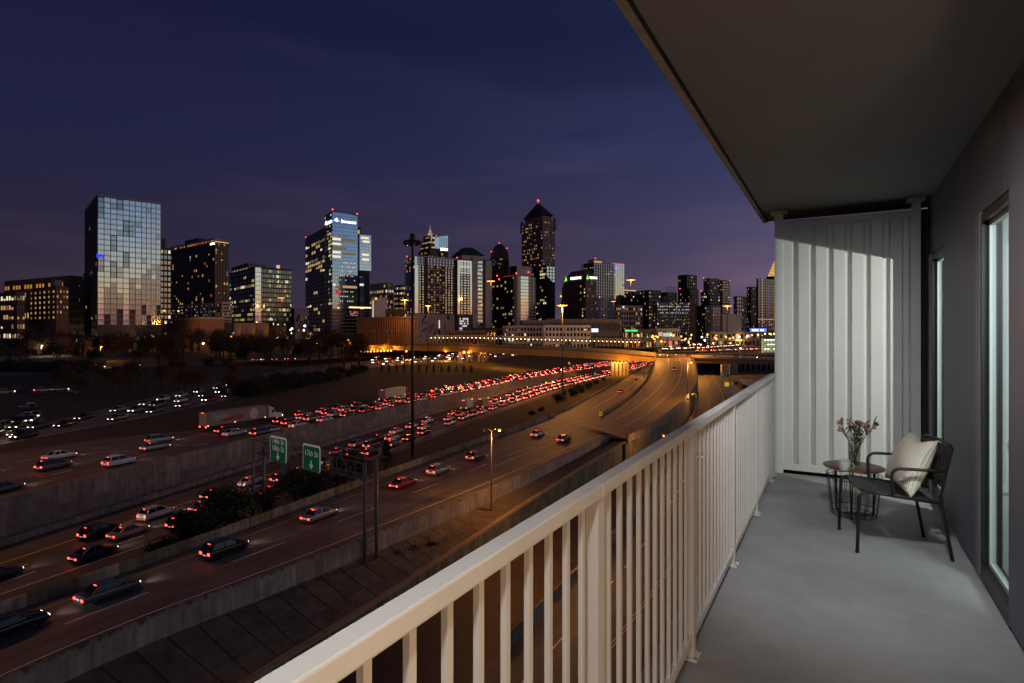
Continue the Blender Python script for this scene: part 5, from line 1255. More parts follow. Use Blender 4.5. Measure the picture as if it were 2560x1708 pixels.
text('sign_letters', 'REGIONS', 4.6, S_white, q.t, (-1.2, D_*.41, zz-.3), (R(90), 0, R(-90)), .08)
b = MB(); y = D_*.86; b.face([(-1.2,y+2,zz-2.4),(-1.2,y+.4,zz-2.4),(-1.2,y-.1,zz+.3),(-1.2,y-.7,zz-2.4),(-1.2,y-2.2,zz-2.4),(-1.2,y-.1,zz+3.2)], S_gr); b.build('logo_mark', None, q.t)
text('sign_letters', 'REGIONS', 3.9, S_white, q.t, (W_*.66, -1.2, zz-.3), (R(90), 0, 0), .08, sx=.8)
b = MB(); x = W_*.12; b.face([(x-2,-1.2,zz-2.4),(x-.6,-1.2,zz-2.4),(x,-1.2,zz+.3),(x+.6,-1.2,zz-2.4),(x+2,-1.2,zz-2.4),(x,-1.2,zz+3.2)], S_gr); b.build('logo_mark', None, q.t)
q.box('mast', K_dark, W_*.3, W_*.33, D_*.3, D_*.33, q.zl(674), q.zl(655))
# ---- white slab behind it
q = Bld('apartment_tower', 'pale ribbed apartment slab with a dark flank behind the sign tower', 'building', 1459, 1484, 1536, 800, 657, 32)
NZ = 27; q.core(G_dark); q.core(G_half, 0, q.h, .1, q.wR, -.05, -.005, 'end_glazing'); q.face('R', K_pale, 9, NZ, .55, .25, .5); q.lit('R', 9, NZ, .12, 'w', .6, .45, mats=[L_wht, L_dim, L_warm]); q.face('L', K_black, 5, NZ, .3, .25, .4); q.lit('L', 5, NZ, .08, 'w', .4, .5, rows={25: .8})
q.box('crown_step', K_pale, 0, q.wR*.42, 0.2, 12, q.h, q.zl(648)); q.box('crown_glow', L_warm, 1, q.wR*.38, -.4, .19, q.h+.3, q.h+3); q.box('roof_slab', K_pale, -.2, q.wR+.2, 0.2, q.wL, q.h-.4, q.h+.8); q.beacon([(q.wR*.1, .5, q.zl(647)+1)], .8)
q = Bld('glass_tower', 'rose tinted reflecting glass tower with a red lit roof edge', 'building', 1526, 1530, 1561, 860, 659, 28, depth=25)
q.core(G_mirror); q.face('R', K_pale, 7, 15, .08, .10, .3, q.zl(735)); b = MB(); b.box(-.3, q.wR*.98, -.6, -.31, q.h-.4, q.h+.8); b.build('red_roof_strip', emat('red_strip_light', (1,.10,.05), .9), q.t); b = MB(); b.box(q.wR*.05, q.wR*.5, -.55, -.32, q.h-8, q.h-4); b.build('violet_sign', emat('violet_glow', (.45,.35,1), .8), q.t); q.lit('R', 7, 15, .06, 'w', .2, .3, q.zl(735), off=.1)

# ---- the right-hand skyline
R_ = [  # name, label, xl, xc, xr, Z, ytop, phi, wall, core, nR, nL, nz, frac, mix
 ('office_building','white gridded office with lit floors and a small roof sign',1536,1553,1606,640,766,25,K_pale,G_dark,9,4,8,.35,'w'),
 ('office_building','dark lit apartment range with a bright roof terrace right of the rose glass tower',1528,1560,1602,900,727,35,K_dark,G_dark,8,8,14,.25,'w'),
 ('office_building','dark jagged roofed block left of the wide dark office',1600,1622,1652,880,727,35,K_dark,G_dark,6,6,14,.22,'w'),
 ('office_building','brown block with a rooftop frame left of the twin topped dark tower',1650,1668,1692,900,732,35,K_brick,G_dark,5,5,14,.12,'w'),
 ('office_building','wide dark office block with rows of cool white lamps along its top floors',1632,1642,1724,620,756,12,K_black,G_tint,14,3,13,.10,'o'),
 ('apartment_tower','dark tower with an orange lit slim face in the right skyline',1695,1717,1742,1000,688,38,K_dark,G_dark,5,6,20,.15,'w'),
 ('apartment_tower','lower dark tower in front of the twin topped tower',1700,1724,1746,820,724,40,K_black,G_dark,4,6,18,.12,'w'),
 ('apartment_tower','broad dark tower with a lighter stepped right half',1759,1772,1798,950,697,30,K_grey,G_dark,6,4,24,.14,'w'),
 ('apartment_tower','stepped grey tower with a bright corner lamp right of the broad dark tower',1794,1806,1824,960,702,35,K_grey,G_half,5,4,24,.16,'w'),
 ('office_building','dark lower tower under the broad dark tower',1752,1775,1800,800,730,38,K_dark,G_dark,5,6,16,.2,'y'),
 ('office_building','dark block with small lit windows beside the pale ribbed building',1742,1762,1784,640,766,38,K_black,G_dark,5,6,12,.14,'w'),
 ('office_building','narrow pale lit office slab left of the ribbed white building',1779,1782,1801,620,768,25,K_pale,G_half,5,2,12,.12,'d'),
 ('office_building','pale flat topped block far behind the ribbed white building',1834,1842,1866,900,742,30,K_pale,G_half,4,3,12,.15,'d'),
 ('apartment_tower','dark brown tower with many small lit windows left of the teal tower',1867,1878,1894,760,719,32,K_bronze,G_dark,4,4,22,.2,'w'),
 ('office_building','long low brown hall behind the arched walkway hoops',1110,1112,1240,470,829,18,K_brick,G_dark,16,2,3,.05,'d'),
 ('office_building','pale midrise with framed windows behind the walkway hoops',1258,1270,1362,500,817,20,K_pale,G_dark,12,3,4,.18,'c'),
 ('office_building','long grey midrise roofed with white frames below the dark balcony tower',1300,1306,1380,540,803,15,K_grey,G_dark,10,2,3,.1,'d'),
 ('parking_deck','white gridded parking deck with dark bays right of the midrise',1358,1362,1476,480,816,14,K_white,G_dark,13,2,4,.14,'w'),
 ('office_building','grey ribbed hall behind the white gridded deck',1360,1366,1550,560,800,12,K_grey,K_dark,40,3,2,.03,'d'),
 ('office_building','low lit shop row with a green sign strip',1556,1562,1630,470,826,15,K_dark,G_dark,9,3,2,.5,'w'),
 ('low_building','low dark block with lit shop windows under the wide dark office',1630,1640,1700,520,824,15,K_grey,G_dark,9,2,2,.3,'w'),
 ('low_building','low grey block under the ribbed white building',1770,1776,1900,560,832,15,K_grey,G_dark,12,2,2,.3,'w'),
 ('low_building','low dark block right of the hotel slab base',1176,1182,1262,560,822,18,K_dark,G_dark,9,2,2,.2,'w'),
]
for (nm, lab, xl, xc, xr, Z, yt, ph, wm, cm, nR, nL, nz, fr, mx_) in R_:
    q = Bld(nm, lab, 'building', xl, xc, xr, Z, yt, ph, depth=25); q.simple(wm, cm, nR, nL, nz, fr, mx_, .35, .4)
    if 'cool white lamps' in lab:
        b = MB(); r_ = random.Random(1)
        for j in range(13):
            for i in range(34):
                if r_.random() < (.55 if j in (11, 10, 9) else .18): x, z = q.wR*i/34, q.h*(j+.75)/13; b.face([(x,-.45,z),(x+.8,-.45,z),(x+.8,-.45,z+.55),(x,-.45,z+.55)], L_cool if j > 8 else L_yel)
        b.build('ceiling_lamps', None, q.t, 'stuff'); q.mech(K_dark, .2, .4, .2, .8, 7)
    if 'orange lit slim' in lab: q.mech(K_granite, .55, 1, 0.02, .5, -9, 'lower_face'); q.lit('R', 5, 10, .1, 'w')
    if 'roof terrace' in lab: b = MB(); b.box(0, q.wR*.7, -.6, -.4, q.h+.2, q.h+1.4); b.build('terrace_lights', emat('terrace', (1,.65,.3), .9), q.t)
    if 'rooftop frame' in lab:
        b = MB()
        for k in range(5): b.bar((q.wR*k/4, 2, q.h), (q.wR*k/4, 2, q.h+9), .5, .5)
        b.bar((0,2,q.h+9),(q.wR,2,q.h+9),.5,.5); b.bar((0,2,q.h+5),(q.wR,2,q.h+5),.4,.4); b.build('roof_frame', K_dark, q.t)
    if 'corner lamp' in lab: q.beacon([(q.wR, 0, q.h+1)], .8)
    if 'twin topped' in lab or 'broad dark' in lab: q.beacon([(0, q.wL, q.h+2)], .9)
    if 'green sign' in lab: b = MB(); b.box(0, q.wR*.45, -.7, -.45, q.h-.9, q.h+.4); b.build('green_sign_strip', emat('green_strip', (.05,1,.25), 1.2), q.t)
    if 'small roof sign' in lab: b = MB(); b.box(q.wR*.05, q.wR*.13, -.7, -.45, q.h-2, q.h+.2); b.build('roof_sign', L_cool, q.t)
q = Bld('orange_slab', 'slim blank slab catching the orange dusk light', 'building', 1722, 1724, 1739, 780, 746, 25, depth=12); q.core(mat('dusk_tinted_panel', (.45,.22,.13), .8), name='wall'); q.face('R', K_granite, 3, 14, .1, .08, .1)  # the orange light is put into the slab's base colour
q = Bld('ribbed_block', 'white ribbed blank building lit from below in the right skyline', 'building', 1801, 1806, 1853, 600, 788, 18, depth=18); q.core(K_grey, name='wall'); q.roof(K_pale, .3, 1.2)
for k in range(15): b = MB(); x = q.wR*(k+.5)/15; b.box(x-.35, x+.35, -.5, -.01, 0, q.h); b.build('rib', K_white, q.t)
b = MB(); b.box(0, q.wR, -.9, -.52, 7.5, 8.2); b.build('foot_light_strip', emat('foot_light', (1,.9,.6), 1.4), q.t)
q = Bld('glass_tower', 'teal glass tower with a column of white lamps beside the end screen', 'building', 1891, 1895, 1990, 700, 696, 30, depth=26); q.core(mat('teal_glass', (.012,.022,.028), .1, ior=1.9)); q.face('R', mat('teal_mullion', (.03,.05,.06), .5), 16, 24, .06, .12, .2)
b = MB()
for j in range(24):
    z = q.h*(j+.4)/24
    if j > 5: b.face([(q.wR*.10,-.24,z),(q.wR*.10+1.0,-.24,z),(q.wR*.10+1.0,-.24,z+1),(q.wR*.10,-.24,z+1)], L_cool)
    if j % 2: b.face([(q.wR*.26,-.24,z),(q.wR*.42,-.24,z),(q.wR*.42,-.24,z+.5),(q.wR*.26,-.24,z+.5)], L_dim)
b.face([(0,-.24,q.h*.37),(q.wR,-.24,q.h*.37),(q.wR,-.24,q.h*.37+.9),(0,-.24,q.h*.37+.9)], L_warm); b.face([(q.wR*.24,-.25,q.h*.42),(q.wR*.25,-.25,q.h*.42),(q.wR*.25,-.25,q.h*.9),(q.wR*.24,-.25,q.h*.9)], L_blue)
b.build('lamp_lines', None, q.t, 'stuff'); q.lit('R', 22, 8, .35, 'w', .4, .5, 0, q.h*.36)
q = Bld('golden_spire_tower', 'tower with a golden lit lattice spire peeking past the end screen', 'building', 1916, 1934, 1966, 900, 692, 38); q.simple(K_dark, G_dark, 6, 5, 20, .2, 'w')
W_, D_ = q.wR, q.wL; zt = q.zl(641); b = MB(); m = emat('golden_lattice', (1,.50,.09), .8)
for k in range(7):
    f = k/7; s = 1-f; z = q.h+1+(zt-q.h)*f; z2 = q.h+1+(zt-q.h)*(f+.09); b.hull([(W_/2-W_*s*.42,D_/2-D_*s*.42,z),(W_/2+W_*s*.42,D_/2-D_*s*.42,z),(W_/2+W_*s*.42,D_/2+D_*s*.42,z),(W_/2-W_*s*.42,D_/2+D_*s*.42,z)],[(W_/2-W_*s*.36,D_/2-D_*s*.36,z2),(W_/2+W_*s*.36,D_/2-D_*s*.36,z2),(W_/2+W_*s*.36,D_/2+D_*s*.36,z2),(W_/2-W_*s*.36,D_/2+D_*s*.36,z2)], m)
for sx_, sy_ in ((0,0),(1,0),(1,1),(0,1)): b.bar((W_*(.08+.84*sx_),D_*(.08+.84*sy_),q.h),(W_/2,D_/2,zt),1.2,1.2,m)
b.build('lattice_spire', None, q.t)
q = Bld('parking_deck', 'green white lit four storey deck beside the end screen', 'building', 1904, 1908, 2000, 400, 847, 10, H=18, depth=30); q.core(mat('deck_inner', (.3,.34,.22), .8, emit=(.75,.9,.45), es=.35), q.zl(893)); q.face('R', K_white, 12, 4, .07, .18, .5, q.zl(892)); q.roof(K_grey, .4, 2.2)
b = MB()
for j in range(4):
    for i in range(11):
        if rnd.random() < .8: x, z = q.wR*(i+.3)/12, q.zl(892)+(q.h-q.zl(892))*(j+.62)/4; b.face([(x,-.06,z),(x+1.6,-.06,z),(x+1.6,-.06,z+.7),(x,-.06,z+.7)], emat('bright_deck_lamp', (1,1,.75), 2.2))
b.build('deck_lamps', None, q.t, 'stuff')
b = MB()
for k in range(8): b.ball((q.wR*(k+.5)/8, .6, q.h+3.4), .55, emat('roof_edge_lamp', (1,.7,.25), 4), 5)
b.build('roof_edge_lamps', None, q.t)
# billboards and lit signs standing on poles
def billboard(name, label, px0, px1, y0, y1, Z, m, frame=K_dark, zg=EYE-12.5):
    a, c = PZ(px0, Z), PZ(px1, Z); z0, z1 = zat(y1, Z), zat(y0, Z); p = (a+c)/2
    t = thing(name, (p.x, p.y, zg), label, 'sign', TH); w_ = (c-a).length
    b = MB(); b.box(-w_/2, w_/2, -.3, .3, z0-zg, z1-zg); b.build('board', frame, t)
    b = MB(); b.box(-w_/2+.15, w_/2-.15, -.36, -.301, z0-zg+.15, z1-zg-.15); b.build('lit_face', m, t)
    b = MB(); b.box(-.3, .3, -.2, .2, 0, z0-zg); b.build('pole', K_dark, t)
    return t, w_, (z0+z1)/2-zg, z1-z0
t, w_, zc, h_ = billboard('lit_sign', 'long blue lit sign with white blocks over the far traffic', 1875, 1916, 821, 830, 520, emat('blue_sign', (.10,.20,1), 1.6))
for x0, x1 in ((-.38,-.02),(.14,.30)):
    b = MB(); b.box(w_*x0, w_*x1, -.42, -.361, zc-h_*.22, zc+h_*.22); b.build('white_block', S_white, t)
billboard('lit_sign', 'blank glowing white billboard over the parking deck', 1478, 1496, 821, 831, 520, emat('white_billboard', (.85,.88,1), 1.2))
billboard('lit_sign', 'small warm coloured billboard near the red traffic signals', 1645, 1656, 830, 841, 500, emat('warm_billboard', (1,.62,.45), .6))
billboard('lit_sign', 'wide pale teal billboard near the red traffic signals', 1657, 1680, 832, 842, 500, emat('teal_billboard', (.55,.85,.85), .7))
# ================================================================== lamps, gantry, signs, trees
SOD = (1, .38, .055)
M_sod = emat('sodium_lamp', (1,.36,.055), 3.2); M_sodw = emat('sodium_lamp_far', (1,.31,.035), 3.0); M_wlamp = emat('white_lamp', (1,.85,.6), 5); M_off = mat('unlit_lamp_glass', (.10,.11,.13), .2)
M_pole = mat('grey_lamp_pole', (.22,.20,.18), .5, .4); M_dpole = mat('dark_lamp_pole', (.012,.011,.012), .5, .0)

def high_mast(px, Z, ytop, H, label, lit, n=8, power=0., r=1.5, mats=None, pr=.28, br=.42):
    if lit: br *= 1.6
    p = PZ(px, Z, EYE-H); h = zat(ytop, Z)-p.z
    t = thing('high_mast_light', p, label, 'lamp post', TH)
    b = MB(); b.tube([(0,0,0),(0,0,h*.5),(0,0,h)], pr, 8, M_dpole, pr*.55); b.lathe([(pr*1.8,0),(pr*1.8,.4),(pr,.7)], 8, M_dpole); b.build('pole', None, t)
    b = MB(); b.tube([(r*math.cos(2*math.pi*k/16), r*math.sin(2*math.pi*k/16), h-.5) for k in range(16)], .09, 5, M_dpole, closed=True); b.lathe([(.3,-.9),(.55,-.5),(.55,.6),(.35,1.0),(.001,1.1)], 8, M_dpole, (0,0,h))
    for k in range(4): a = k*math.pi/2; b.bar((0,0,h-.4),(r*math.cos(a),r*math.sin(a),h-.5),.12,.12,M_dpole)
    b.build('lamp_ring', None, t)
    for k in range(n):
        a = 2*math.pi*(k+.5)/n; x, y = r*math.cos(a), r*math.sin(a)
        b = MB(); b.lathe([(.12,.35),(.34,.15),(br,-.25)], 8, M_dpole, (x,y,h-.75)); b.lathe([(br*.96,-.26),(br*.8,-.45),(.001,-.55)], 8, (mats or M_sod) if lit else M_off, (x,y,h-.75)); b.build('lamp_head', None, t)
    if power: plight('mast_lamp', Vector(p)+Vector((0,0,h-1.8)), power, SOD, 1.2)
    return t
high_mast(1031, 115, 597, 25, 'tall unlit high mast light with a ring of dark lamps beside the lower lanes', False, 8, 0, 1.5, pr=.33)
high_mast(1406, 237, 757, 25, 'lit high mast light by the shrubs in the middle of the expressway', True, 6, 60000, 1.4, br=.6)
high_mast(1012, 420, 747, 19, 'lit high mast light behind the unlit mast near the ribbed hall', True, 5, 32000, 1.9, br=.8)
high_mast(1070, 345, 760, 20.5, 'slim lit high mast light before the hotel slab', True, 4, 16000, .9, br=.75)
high_mast(1227, 460, 700, 14, 'lit twin high mast light before the pale balcony tower', True, 4, 9000, 2.6, br=.95)
high_mast(1577, 470, 697, 13, 'lit high mast light standing tallest over the overpass', True, 5, 14000, 2.4, br=1.0)
high_mast(1818, 470, 762, 13, 'lit high mast light before the pale ribbed building', True, 5, 14000, 2.4, br=1.0)
high_mast(1534, 560, 751, 13, 'small lit mast light right of the pale ribbed slab', True, 3, 3000, 1.2, br=1.0)
high_mast(703, 520, 742, 13, 'lit twin mast light before the wide glass office', True, 3, 4000, 2.2, br=.9)

high_mast(-330, 78, 250, 24, 'added high mast light beyond the left picture edge', True, 6, 28000, 1.4, br=.6)  # unseen mast, added to brighten the roads at the left
def zat_(z, Z): return HY+FPX*(EYE-z)/Z
def lamp(px, Z, ytop, zb, label, arms=1, lit=(1,), power=0., mats=None, r=.3, name='street_lamp', pr=.09, yaw=0., arm=1.6, group=None, pole=None, lz=None):
    p = PZ(px, Z, zb); h = zat(ytop, Z)-zb
    t = thing(name, p, label, 'street lamp', TH+yaw, group)
    b = MB(); b.tube([(0,0,0),(0,0,h*.5),(0,0,h-.1)], pr, 6, pole or M_pole, pr*.6); b.lathe([(pr*2.2,0),(pr*2.2,.25),(pr,.4)], 6, pole or M_pole)
    b.build('pole', None, t)
    dirs = [0] if arms == 0 else [1] if arms == 1 else [1, -1]
    for i, s in enumerate(dirs):
        x = s*arm
        b = MB()
        if s: b.tube([(0,0,h-.15),(x*.5,0,h+.05),(x,0,h+.06)], .05, 5, pole or M_pole)
        b.box(x-.42, x+.42, -.19, .19, h-.02, h+.16, pole or M_pole); b.build('arm', None, t)
        on = lit[i] if i < len(lit) else 0
        b = MB(); b.lathe([(r*.4,.0),(r,-.10),(r*.85,-.24),(.001,-.32)], 8, (mats or M_sod) if on else M_off, (x,0,h-.03)); b.build('lamp_head', None, t)
        if on and power: plight('street_lamp_light', t.matrix_basis @ Vector((x,0,h-.5)), power, SOD if (mats is None or mats in (M_sod, M_sodw)) else (1,.9,.7), .2)
    return t
lp = P(1226, 1291, 25.8)
Zl = pxof(lp)[2]
lamp(1228.5, Zl, 1073, lp.z, 'twin armed street lamp on the paved embankment with only its right lamp lit', 2, (1, 0), 3600, r=.24, yaw=R(8), arm=1.15, pr=.12)
lamp(1719, 178, 905, EYE-20.3, 'lit street lamp on the parapet of the curving flyover', 1, (1,), 8000, arm=1.1, r=.42, pr=.1)
lamp(1580, 132, 949, EYE-22.6, 'unlit slim lamp post at the start of the flyover parapet', 1, (0,), pr=.07, arm=1.0)
lamp(1609, 215, 905, EYE-21, 'unlit slim pole on the ramp divider', 1, (0,), pr=.07, arm=.8)
lamp(1637, 338, 842, EYE-14, 'lit twin street lamp where the flyover meets the overpass', 2, (1,1), 17000, r=.7, arm=1.6)
lamp(1744, 336, 861, EYE-14, 'lit twin street lamp on the overpass above the street', 2, (1,1), 15000, r=.75, arm=1.8)
lamp(1769, 400, 864, EYE-14, 'small lit lamp behind the overpass right of the twin lamp', 1, (1,), 2500, arm=.3, r=.8)
lamp(1850, 345, 870, EYE-14, 'white lit lamp on the overpass near the end screen', 1, (1,), 2500, mats=M_wlamp, arm=.3, r=.7)
lamp(103, 330, 864, EYE-16, 'white lit street lamp at the far left behind the hedge', 1, (1,), 3500, mats=M_wlamp, arm=.6, r=.62)
lamp(136, 345, 862, EYE-16, 'orange street lamp beside the white one at the far left', 1, (1,), 4000, arm=.6, r=.62)
lamp(251, 300, 866, EYE-15.5, 'lit street lamp on the side road right of the hedge', 1, (1,), 5000, arm=.5, r=.62)
lamp(407, 430, 857, EYE-12, 'lit street lamp among the bare trees left of the mast', 1, (1,), 3500, arm=.4, r=.7)
lamp(570, 400, 856, EYE-12.5, 'bright orange street lamp under the bare trees below the black tower', 1, (1,), 6000, arm=.4, r=.9)
lamp(746, 420, 861, EYE-12.5, 'dim orange street lamp among trees left of the blue glass tower', 1, (1,), 2500, arm=.3, r=.6)
for f_, lab in ((.10, 'street lamp below the balcony at the picture edge'), (.24, 'street lamp in the street just below the balcony'), (.42, 'street lamp beside the graffiti wall')):
    q_ = Q.at(f_)+Vector((1.2, 0, 0)); lamp(pxof(q_)[0], pxof(q_)[2], zat_(q_.z+8.5, pxof(q_)[2]), q_.z, lab, 1, (1,), 1500, r=.2, arm=-1.2)
for px_, H_l in ((-230, 24.5), (215, 24.6)):
    pass
# lamps hung under the overpass
M_ub = M_sodw
for i, (px, py, Z) in enumerate([(902+8.4*k, 879.5-.35*k, 470-4*k) for k in range(10)]+[(1016,878,435),(1115,878,402),(1251,878,380),(1316,877,372)]):
    p = PZ(px, Z+1.5, zat(py, Z+1.5))
    t = thing('under_bridge_lamp', p, 'lit orange lamp under the left end of the overpass' if i < 10 else 'single orange lamp under the overpass deck', 'lamp', TH, 'row of lamps under the left end of the overpass' if i < 10 else 'single lamps under the overpass')
    b = MB(); b.ball((0,0,0), .85, M_ub, 6); b.build('lamp_head', None, t); b = MB(); b.bar((0,0,.5),(0,0,3.2),.12,.12,M_dpole); b.build('bracket', None, t)
    if i % 3 == 0 or i >= 10: plight('bridge_lamp', p+Vector((0,0,-1))+cw(0,-3), 6500 if i < 10 else 9500, SOD, .4)
for i, (px, Z) in enumerate(((1160,386),(1172,390),(1203,400),(1212,404))):
    p = PZ(px, Z-1.8, zat(881, Z)); t = thing('pier_lamp', p, 'bright orange lamp at the head of the left pier columns', 'lamp', TH, 'lamps on the left pier'); b = MB(); b.ball((0,0,0), 1.0, M_ub, 6); b.build('lamp_head', None, t); plight('pier_light', p+cw(0,-.9), 2600, SOD, .3)
for i, px in enumerate((1536.5, 1545.5, 1555, 1564)):
    p = PZ(px, 347.6, zat(906, 348)); t = thing('pier_lamp', p, 'small orange lamp at the head of the middle pier columns', 'lamp', TH, 'lamps on the middle pier'); b = MB(); b.ball((0,0,0), .55, M_ub, 6); b.build('lamp_head', None, t); plight('pier_light', p+cw(0,-.7)+Vector((0,0,-.6)), 1500, SOD, .3)
# small far lamps scattered through the streets
def far_lamp_proto(m, nm):
    t = thing(nm, (0,0,-100), 'x', 'street lamp'); b = MB(); b.tube([(0,0,0),(0,0,8)], .1, 4, M_dpole); b.build('pole', None, t); b = MB(); b.ball((0,0,8.2), .8, m, 5); b.build('lamp_head', None, t); return proto(t)
FL = {'o': far_lamp_proto(M_sodw, 'distant_street_lamp'), 'w': far_lamp_proto(M_wlamp, 'distant_street_lamp'), 'y': far_lamp_proto(emat('yellow_lamp', (1,.6,.2), 2), 'distant_street_lamp')}
FLn = {'o': 'small orange street lamp in the far streets', 'w': 'small white street lamp in the far streets', 'y': 'small yellow street lamp in the far streets'}
used = set(); r_ = random.Random(21)
spots = [(1632,840,'o'),(1640,841,'o'),(1595,838,'w'),(1622,838,'w'),(1690,846,'y'),(1704,851,'y'),(1770,843,'w'),(1787,844,'o'),(1815,843,'o'),(1833,844,'y'),(1849,842,'w'),(1864,839,'w'),(1869,840,'w'),(1843,850,'o'),(1853,850,'y'),(1762,851,'w'),(1725,863,'o'),(1734,861,'o'),(1748,860,'o'),(1676,866,'y'),(1664,865,'y'),(1880,838,'o'),(1895,837,'y'),(1665,849,'w'),(1674,845,'w'),(1596,838,'w'),(1622,839,'w'),(1604,840,'w'),
 (190,849,'y'),(210,832,'w'),(163,800,'y'),(164,829,'y'),(60,861,'w'),(40,853,'w'),(83,846,'y'),(265,846,'y'),(380,840,'o'),(405,846,'o'),(508,846,'w'),(508,859,'w'),(610,850,'y'),(632,856,'o'),(640,855,'w'),(690,855,'w'),(726,825,'w'),(729,833,'w'),(730,822,'w'),(760,826,'w'),(762,815,'w'),(700,850,'y'),(680,842,'w'),(693,845,'w'),(836,852,'y'),(856,856,'o'),(870,850,'y'),(446,778,'y'),(411,777,'o'),(660,766,'o'),(642,806,'y'),(846,770,'o'),(940,747,'o'),(1402,741,'o')]
for k_ in range(46):
    px_ = r_.choice([r_.uniform(20, 880), r_.uniform(1590, 1930)]); spots.append((px_, r_.uniform(838, 862) if px_ < 900 else r_.uniform(836, 858), r_.choice('ooyyw')))
for px, py, k in spots:
    Z = r_.uniform(430, 560) if px < 900 else r_.uniform(430, 620); o = FL[k]
    if k in used: o = dup(o, (0,0,0))
    if k in 'oy' and r_.random() < .45: plight('far_lamp_light', PZ(px, Z-1.5, zat(py, Z)-.6), 5200, SOD if k == 'o' else (1,.6,.22), .5)
    used.add(k); o.location = PZ(px, Z, zat(py, Z)-8.2); o['label'] = FLn[k]; o['group'] = FLn[k].replace('small', 'small').replace('lamp', 'lamps')
# bright white flood lights
for px in (1596, 1621):
    p = PZ(px, 480, zat(840, 480)); t = thing('flood_light', (p.x, p.y, EYE-13), 'starry white flood light over the arched fence at the right', 'flood light', TH, 'white flood lights'); b = MB(); b.ball((0,0,p.z-EYE+13), 1.1, emat('flood_lamp', (1,.95,.85), 22), 6); b.build('lamp_head', None, t); b = MB(); b.tube([(0,0,0),(0,0,p.z-EYE+12.2)], .15, 5, M_dpole); b.build('pole', None, t)
# traffic signals
M_redsig = emat('red_signal', (1,.05,.06), 4)
for px, py in ((1662,855),(1676,855),(1691,858),(1676,860)):
    p = PZ(px, 450, zat(py, 450)); t = thing('traffic_signal', (p.x, p.y, EYE-13.3), 'red traffic signal beyond the arched fence', 'traffic signal', TH, 'red traffic signals at the far crossing')
    hh = p.z-EYE+13.3; b = MB(); b.box(-.35,.35,-.2,.2,hh-1.6,hh+.6,M_dpole); b.tube([(0,0,0),(0,0,hh-1.5)], .1, 5, M_dpole); b.build('signal_box', None, t); b = MB(); b.ball((0,-.3,hh), .75, M_redsig, 5); b.build('red_lens', None, t)

# ---- sign gantry over the ramp
A0, A1 = P(633,1293,24.6), P(660,1284,24.2); B0, B1 = P(912,1412,25.1), P(941,1399,25.0)
zt = zat(1128, pxof(A0)[2])-.2
t = thing('sign_gantry', A0, 'grey truss sign gantry spanning the ramp road', 'gantry'); T = Vector(t.location)
M_g = mat('gantry_steel', (.16,.155,.15), .55, .4)
def rel(p, z=None): return Vector((p.x-T.x, p.y-T.y, (p.z if z is None else z)-T.z))
for p in (A0, A1, B0, B1):
    b = MB(); b.tube([rel(p, p.z-.6), rel(p, zt+1.9)], .19, 8, M_g); b.build('leg', None, t)
for p, q in ((A0, A1), (B0, B1)):
    b = MB(); n = 4
    for k in range(n):
        za, zb = p.z+(zt-p.z)*k/n, p.z+(zt-p.z)*(k+1)/n
        u, v = (p, q) if k % 2 else (q, p); b.bar(rel(u, za), rel(v, zb), .09, .09, M_g)
        b.bar(rel(p, zb), rel(q, zb), .08, .08, M_g)
    b.build('leg_bracing', None, t)
b = MB()
ch = [(A0,B0,zt),(A1,B1,zt),(A0,B0,zt+1.8),(A1,B1,zt+1.8)]
for p, q, z in ch: b.bar(rel(p, z), rel(q, z), .14, .14, M_g)
n = 14
for k in range(n):
    f, g = k/n, (k+1)/n
    def L_(p, q, f, z): return rel(p.lerp(q, f), z)
    za, zb = (zt, zt+1.8) if k % 2 else (zt+1.8, zt)
    b.bar(L_(A0,B0,f,za), L_(A0,B0,g,zb), .07, .07, M_g); b.bar(L_(A1,B1,f,za), L_(A1,B1,g,zb), .07, .07, M_g)
    b.bar(L_(A0,B0,f,zt), L_(A1,B1,g,zt), .06, .06, M_g); b.bar(L_(A0,B0,f,zt), L_(A0,B0,f,zt+1.8), .06, .06, M_g)
b.build('truss', None, t)
M_sg = mat('green_sign_sheet', (.008,.16,.075), .5, emit=(.01,.30,.13), es=.06); M_sw = mat('white_sign_paint', (.75,.78,.74), .5, emit=(.8,.85,.8), es=.13)
dr = (B0-A0); dr.z = 0; Lg = dr.length; dr.normalize(); nr_ = Vector((dr.y, -dr.x, 0))
if nr_.dot(Vector((0,0,0))-A0) < 0: nr_ = -nr_
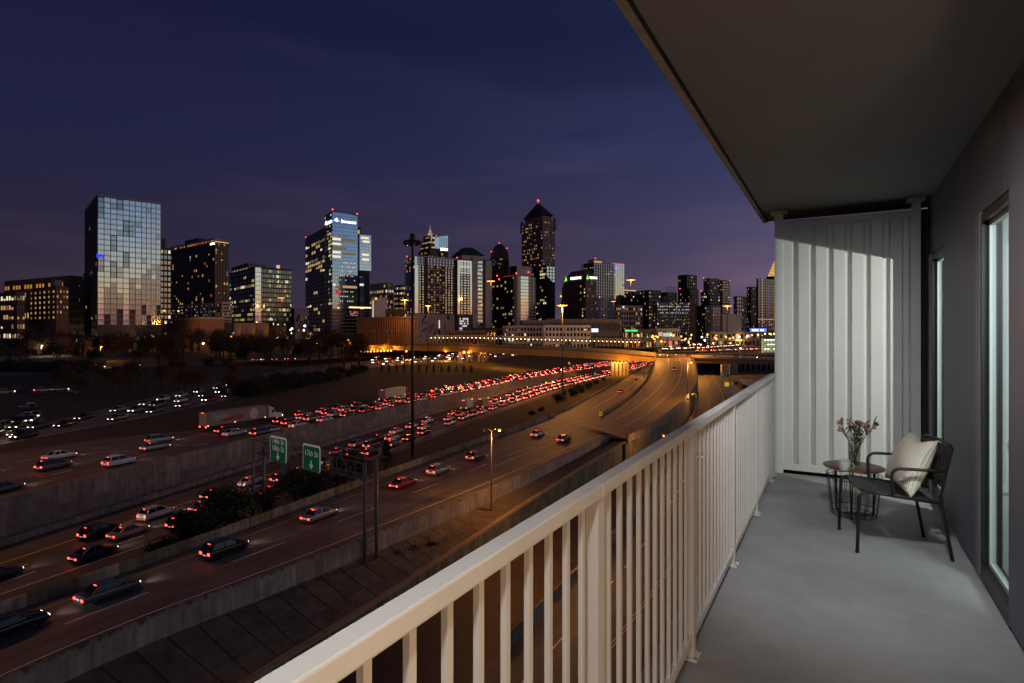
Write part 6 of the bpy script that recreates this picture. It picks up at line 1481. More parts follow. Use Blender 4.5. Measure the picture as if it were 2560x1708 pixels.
def gantry_sign(label, px0, px1, y0, y1, lines, arrow_y):
    # where the sight line to the sign's columns crosses the gantry's front face
    def hit(px):
        d = cw((px-CX)/FPX, 1); a = A0+nr_*.35; den = d.x*dr.y-d.y*dr.x; s = (a.x*dr.y-a.y*dr.x)/den; return d*s
    p, q = hit(px0), hit(px1); c = (p+q)/2; w_ = (q-p).length; Zc = pxof(c)[2]; z1, z0 = zat(y0, Zc), zat(y1, Zc); h = z1-z0
    s = thing('highway_sign', (c.x, c.y, z0), label, 'road sign', math.atan2(dr.y, dr.x), None)
    def rr_(w, h, r, y): 
        pts = []
        for cx_, cz_, a0 in ((w/2-r,h/2-r,0),(-w/2+r,h/2-r,90),(-w/2+r,-h/2+r,180),(w/2-r,-h/2+r,270)):
            for k in range(5): a = R(a0+22.5*k); pts.append((cx_+r*math.cos(a), y, h/2+cz_+r*math.sin(a)))
        return pts
    sgn = -1 if nr_.dot(Vector((dr.y, -dr.x, 0))) > 0 else 1
    b = MB(); b.hull([(x, 0, z) for x, _, z in rr_(w_, h, .3, 0)], [(x, .06, z) for x, _, z in rr_(w_, h, .3, 0)], M_sw); b.build('sign_border', None, s)
    b = MB(); b.hull([(x, -.012*1, z) for x, _, z in rr_(w_-.22, h-.22, .25, 0)], [(x, -.002, z) for x, _, z in rr_(w_-.22, h-.22, .25, 0)], M_sg); bo = b.build('sign_face', None, s); bo.location = (0, 0, .0)
    for i in range(3):
        b = MB(); x = w_*(i-1)*.33; b.box(x-.05, x+.05, .061, .3, .1, h-.1); b.build('mounting_bar', M_g, s)
    for body, fz, size in lines: split_letters(text('lettering', body, size, M_sw, s, (0, -.02, h*fz), (R(90), 0, 0), .006))
    z = h*arrow_y; b = MB(); b.box(-.10, .10, -.022, -.013, z-.05, z+.5); b.face([(-.42,-.022,z+.02),(-.16,-.022,z+.02),(0,-.022,z-.22),(.16,-.022,z+.02),(.42,-.022,z+.02),(0,-.022,z-.55)]); b.build('down_arrow', M_sw, s)
    return s
gantry_sign('green highway sign reading 14th St and 10th St with a down arrow', 675, 715.5, 1092, 1155, [('14th St', .80, .98), ('10th St', .52, .98)], .22)
gantry_sign('green highway sign reading 17th St with a down arrow', 757, 800, 1112, 1178, [('17th St', .66, .98)], .24)
# ---- yellow chevron at the gore, small traffic signs
p = P(1502, 1043, 22.6)
t = thing('chevron_sign', p, 'yellow hazard marker with black chevrons at the nose between the ramps', 'road sign', TH+R(25)); M_y = mat('yellow_sign', (.75,.55,.03), .5, emit=(.9,.7,.05), es=.25)
b = MB(); b.box(-.55, .55, -.03, .03, .35, 1.55); b.build('panel', M_y, t)
for k in range(3):
    z = .45+.38*k; b = MB(); b.face([(-.5,-.04,z),(0,-.04,z+.32),(.5,-.04,z),(.5,-.04,z+.16),(0,-.04,z+.48),(-.5,-.04,z+.16)]); b.build('chevron', K_black, t)
b = MB(); b.box(-.05,.05,-.02,.05,0,.35); b.build('post', M_g, t)
for px, py, Z, H, col, lab in ((1644,908,330,14.8,(.18,.22,.30),'small grey blue sign left of the red lights on the flyover'),(1674,909,325,15,(.16,.20,.32),'small blue sign on the left edge of the flyover lanes'),(1701,909,322,15,(.17,.21,.32),'small blue sign on the right edge of the flyover lanes'),(1817,961,205,26.2,(.75,.5,.03),'yellow warning sign under the overpass beside the street'),(1829,960,225,26.2,(.10,.11,.13),'small dark sign beside the yellow warning sign'),(1805,938,240,25,(.03,.14,.10),'small green sign beside the orange pier'),(1423,908,300,25.6,(.75,.45,.03),'small yellow diamond sign above the traffic jam')):
    zc = zat(py, Z); p = PZ(px, Z, EYE-H); t = thing('road_sign', p, lab, 'road sign', TH); m = mat('sign_sheet_%d' % int(px), col, .5, emit=col, es=.5); h = zc-p.z
    b = MB(); s = .55 if px < 1800 else .75
    if 'diamond' in lab: b.hull([(-s*1.3,0,h),(0,0,h-s*1.3),(s*1.3,0,h),(0,0,h+s*1.3)],[(-s*1.3,.05,h),(0,.05,h-s*1.3),(s*1.3,.05,h),(0,.05,h+s*1.3)])
    else: b.box(-s, s, 0, .05, h-s, h+s)
    b.build('panel', m, t); b = MB(); b.box(-.05,.05,.051,.12,0,h-.0); b.build('post', M_g, t)

# ---- trees and shrubs
M_bark = mat('dark_bark', (.045,.032,.024), .95); M_ever = mat('evergreen_leaf', (.022,.034,.014), .8, var=.5, vs_=.6); M_brn = mat('rusty_winter_leaf', (.075,.042,.018), .9, var=.5, vs_=.5); M_twig = mat('bare_twig', (.07,.05,.035), .95)
def leaves(b, n, fn, size, m, r):
    for _ in range(n):
        p = fn(); u = Vector((r.uniform(-1,1), r.uniform(-1,1), r.uniform(-1,1))).normalized(); v = u.cross(Vector((r.uniform(-1,1), r.uniform(-1,1), r.uniform(-1,1)))).normalized(); s = size*r.uniform(.6, 1.4)
        b.face([p-u*s, p-v*s*.6, p+u*s, p+v*s*.6], m)
def clump_points(r, n, rx, rz, zc, low=.0):
    out = []
    for _ in range(n):
        a = r.uniform(0, 6.283); c = r.uniform(-1, 1); s = (1-c*c)**.5; k = r.uniform(.55, 1.0); out.append(Vector((rx*k*s*math.cos(a), rx*k*s*math.sin(a), zc+rz*k*c)))
    return out
def conifer(r):
    b = MB(); n = 1500
    for _ in range(n):
        f = r.random()**.8; rad = 1.15*(1-f)**.75*(1+.22*math.sin(f*19+r.random()))*(.35 if f < .06 else 1); a = r.uniform(0, 6.283); k = r.uniform(.45, 1)**.6
        p = Vector((rad*k*math.cos(a), rad*k*math.sin(a), .1+3.5*f)); u = Vector((math.cos(a), math.sin(a), r.uniform(-.1,.8))).normalized(); v = u.cross(Vector((0,0,1))).normalized(); s = r.uniform(.09,.20); b.face([p-u*s, p-v*s*.5, p+u*s*1.2, p+v*s*.5], M_ever)
    return b
def broad(r, m, n=1500, rx=1.6, rz=1.25, zc=2.1, size=.15):
    b = MB(); cs = clump_points(r, 15, rx*.72, rz*.72, zc)
    def fn():
        c = r.choice(cs); v = Vector((r.gauss(0,1), r.gauss(0,1), r.gauss(0,.8))); return c+v*rx*.24
    leaves(b, n, fn, size, m, r); return b
def branches(r, H_, tw, depth=4):
    b = MB()
    def grow(p, d, L, rad, k):
        q = p+d*L; b.tube([p, (p+q)/2+Vector((r.uniform(-1,1), r.uniform(-1,1), 0))*L*.05, q], rad, 4 if k > 2 else 3, M_bark if k > 2 else M_twig, rad*.65, smooth=False)
        if k == 0: return
        for _ in range(3 if k > 1 else 4):
            e = (d+Vector((r.uniform(-1,1), r.uniform(-1,1), r.uniform(-.2,.7)))*.75).normalized(); grow(p+d*L*r.uniform(.55,1), e, L*r.uniform(.55,.8), rad*.6, k-1)
    grow(Vector((0,0,0)), Vector((0,0,1)), H_*.36, tw, depth); return b
def tree_proto(name, kind, seed):
    r = random.Random(seed); t = thing(name, (0,0,-200), 'x', 'tree')
    if kind == 'conifer': conifer(r).build('crown', None, t); b = MB(); b.tube([(0,0,-.3),(0,0,2.6)], .11, 6, M_bark, .03); b.build('trunk', None, t)
    elif kind == 'shrub': broad(r, M_ever, 3000, 1.25, 1.0, 1.05, .075).build('crown', None, t); b = MB(); b.tube([(0,0,-.3),(.1,0,1.0)], .09, 5, M_bark, .04); b.build('trunk', None, t)
    elif kind == 'bare': branches(r, 3.6, .10).build('crown', None, t); b = MB(); b.tube([(0,0,-.4),(0,0,1.25)], .13, 6, M_bark, .10); b.build('trunk', None, t)
    else: broad(r, M_brn, 2600, 1.5, 1.3, 2.3, .075).build('crown', None, t); b = MB(); b.tube([(0,0,-.4),(.05,0,.9),(-.05,.05,2.2)], .13, 6, M_bark, .05); b.build('trunk', None, t)
    return proto(t)
TP = {'conifer': [tree_proto('conifer', 'conifer', s) for s in (1, 2)], 'shrub': [tree_proto('evergreen_shrub', 'shrub', s) for s in (3, 4)], 'bare': [tree_proto('bare_tree', 'bare', s) for s in (5, 6, 7)], 'brown': [tree_proto('autumn_tree', 'brown', s) for s in (8, 9)]}
TU = set(); tr_ = random.Random(31)
def below(px):
    for lim, w_ in ((120,'at the far left edge'),(215,'below the brick offices'),(300,'left under the mirror tower'),(400,'right under the mirror tower'),(500,'under the black tower'),(575,'right of the black tower'),(650,'left under the glass office'),(735,'right under the glass office'),(830,'before the blue glass tower'),(2000,'beside the ribbed hall')):
        if px < lim: return w_
def plant(kind, loc, s, label, group, cat='tree'):
    o = tr_.choice(TP[kind])
    if o.name in TU: o = dup(o, loc, tr_.uniform(0, 6.28), scale=(s*tr_.uniform(.9,1.1), s*tr_.uniform(.9,1.1), s))
    else: TU.add(o.name); o.location = loc; o.scale = (s,)*3
    return tag(o, label, cat, group)
# near dark shrubs along the barrier: (column, row of the base, level, height in metres)
for px, py, H, hh, kd, lab in ((450,1378,24.8,4.3,'conifer','spiky dark conifer beside the lower lanes, leftmost by the barrier'),(497,1352,24.6,4.8,'shrub','dark bush between the leftmost conifer and the large round shrub'),(565,1325,24.5,5.6,'shrub','large round dark shrub left of the gantry legs'),(402,1398,24.9,3.0,'shrub','small dark bush at the barrier left of the spiky conifer'),(665,1282,24.4,3.6,'shrub','dark bush behind the left gantry legs'),(738,1252,24.4,5.0,'shrub','broad dark shrub under the green signs'),(780,1245,24.4,4.2,'shrub','dark shrub below the right green sign'),(842,1222,24.3,5.4,'conifer','tall dark conifer right of the green signs'),(880,1205,24.3,5.2,'shrub','dark shrub beside the tall conifer right of the green signs'),(965,1170,24.3,5.0,'conifer','dark conifer left of the unlit high mast'),(810,1232,24.4,4.6,'conifer','dark conifer right of the lower green sign'),
    (1395,1008,25,3.6,'shrub','dark shrub left of the lit mast on the verge'),(1412,1003,25,4.2,'conifer','pointed dark shrub at the foot of the lit mast'),(1432,993,25,4.0,'shrub','dark shrub just right of the lit mast'),(1452,982,25,4.2,'shrub','round dark shrub second right of the lit mast'),(1470,972,25,3.6,'shrub','dark shrub third right of the lit mast'),(1490,961,25,2.6,'shrub','low dark shrub near the middle pier'),(1330,1040,25,1.9,'shrub','low dark bush on the verge above the red lights'),(1352,1031,25,2.0,'shrub','small dark bush right of the low bush on the verge'),(1510,953,25.2,2.2,'shrub','low shrub at the foot of the middle pier')):
    plant(kd, P(px, py, H), hh/3.5 if kd == 'conifer' else hh/2.1, lab, 'shrubs on the verge by the ramp barrier', 'shrub' if kd == 'shrub' else 'tree')
for k in range(13):
    px = 954+18.7*k; plant('conifer', P(px, 930+.25*k, 20.3), 3.9/3.5*tr_.uniform(.85,1.1), 'small cone shaped conifer in the row before the opposite lanes', 'row of small conifers by the opposite lanes')
# dark thicket between upper lanes and opposite lanes
for k in range(26):
    px = 600+12.2*k+tr_.uniform(-6,6); f = k/25
    py = 992-62*f+tr_.uniform(-4,10); plant('shrub', P(px, py, 20.4), tr_.uniform(2.6,3.6)*(1-.35*f), 'dark evergreen bush in the thicket beyond the upper lanes, '+('left end' if k < 6 else 'left of the middle' if k < 13 else 'right of the middle' if k < 20 else 'right end'), 'thicket beyond the upper lanes', 'shrub')
# hedge far left
for k in range(20):
    px = 5+10.5*k+tr_.uniform(-3,3); plant('shrub', P(px, 936-.05*k*2, 16.2), tr_.uniform(2.3,3.0), 'dark bush in the long hedge at the far left, '+('left' if k < 7 else 'middle' if k < 14 else 'right')+' part', 'hedge at the far left', 'shrub')
b_t = thing('garden_wall', PZ(130, 290, EYE-15.6), 'long low concrete wall behind the hedge at the far left', 'wall', TH)
b = MB(); b.box(-24, 26, 0, .4, -1.2, 3.6); b.build('wall_face', M_wall2, b_t)
# woods behind the roads
r_ = random.Random(17)
for k in range(165):
    f = r_.random()
    px = -60+960*f; Z = 255+165*r_.random()**.6
    if 640 < px < 760 and r_.random() < .4: continue
    H = 15.5-2.5*(Z-255)/165
    kind = r_.choices(['bare','brown','shrub'], [5, 3.6, 1.4])[0]
    s = r_.uniform(2.2, 3.4)*(1+.75*(Z-255)/165)
    if kind == 'bare': s *= 1.15
    plant(kind, PZ(px, Z, EYE-H), s, {'bare': 'leafless tree', 'brown': 'rusty brown tree', 'shrub': 'dark evergreen'}[kind]+(' at the rear' if Z > 370 else ' in the middle' if Z > 315 else ' at the front')+' of the woods '+below(px), {'bare': 'leafless trees in the woods', 'brown': 'brown trees in the woods', 'shrub': 'evergreens in the woods'}[kind])
for k in range(34):      # dark slope left of the opposite lanes
    px = r_.uniform(140, 600); Z = r_.uniform(175, 245); H = 19.0-3.0*(Z-175)/70
    kind = r_.choice(['bare','brown','brown']); plant(kind, PZ(px, Z, EYE-H), r_.uniform(1.6,2.3), {'bare': 'leafless tree', 'brown': 'brown tree'}[kind]+(' high' if Z > 212 else ' low')+' on the dark slope above the opposite lanes '+below(px), {'bare': 'leafless trees on the dark slope', 'brown': 'brown trees on the dark slope'}[kind])
for px, Z in ((1560,500),(1590,520),(1700,540),(1730,560),(1480,480),(1420,470),(1840,520),(1870,540),(1800,500)):
    plant(r_.choice(['bare','brown']), PZ(px, Z, EYE-13), r_.uniform(1.6,2.4), 'street tree among the low blocks in the right skyline', 'street trees in the right skyline')
for px, py, H in ((1840,962,25.5),(1862,975,25.8),(1893,985,26)):
    plant('shrub', P(px, py, H), r_.uniform(.8,1.3), 'low bush on the lawn under the overpass', 'bushes on the lawn under the overpass', 'shrub')
# tufts of weeds on the embankment
for px, py in ((905,1416),(925,1404),(1000,1385),(1035,1372),(1060,1350),(1080,1362),(965,1392)):
    b = MB(); r2_ = random.Random(int(px)); p = P(px, py, 25.3)
    leaves(b, 60, lambda: Vector((r2_.gauss(0,.35), r2_.gauss(0,.35), r2_.uniform(0,.5))), .14, M_ever, r2_); o = b.build('weed_tuft'); o.location = p+Vector((0,0,-.1)); tag(o, 'dark tuft of weeds between the embankment slabs', 'plant', 'weeds on the embankment')
# ================================================================== traffic
PAINT = {'white': mat('white_car_paint', (.55,.55,.54), .25), 'silver': mat('silver_car_paint', (.28,.29,.30), .3, .5), 'black': mat('black_car_paint', (.012,.012,.014), .2), 'red': mat('red_car_paint', (.22,.02,.02), .25), 'grey': mat('grey_car_paint', (.08,.085,.09), .3, .3), 'beige': mat('beige_car_paint', (.32,.27,.20), .3)}
M_cg = mat('car_glass', (.006,.007,.009), .06); M_tyre = mat('tyre_rubber', (.012,.012,.012), .8); M_rim = mat('wheel_rim', (.35,.35,.36), .35, .8); M_bump = mat('dark_bumper', (.03,.03,.03), .6)
M_tail = emat('tail_light', (1,.05,.035), 7, True); M_head = emat('head_light', (1,.86,.62), 14, True); M_plate_glow = mat('licence_plate', (.6,.6,.58), .5, emit=(1,.95,.85), es=.25); M_ambl = emat('amber_marker', (1,.45,.05), 5)  # plate glow stands in for following headlights on a car's rear
M_tailf = emat('far_tail_light', (1,.055,.035), 8); TAILV = [emat('far_tail_light_dim', (1,.045,.03), 2.2), M_tailf, emat('far_brake_light', (1,.075,.05), 15)]; M_headf = emat('far_head_light', (1,.85,.6), 14)
SH = {  # stations along the length (x forward): lower body profile (x, z_top, half width); greenhouse x at belt rear/front, x at roof rear/front, roof z
 'sedan': dict(L=4.7, W=.90, body=[(-2.35,.78,.80),(-2.25,.92,.86),(-1.2,.95,.90),(.9,.92,.90),(1.7,.80,.87),(2.25,.66,.78),(2.35,.55,.68)], gh=(-1.75,1.05,-.95,.25), belt=.93, roof=1.44),
 'suv': dict(L=4.6, W=.94, body=[(-2.28,.95,.84),(-2.2,1.08,.90),(-1.0,1.06,.94),(1.0,1.02,.94),(1.75,.96,.91),(2.2,.82,.84),(2.3,.62,.72)], gh=(-2.12,1.12,-1.75,.30), belt=1.05, roof=1.66),
 'van': dict(L=5.0, W=.97, body=[(-2.5,1.10,.92),(-2.45,1.15,.95),(-1,1.12,.97),(1.5,1.08,.96),(2.2,.98,.92),(2.45,.75,.85)], gh=(-2.45,1.75,-2.35,1.05), belt=1.1, roof=1.95),
}
def ring_body(x, zt, hw, zb=.24):
    return [(x,-hw*.93,zb),(x,-hw,zb+.2),(x,-hw,zt-.16),(x,-hw*.90,zt),(x,hw*.90,zt),(x,hw,zt-.16),(x,hw,zb+.2),(x,hw*.93,zb)]
def car_meshes(kind, paint):
    S = SH[kind]; p = PAINT[paint]; b = MB(); st_ = S['body']
    b.face([q for q in ring_body(*st_[0])], p)
    for a, c in zip(st_, st_[1:]): b.hull(ring_body(*a), ring_body(*c), p, caps=False, smooth=True)
    b.face([q for q in reversed(ring_body(*st_[-1]))], p)
    xr, xf, rr0, rf = S['gh']; z0, z1 = S['belt']-.03, S['roof']; w0, w1 = S['W']*.90, S['W']*.72
    # roof and pillars in body colour
    b.hull([(rr0,-w1,z1-.06),(rf,-w1,z1-.06),(rf,w1,z1-.06),(rr0,w1,z1-.06)],[(rr0+.06,-w1*.93,z1),(rf-.1,-w1*.93,z1),(rf-.1,w1*.93,z1),(rr0+.06,w1*.93,z1)], p)
    for s in (-1, 1):
        b.bar((xr+.05,s*w0*.985,z0),(rr0+.05,s*w1*.99,z1-.04),.13,.07,p); b.bar((xf-.05,s*w0*.985,z0),(rf-.05,s*w1*.99,z1-.04),.08,.06,p); b.bar(((xr+xf)/2,s*w0*.995,z0),((rr0+rf)/2+.05,s*w1*1.0,z1-.04),.09,.05,p)
    b.box(st_[0][0]-.05, st_[0][0]+.2, -S['W']*.86, S['W']*.86, .27, .52, p); b.box(st_[-1][0]-.2, st_[-1][0]+.03, -S['W']*.80, S['W']*.80, .26, .44, M_bump)
    for s in (-1, 1): b.box(xf-.25, xf-.08, s*S['W']*1.0, s*(S['W']+.16), z0+.02, z0+.16, p) if s > 0 else b.box(xf-.25, xf-.08, -(S['W']+.16), -S['W']*1.0, z0+.02, z0+.16, p)
    body = b
    g = MB(); e = .012; g.hull([(xr,-w0,z0),(xf,-w0,z0),(xf,w0,z0),(xr,w0,z0)],[(rr0,-w1,z1-.055),(rf,-w1,z1-.055),(rf,w1,z1-.055),(rr0,w1,z1-.055)], M_cg)
    wr = .33 if kind == 'sedan' else .36; wh = MB()
    for k in (0,):
        prof = [(.001,-.10),(wr*.62,-.10),(wr*.66,-.115),(wr*.95,-.115),(wr,-.07),(wr,.10)]
        n = 14; tf = Matrix.Rotation(R(90), 4, 'X')
        i0 = len(wh.v); wh.lathe(prof[2:], n, M_tyre, smooth=True); wh.lathe(prof[:3], n, M_rim, smooth=False)
        for s in range(5):
            a = 2*math.pi*s/5; wh.bar((.03*math.cos(a),.03*math.sin(a),-.104),(wr*.6*math.cos(a),wr*.6*math.sin(a),-.108),.07,.012,M_bump)
        wh.v = [tuple(tf @ Vector(v)) for v in wh.v]
    xw = S['L']*.285
    wheels = [(-xw, S['W']-.10, 1), (xw, S['W']-.10, 1), (-xw, -S['W']+.10, -1), (xw, -S['W']+.10, -1)]
    x0 = st_[0][0]; zt = st_[0][1]
    tl = MB(); tl.box(x0-.03, x0+.14, -.17, .17, -.13, .13, M_tail); hl = MB(); hl.box(.0, .035, -.17, .17, -.07, .07, M_head)
    return dict(body=body, glass=g, wheel=wh, wheels=wheels, wr=wr, tail=tl, head=hl, tpos=[(0, s*(S['W']*.80-.12), zt-.20) for s in (-1,1)], hpos=[(st_[-2][0]+.045, s*(S['W']*.72-.14), st_[-2][1]-.13) for s in (-1,1)], plate=(x0-.055, .62 if kind == 'sedan' else .60), brake=(rr0-.02 if kind != 'sedan' else rr0-.1, z1-.10), zt=zt, x0=x0, S=S)
M_tail2 = emat('tail_light_dim', (1,.045,.03), 2.6, True)
def car_proto(kind, paint, name, v=0, hl=True):
    d = car_meshes(kind, paint); t = thing(name, (0,0,-300), 'x', 'car')
    d['body'].build('body', None, t); d['glass'].build('windows', None, t)
    wm = d['wheel'].mesh('wheel')
    for x, y, s in d['wheels']:
        o = obj('wheel', wm, t); o.location = (x, y, d['wr']); o.rotation_euler = (0, 0, 0 if s < 0 else math.pi)
    tm = d['tail'].mesh('tail_light'); hm = d['head'].mesh('headlight')
    if v: tm.materials[0] = M_tail2
    for p in d['tpos']: o = obj('tail_light', tm, t); o.location = p
    if hl:
        for p in d['hpos']: o = obj('headlight', hm, t); o.location = p
    b = MB(); b.box(d['plate'][0], d['plate'][0]+.02, -.24, .24, d['plate'][1]-.07, d['plate'][1]+.07); b.build('licence_plate', M_plate_glow, t)
    if v: return proto(t)
    b = MB(); b.box(d['brake'][0]-.03, d['brake'][0]+.02, -.2, .2, d['brake'][1]-.025, d['brake'][1]+.025); b.build('brake_light', M_tail, t)
    return proto(t)
def far_mesh(kind, paint, v=1):
    M_tailf = TAILV[v]
    """one light mesh per distant car"""
    S = SH[kind]; p = PAINT[paint]; b = MB(); st_ = S['body'][::2] if len(S['body']) > 6 else S['body']
    st_ = [S['body'][0], S['body'][2], S['body'][3], S['body'][-2], S['body'][-1]]
    b.face(ring_body(*st_[0]), p)
    for a, c in zip(st_, st_[1:]): b.hull(ring_body(*a), ring_body(*c), p, caps=False)
    b.face(list(reversed(ring_body(*st_[-1]))), p)
    xr, xf, r0, rf = S['gh']; z0, z1 = S['belt']-.03, S['roof']; w0, w1 = S['W']*.90, S['W']*.74
    b.hull([(xr,-w0,z0),(xf,-w0,z0),(xf,w0,z0),(xr,w0,z0)],[(r0,-w1,z1-.05),(rf,-w1,z1-.05),(rf,w1,z1-.05),(r0,w1,z1-.05)], M_cg)
    b.box(r0, rf, -w1, w1, z1-.049, z1, p)
    for s in (-1, 1):
        for k in (-1, 1): b.box(k*S['L']*.285-.33, k*S['L']*.285+.33, s*(S['W']-.1)-.11, s*(S['W']-.1)+.11, .0, .62, M_tyre)
        x0 = S['body'][0][0]; zt = S['body'][0][1]; x1 = S['body'][-2][0]+.1; zh = S['body'][-2][1]
        k = 1.35
        b.box(x0-.05, x0+.1, s*(S['W']*.70)-.22*k, s*(S['W']*.70)+.22*k, zt-.33, zt-.05, M_tailf)
        b.box(x1-.03, x1+.03, s*(S['W']*.66)-.2, s*(S['W']*.66)+.2, zh-.22, zh-.0, M_headf)
    b.box(x0-.06, x0, -.35, .35, .42, .62, M_plate_glow)  # wide glowing plate in place of headlights falling on the bumper
    return b.mesh('far_car')
cr_ = random.Random(77)
kinds = [(k, c) for k in ('sedan', 'suv', 'van') for c in ('white', 'silver', 'black', 'red', 'grey', 'beige') if not (k == 'van' and c in ('red', 'beige'))]
NEARP = {}; FARM = {}
SPECS = []; beams = [0]
def Z_of(v): return pxof(v)[2]

def where(px):
    for lim, w_ in ((70,'at the left edge'),(150,'near the left edge'),(260,'left of the food truck'),(400,'a little left of the food truck'),(505,'just left of the food truck'),(600,'beside the food truck'),(670,'above the left green sign'),(740,'between the green signs'),(800,'above the right green sign'),(860,'right of the green signs'),(930,'left of the plain truck'),(990,'beside the plain truck'),(1030,'just left of the unlit mast'),(1070,'just right of the unlit mast'),(1120,'right of the unlit mast'),(1170,'left of the box trucks'),(1220,'beside the box trucks'),(1270,'right of the box trucks'),(1330,'left of the lit mast'),(1400,'just left of the lit mast'),(1460,'just right of the lit mast'),(3000,'near the middle pier')):
        if px < lim: return w_
def car(loc, d, label, group=None, near=True, kind=None, paint=None, cat='car'):
    rz = math.atan2(d.y, d.x); pitch = -math.asin(max(-.2, min(.2, d.z)))
    k = (kind or cr_.choices(['sedan', 'suv', 'van'], [5, 5, 1])[0], paint or cr_.choices(['white', 'silver', 'black', 'red', 'grey'], [4, 4, 3, 1, 3])[0])
    if k[0] == 'van' and k[1] in ('red', 'beige'): k = ('van', 'white')
    px, py, Z = pxof(loc)
    if px < -120 or px > 2000: return
    SPECS.append((0 if group is None else Z, Vector(loc), rz, pitch, k, label, group, near and Z < 240, cat))
COLS = {'white': 'white', 'silver': 'silver', 'black': 'black', 'red': 'red', 'grey': 'grey', 'beige': 'beige'}
def build_cars(limit=296):
    SPECS.sort(key=lambda q: q[0]); rest = MB()
    for i, (Z, loc, rz, pitch, k, label, group, near, cat) in enumerate(SPECS):
        if i < limit:
            if group:       # what one can see of it: its colour and kind
                nice = COLS[k[1]]+' '+{'sedan': 'sedan', 'suv': 'hatchback', 'van': 'van'}[k[0]]
                label = label.replace('CAR', nice).replace('WHERE', where(pxof(loc)[0]))
            if near:
                k = k+(1 if group and cr_.random() < .4 else 0,)
                if k not in NEARP: NEARP[k] = o = car_proto(k[0], k[1], 'car', k[2]); o.location = loc
                else: o = dup(NEARP[k], loc, rz)
            else:
                v = cr_.choice((0, 0, 1, 1, 2)); k = k+(v,)
                if k not in FARM: FARM[k] = far_mesh(*k)
                o = obj('car', FARM[k]); o.location = loc
            o.rotation_euler = (0, pitch, rz); tag(o, label, cat)
            if near and Z_of(loc) < 175 and beams[0] < 46:      # its dipped beams on the road ahead
                beams[0] += 1; l = bpy.data.lights.new('dipped_beam', 'SPOT'); l.energy = 130; l.color = (1,.88,.70); l.spot_size = R(88); l.spot_blend = 1; l.shadow_soft_size = .15
                q = bpy.data.objects.new('dipped_beam', l); C.objects.link(q); d = Vector((math.cos(rz), math.sin(rz), 0)); q.location = loc+d*2.5+Vector((0,0,.72)); q.rotation_euler = (d*9+Vector((0,0,-1.1))).to_track_quat('-Z', 'Y').to_euler()
            if 'group' in o: del o['group']
            if group: o['group'] = group
        else:
            k = k+(cr_.choice((0, 0, 1, 1, 2)),)
            if k not in FARM: FARM[k] = far_mesh(*k)
            me = FARM[k]; T = Matrix.Translation(loc) @ Matrix.Rotation(rz, 4, 'Z') @ Matrix.Rotation(pitch, 4, 'Y'); n0 = len(rest.v)
            rest.v += [tuple(T @ v.co) for v in me.vertices]
            for p in me.polygons: rest.f.append(tuple(n0+q for q in p.vertices)); rest.m.append(rest.mi(me.materials[p.material_index])); rest.sm.append(False)
    if rest.f: o = rest.build('distant_traffic', None, None, 'stuff'); tag(o, 'mass of distant car lights crawling towards and beyond the overpass', 'traffic')
    print('cars', len(SPECS))
def find_f(path, px, n=400):
    best = min(range(n+1), key=lambda i: abs(pxof(path.at(i/n))[0]-px)); return best/n
def lane_mid(kind, k):
    if kind == 'L': a, c = Llane(k), Llane(k+1)
    else: a, c = Ulane(k), Ulane(k+1)
    return mid(a, c, .5)
LL = [lane_mid('L', k) for k in range(3)]+[mid(W_base, L_near, lambda s: .93-.08*min(1, s*1.7))]
UL = [lane_mid('U', k) for k in range(4)]
def put(path, px, label, group=None, near=True, kind=None, paint=None, back=False, dz=.02):
    f = find_f(path, px); d = path.dir(f); 
    return car(path.at(f)+Vector((0,0,dz)), -d if back else d, label, group, near, kind, paint)
# named cars of the lower lanes
put(LL[0], 247, 'black hatchback with bright tail lights, second car from the left on the lower lanes', kind='suv', paint='black')
put(LL[0], 390, 'white hatchback with lit rear lights on the empty left part of the lower lanes', kind='suv', paint='white')
put(LL[0], 534, 'black low sedan ahead of the white hatchback on the lower lanes', kind='sedan', paint='black')
put(LL[0], 627, 'white sedan passing behind the left gantry legs on the lower lanes', kind='sedan', paint='white')
put(LL[1], 318, 'beige car in the middle lane below the white hatchback', kind='sedan', paint='beige')
put(LL[1], 520, 'silver car in the middle lane left of the large round shrub', kind='sedan', paint='silver')
put(LL[2], 236, 'grey car with long red lights in the near lane at the far left', kind='sedan', paint='grey')
put(LL[1], -10, 'grey car with red lights cut by the left picture edge', kind='sedan', paint='grey')
put(LL[2], 455, 'black car seen between the spiky conifer and the large shrub', kind='suv', paint='black')
put(LL[1], 705, 'grey car seen between the two green signs on the lower lanes', kind='suv', paint='grey')
put(LL[2], 690, 'red car below the left green sign on the lower lanes', kind='sedan', paint='red')
put(LL[1], 748, 'silver car just left of the right green sign on the lower lanes', kind='sedan', paint='silver')
# dense queues
def queue(lanes, px0, px1, gap, label, group, skip=(), tag_near=250, prob=.93, back=False, jit=.15, farlabel=None):
    n = 0
    for li, path in enumerate(lanes):
        f0, f1 = find_f(path, px0), find_f(path, px1); s = f0*path.len+cr_.uniform(0, gap)
        while s < f1*path.len:
            f = s/path.len; p = path.at(f); px, py, Z = pxof(p)
            g = gap*cr_.uniform(.85, 1.25)*(1 if Z < 300 else .92)
            if cr_.random() < prob and not any(l == li and a < px < b_ for l, a, b_ in skip):
                d = path.dir(f); side = Vector((d.y, -d.x, 0)).normalized()*cr_.uniform(-.3, .3)
                car(p+side+Vector((0,0,.02)), -d if back else d, label, group, Z < tag_near); n += 1
            s += g
    return n
nL = queue(LL[:3], 800, 1640, 8.3, 'CAR with tail lights queuing on the lower lanes, WHERE', 'cars queuing on the lower lanes', skip=((0,1138,1200),(1,1195,1225)), tag_near=215)
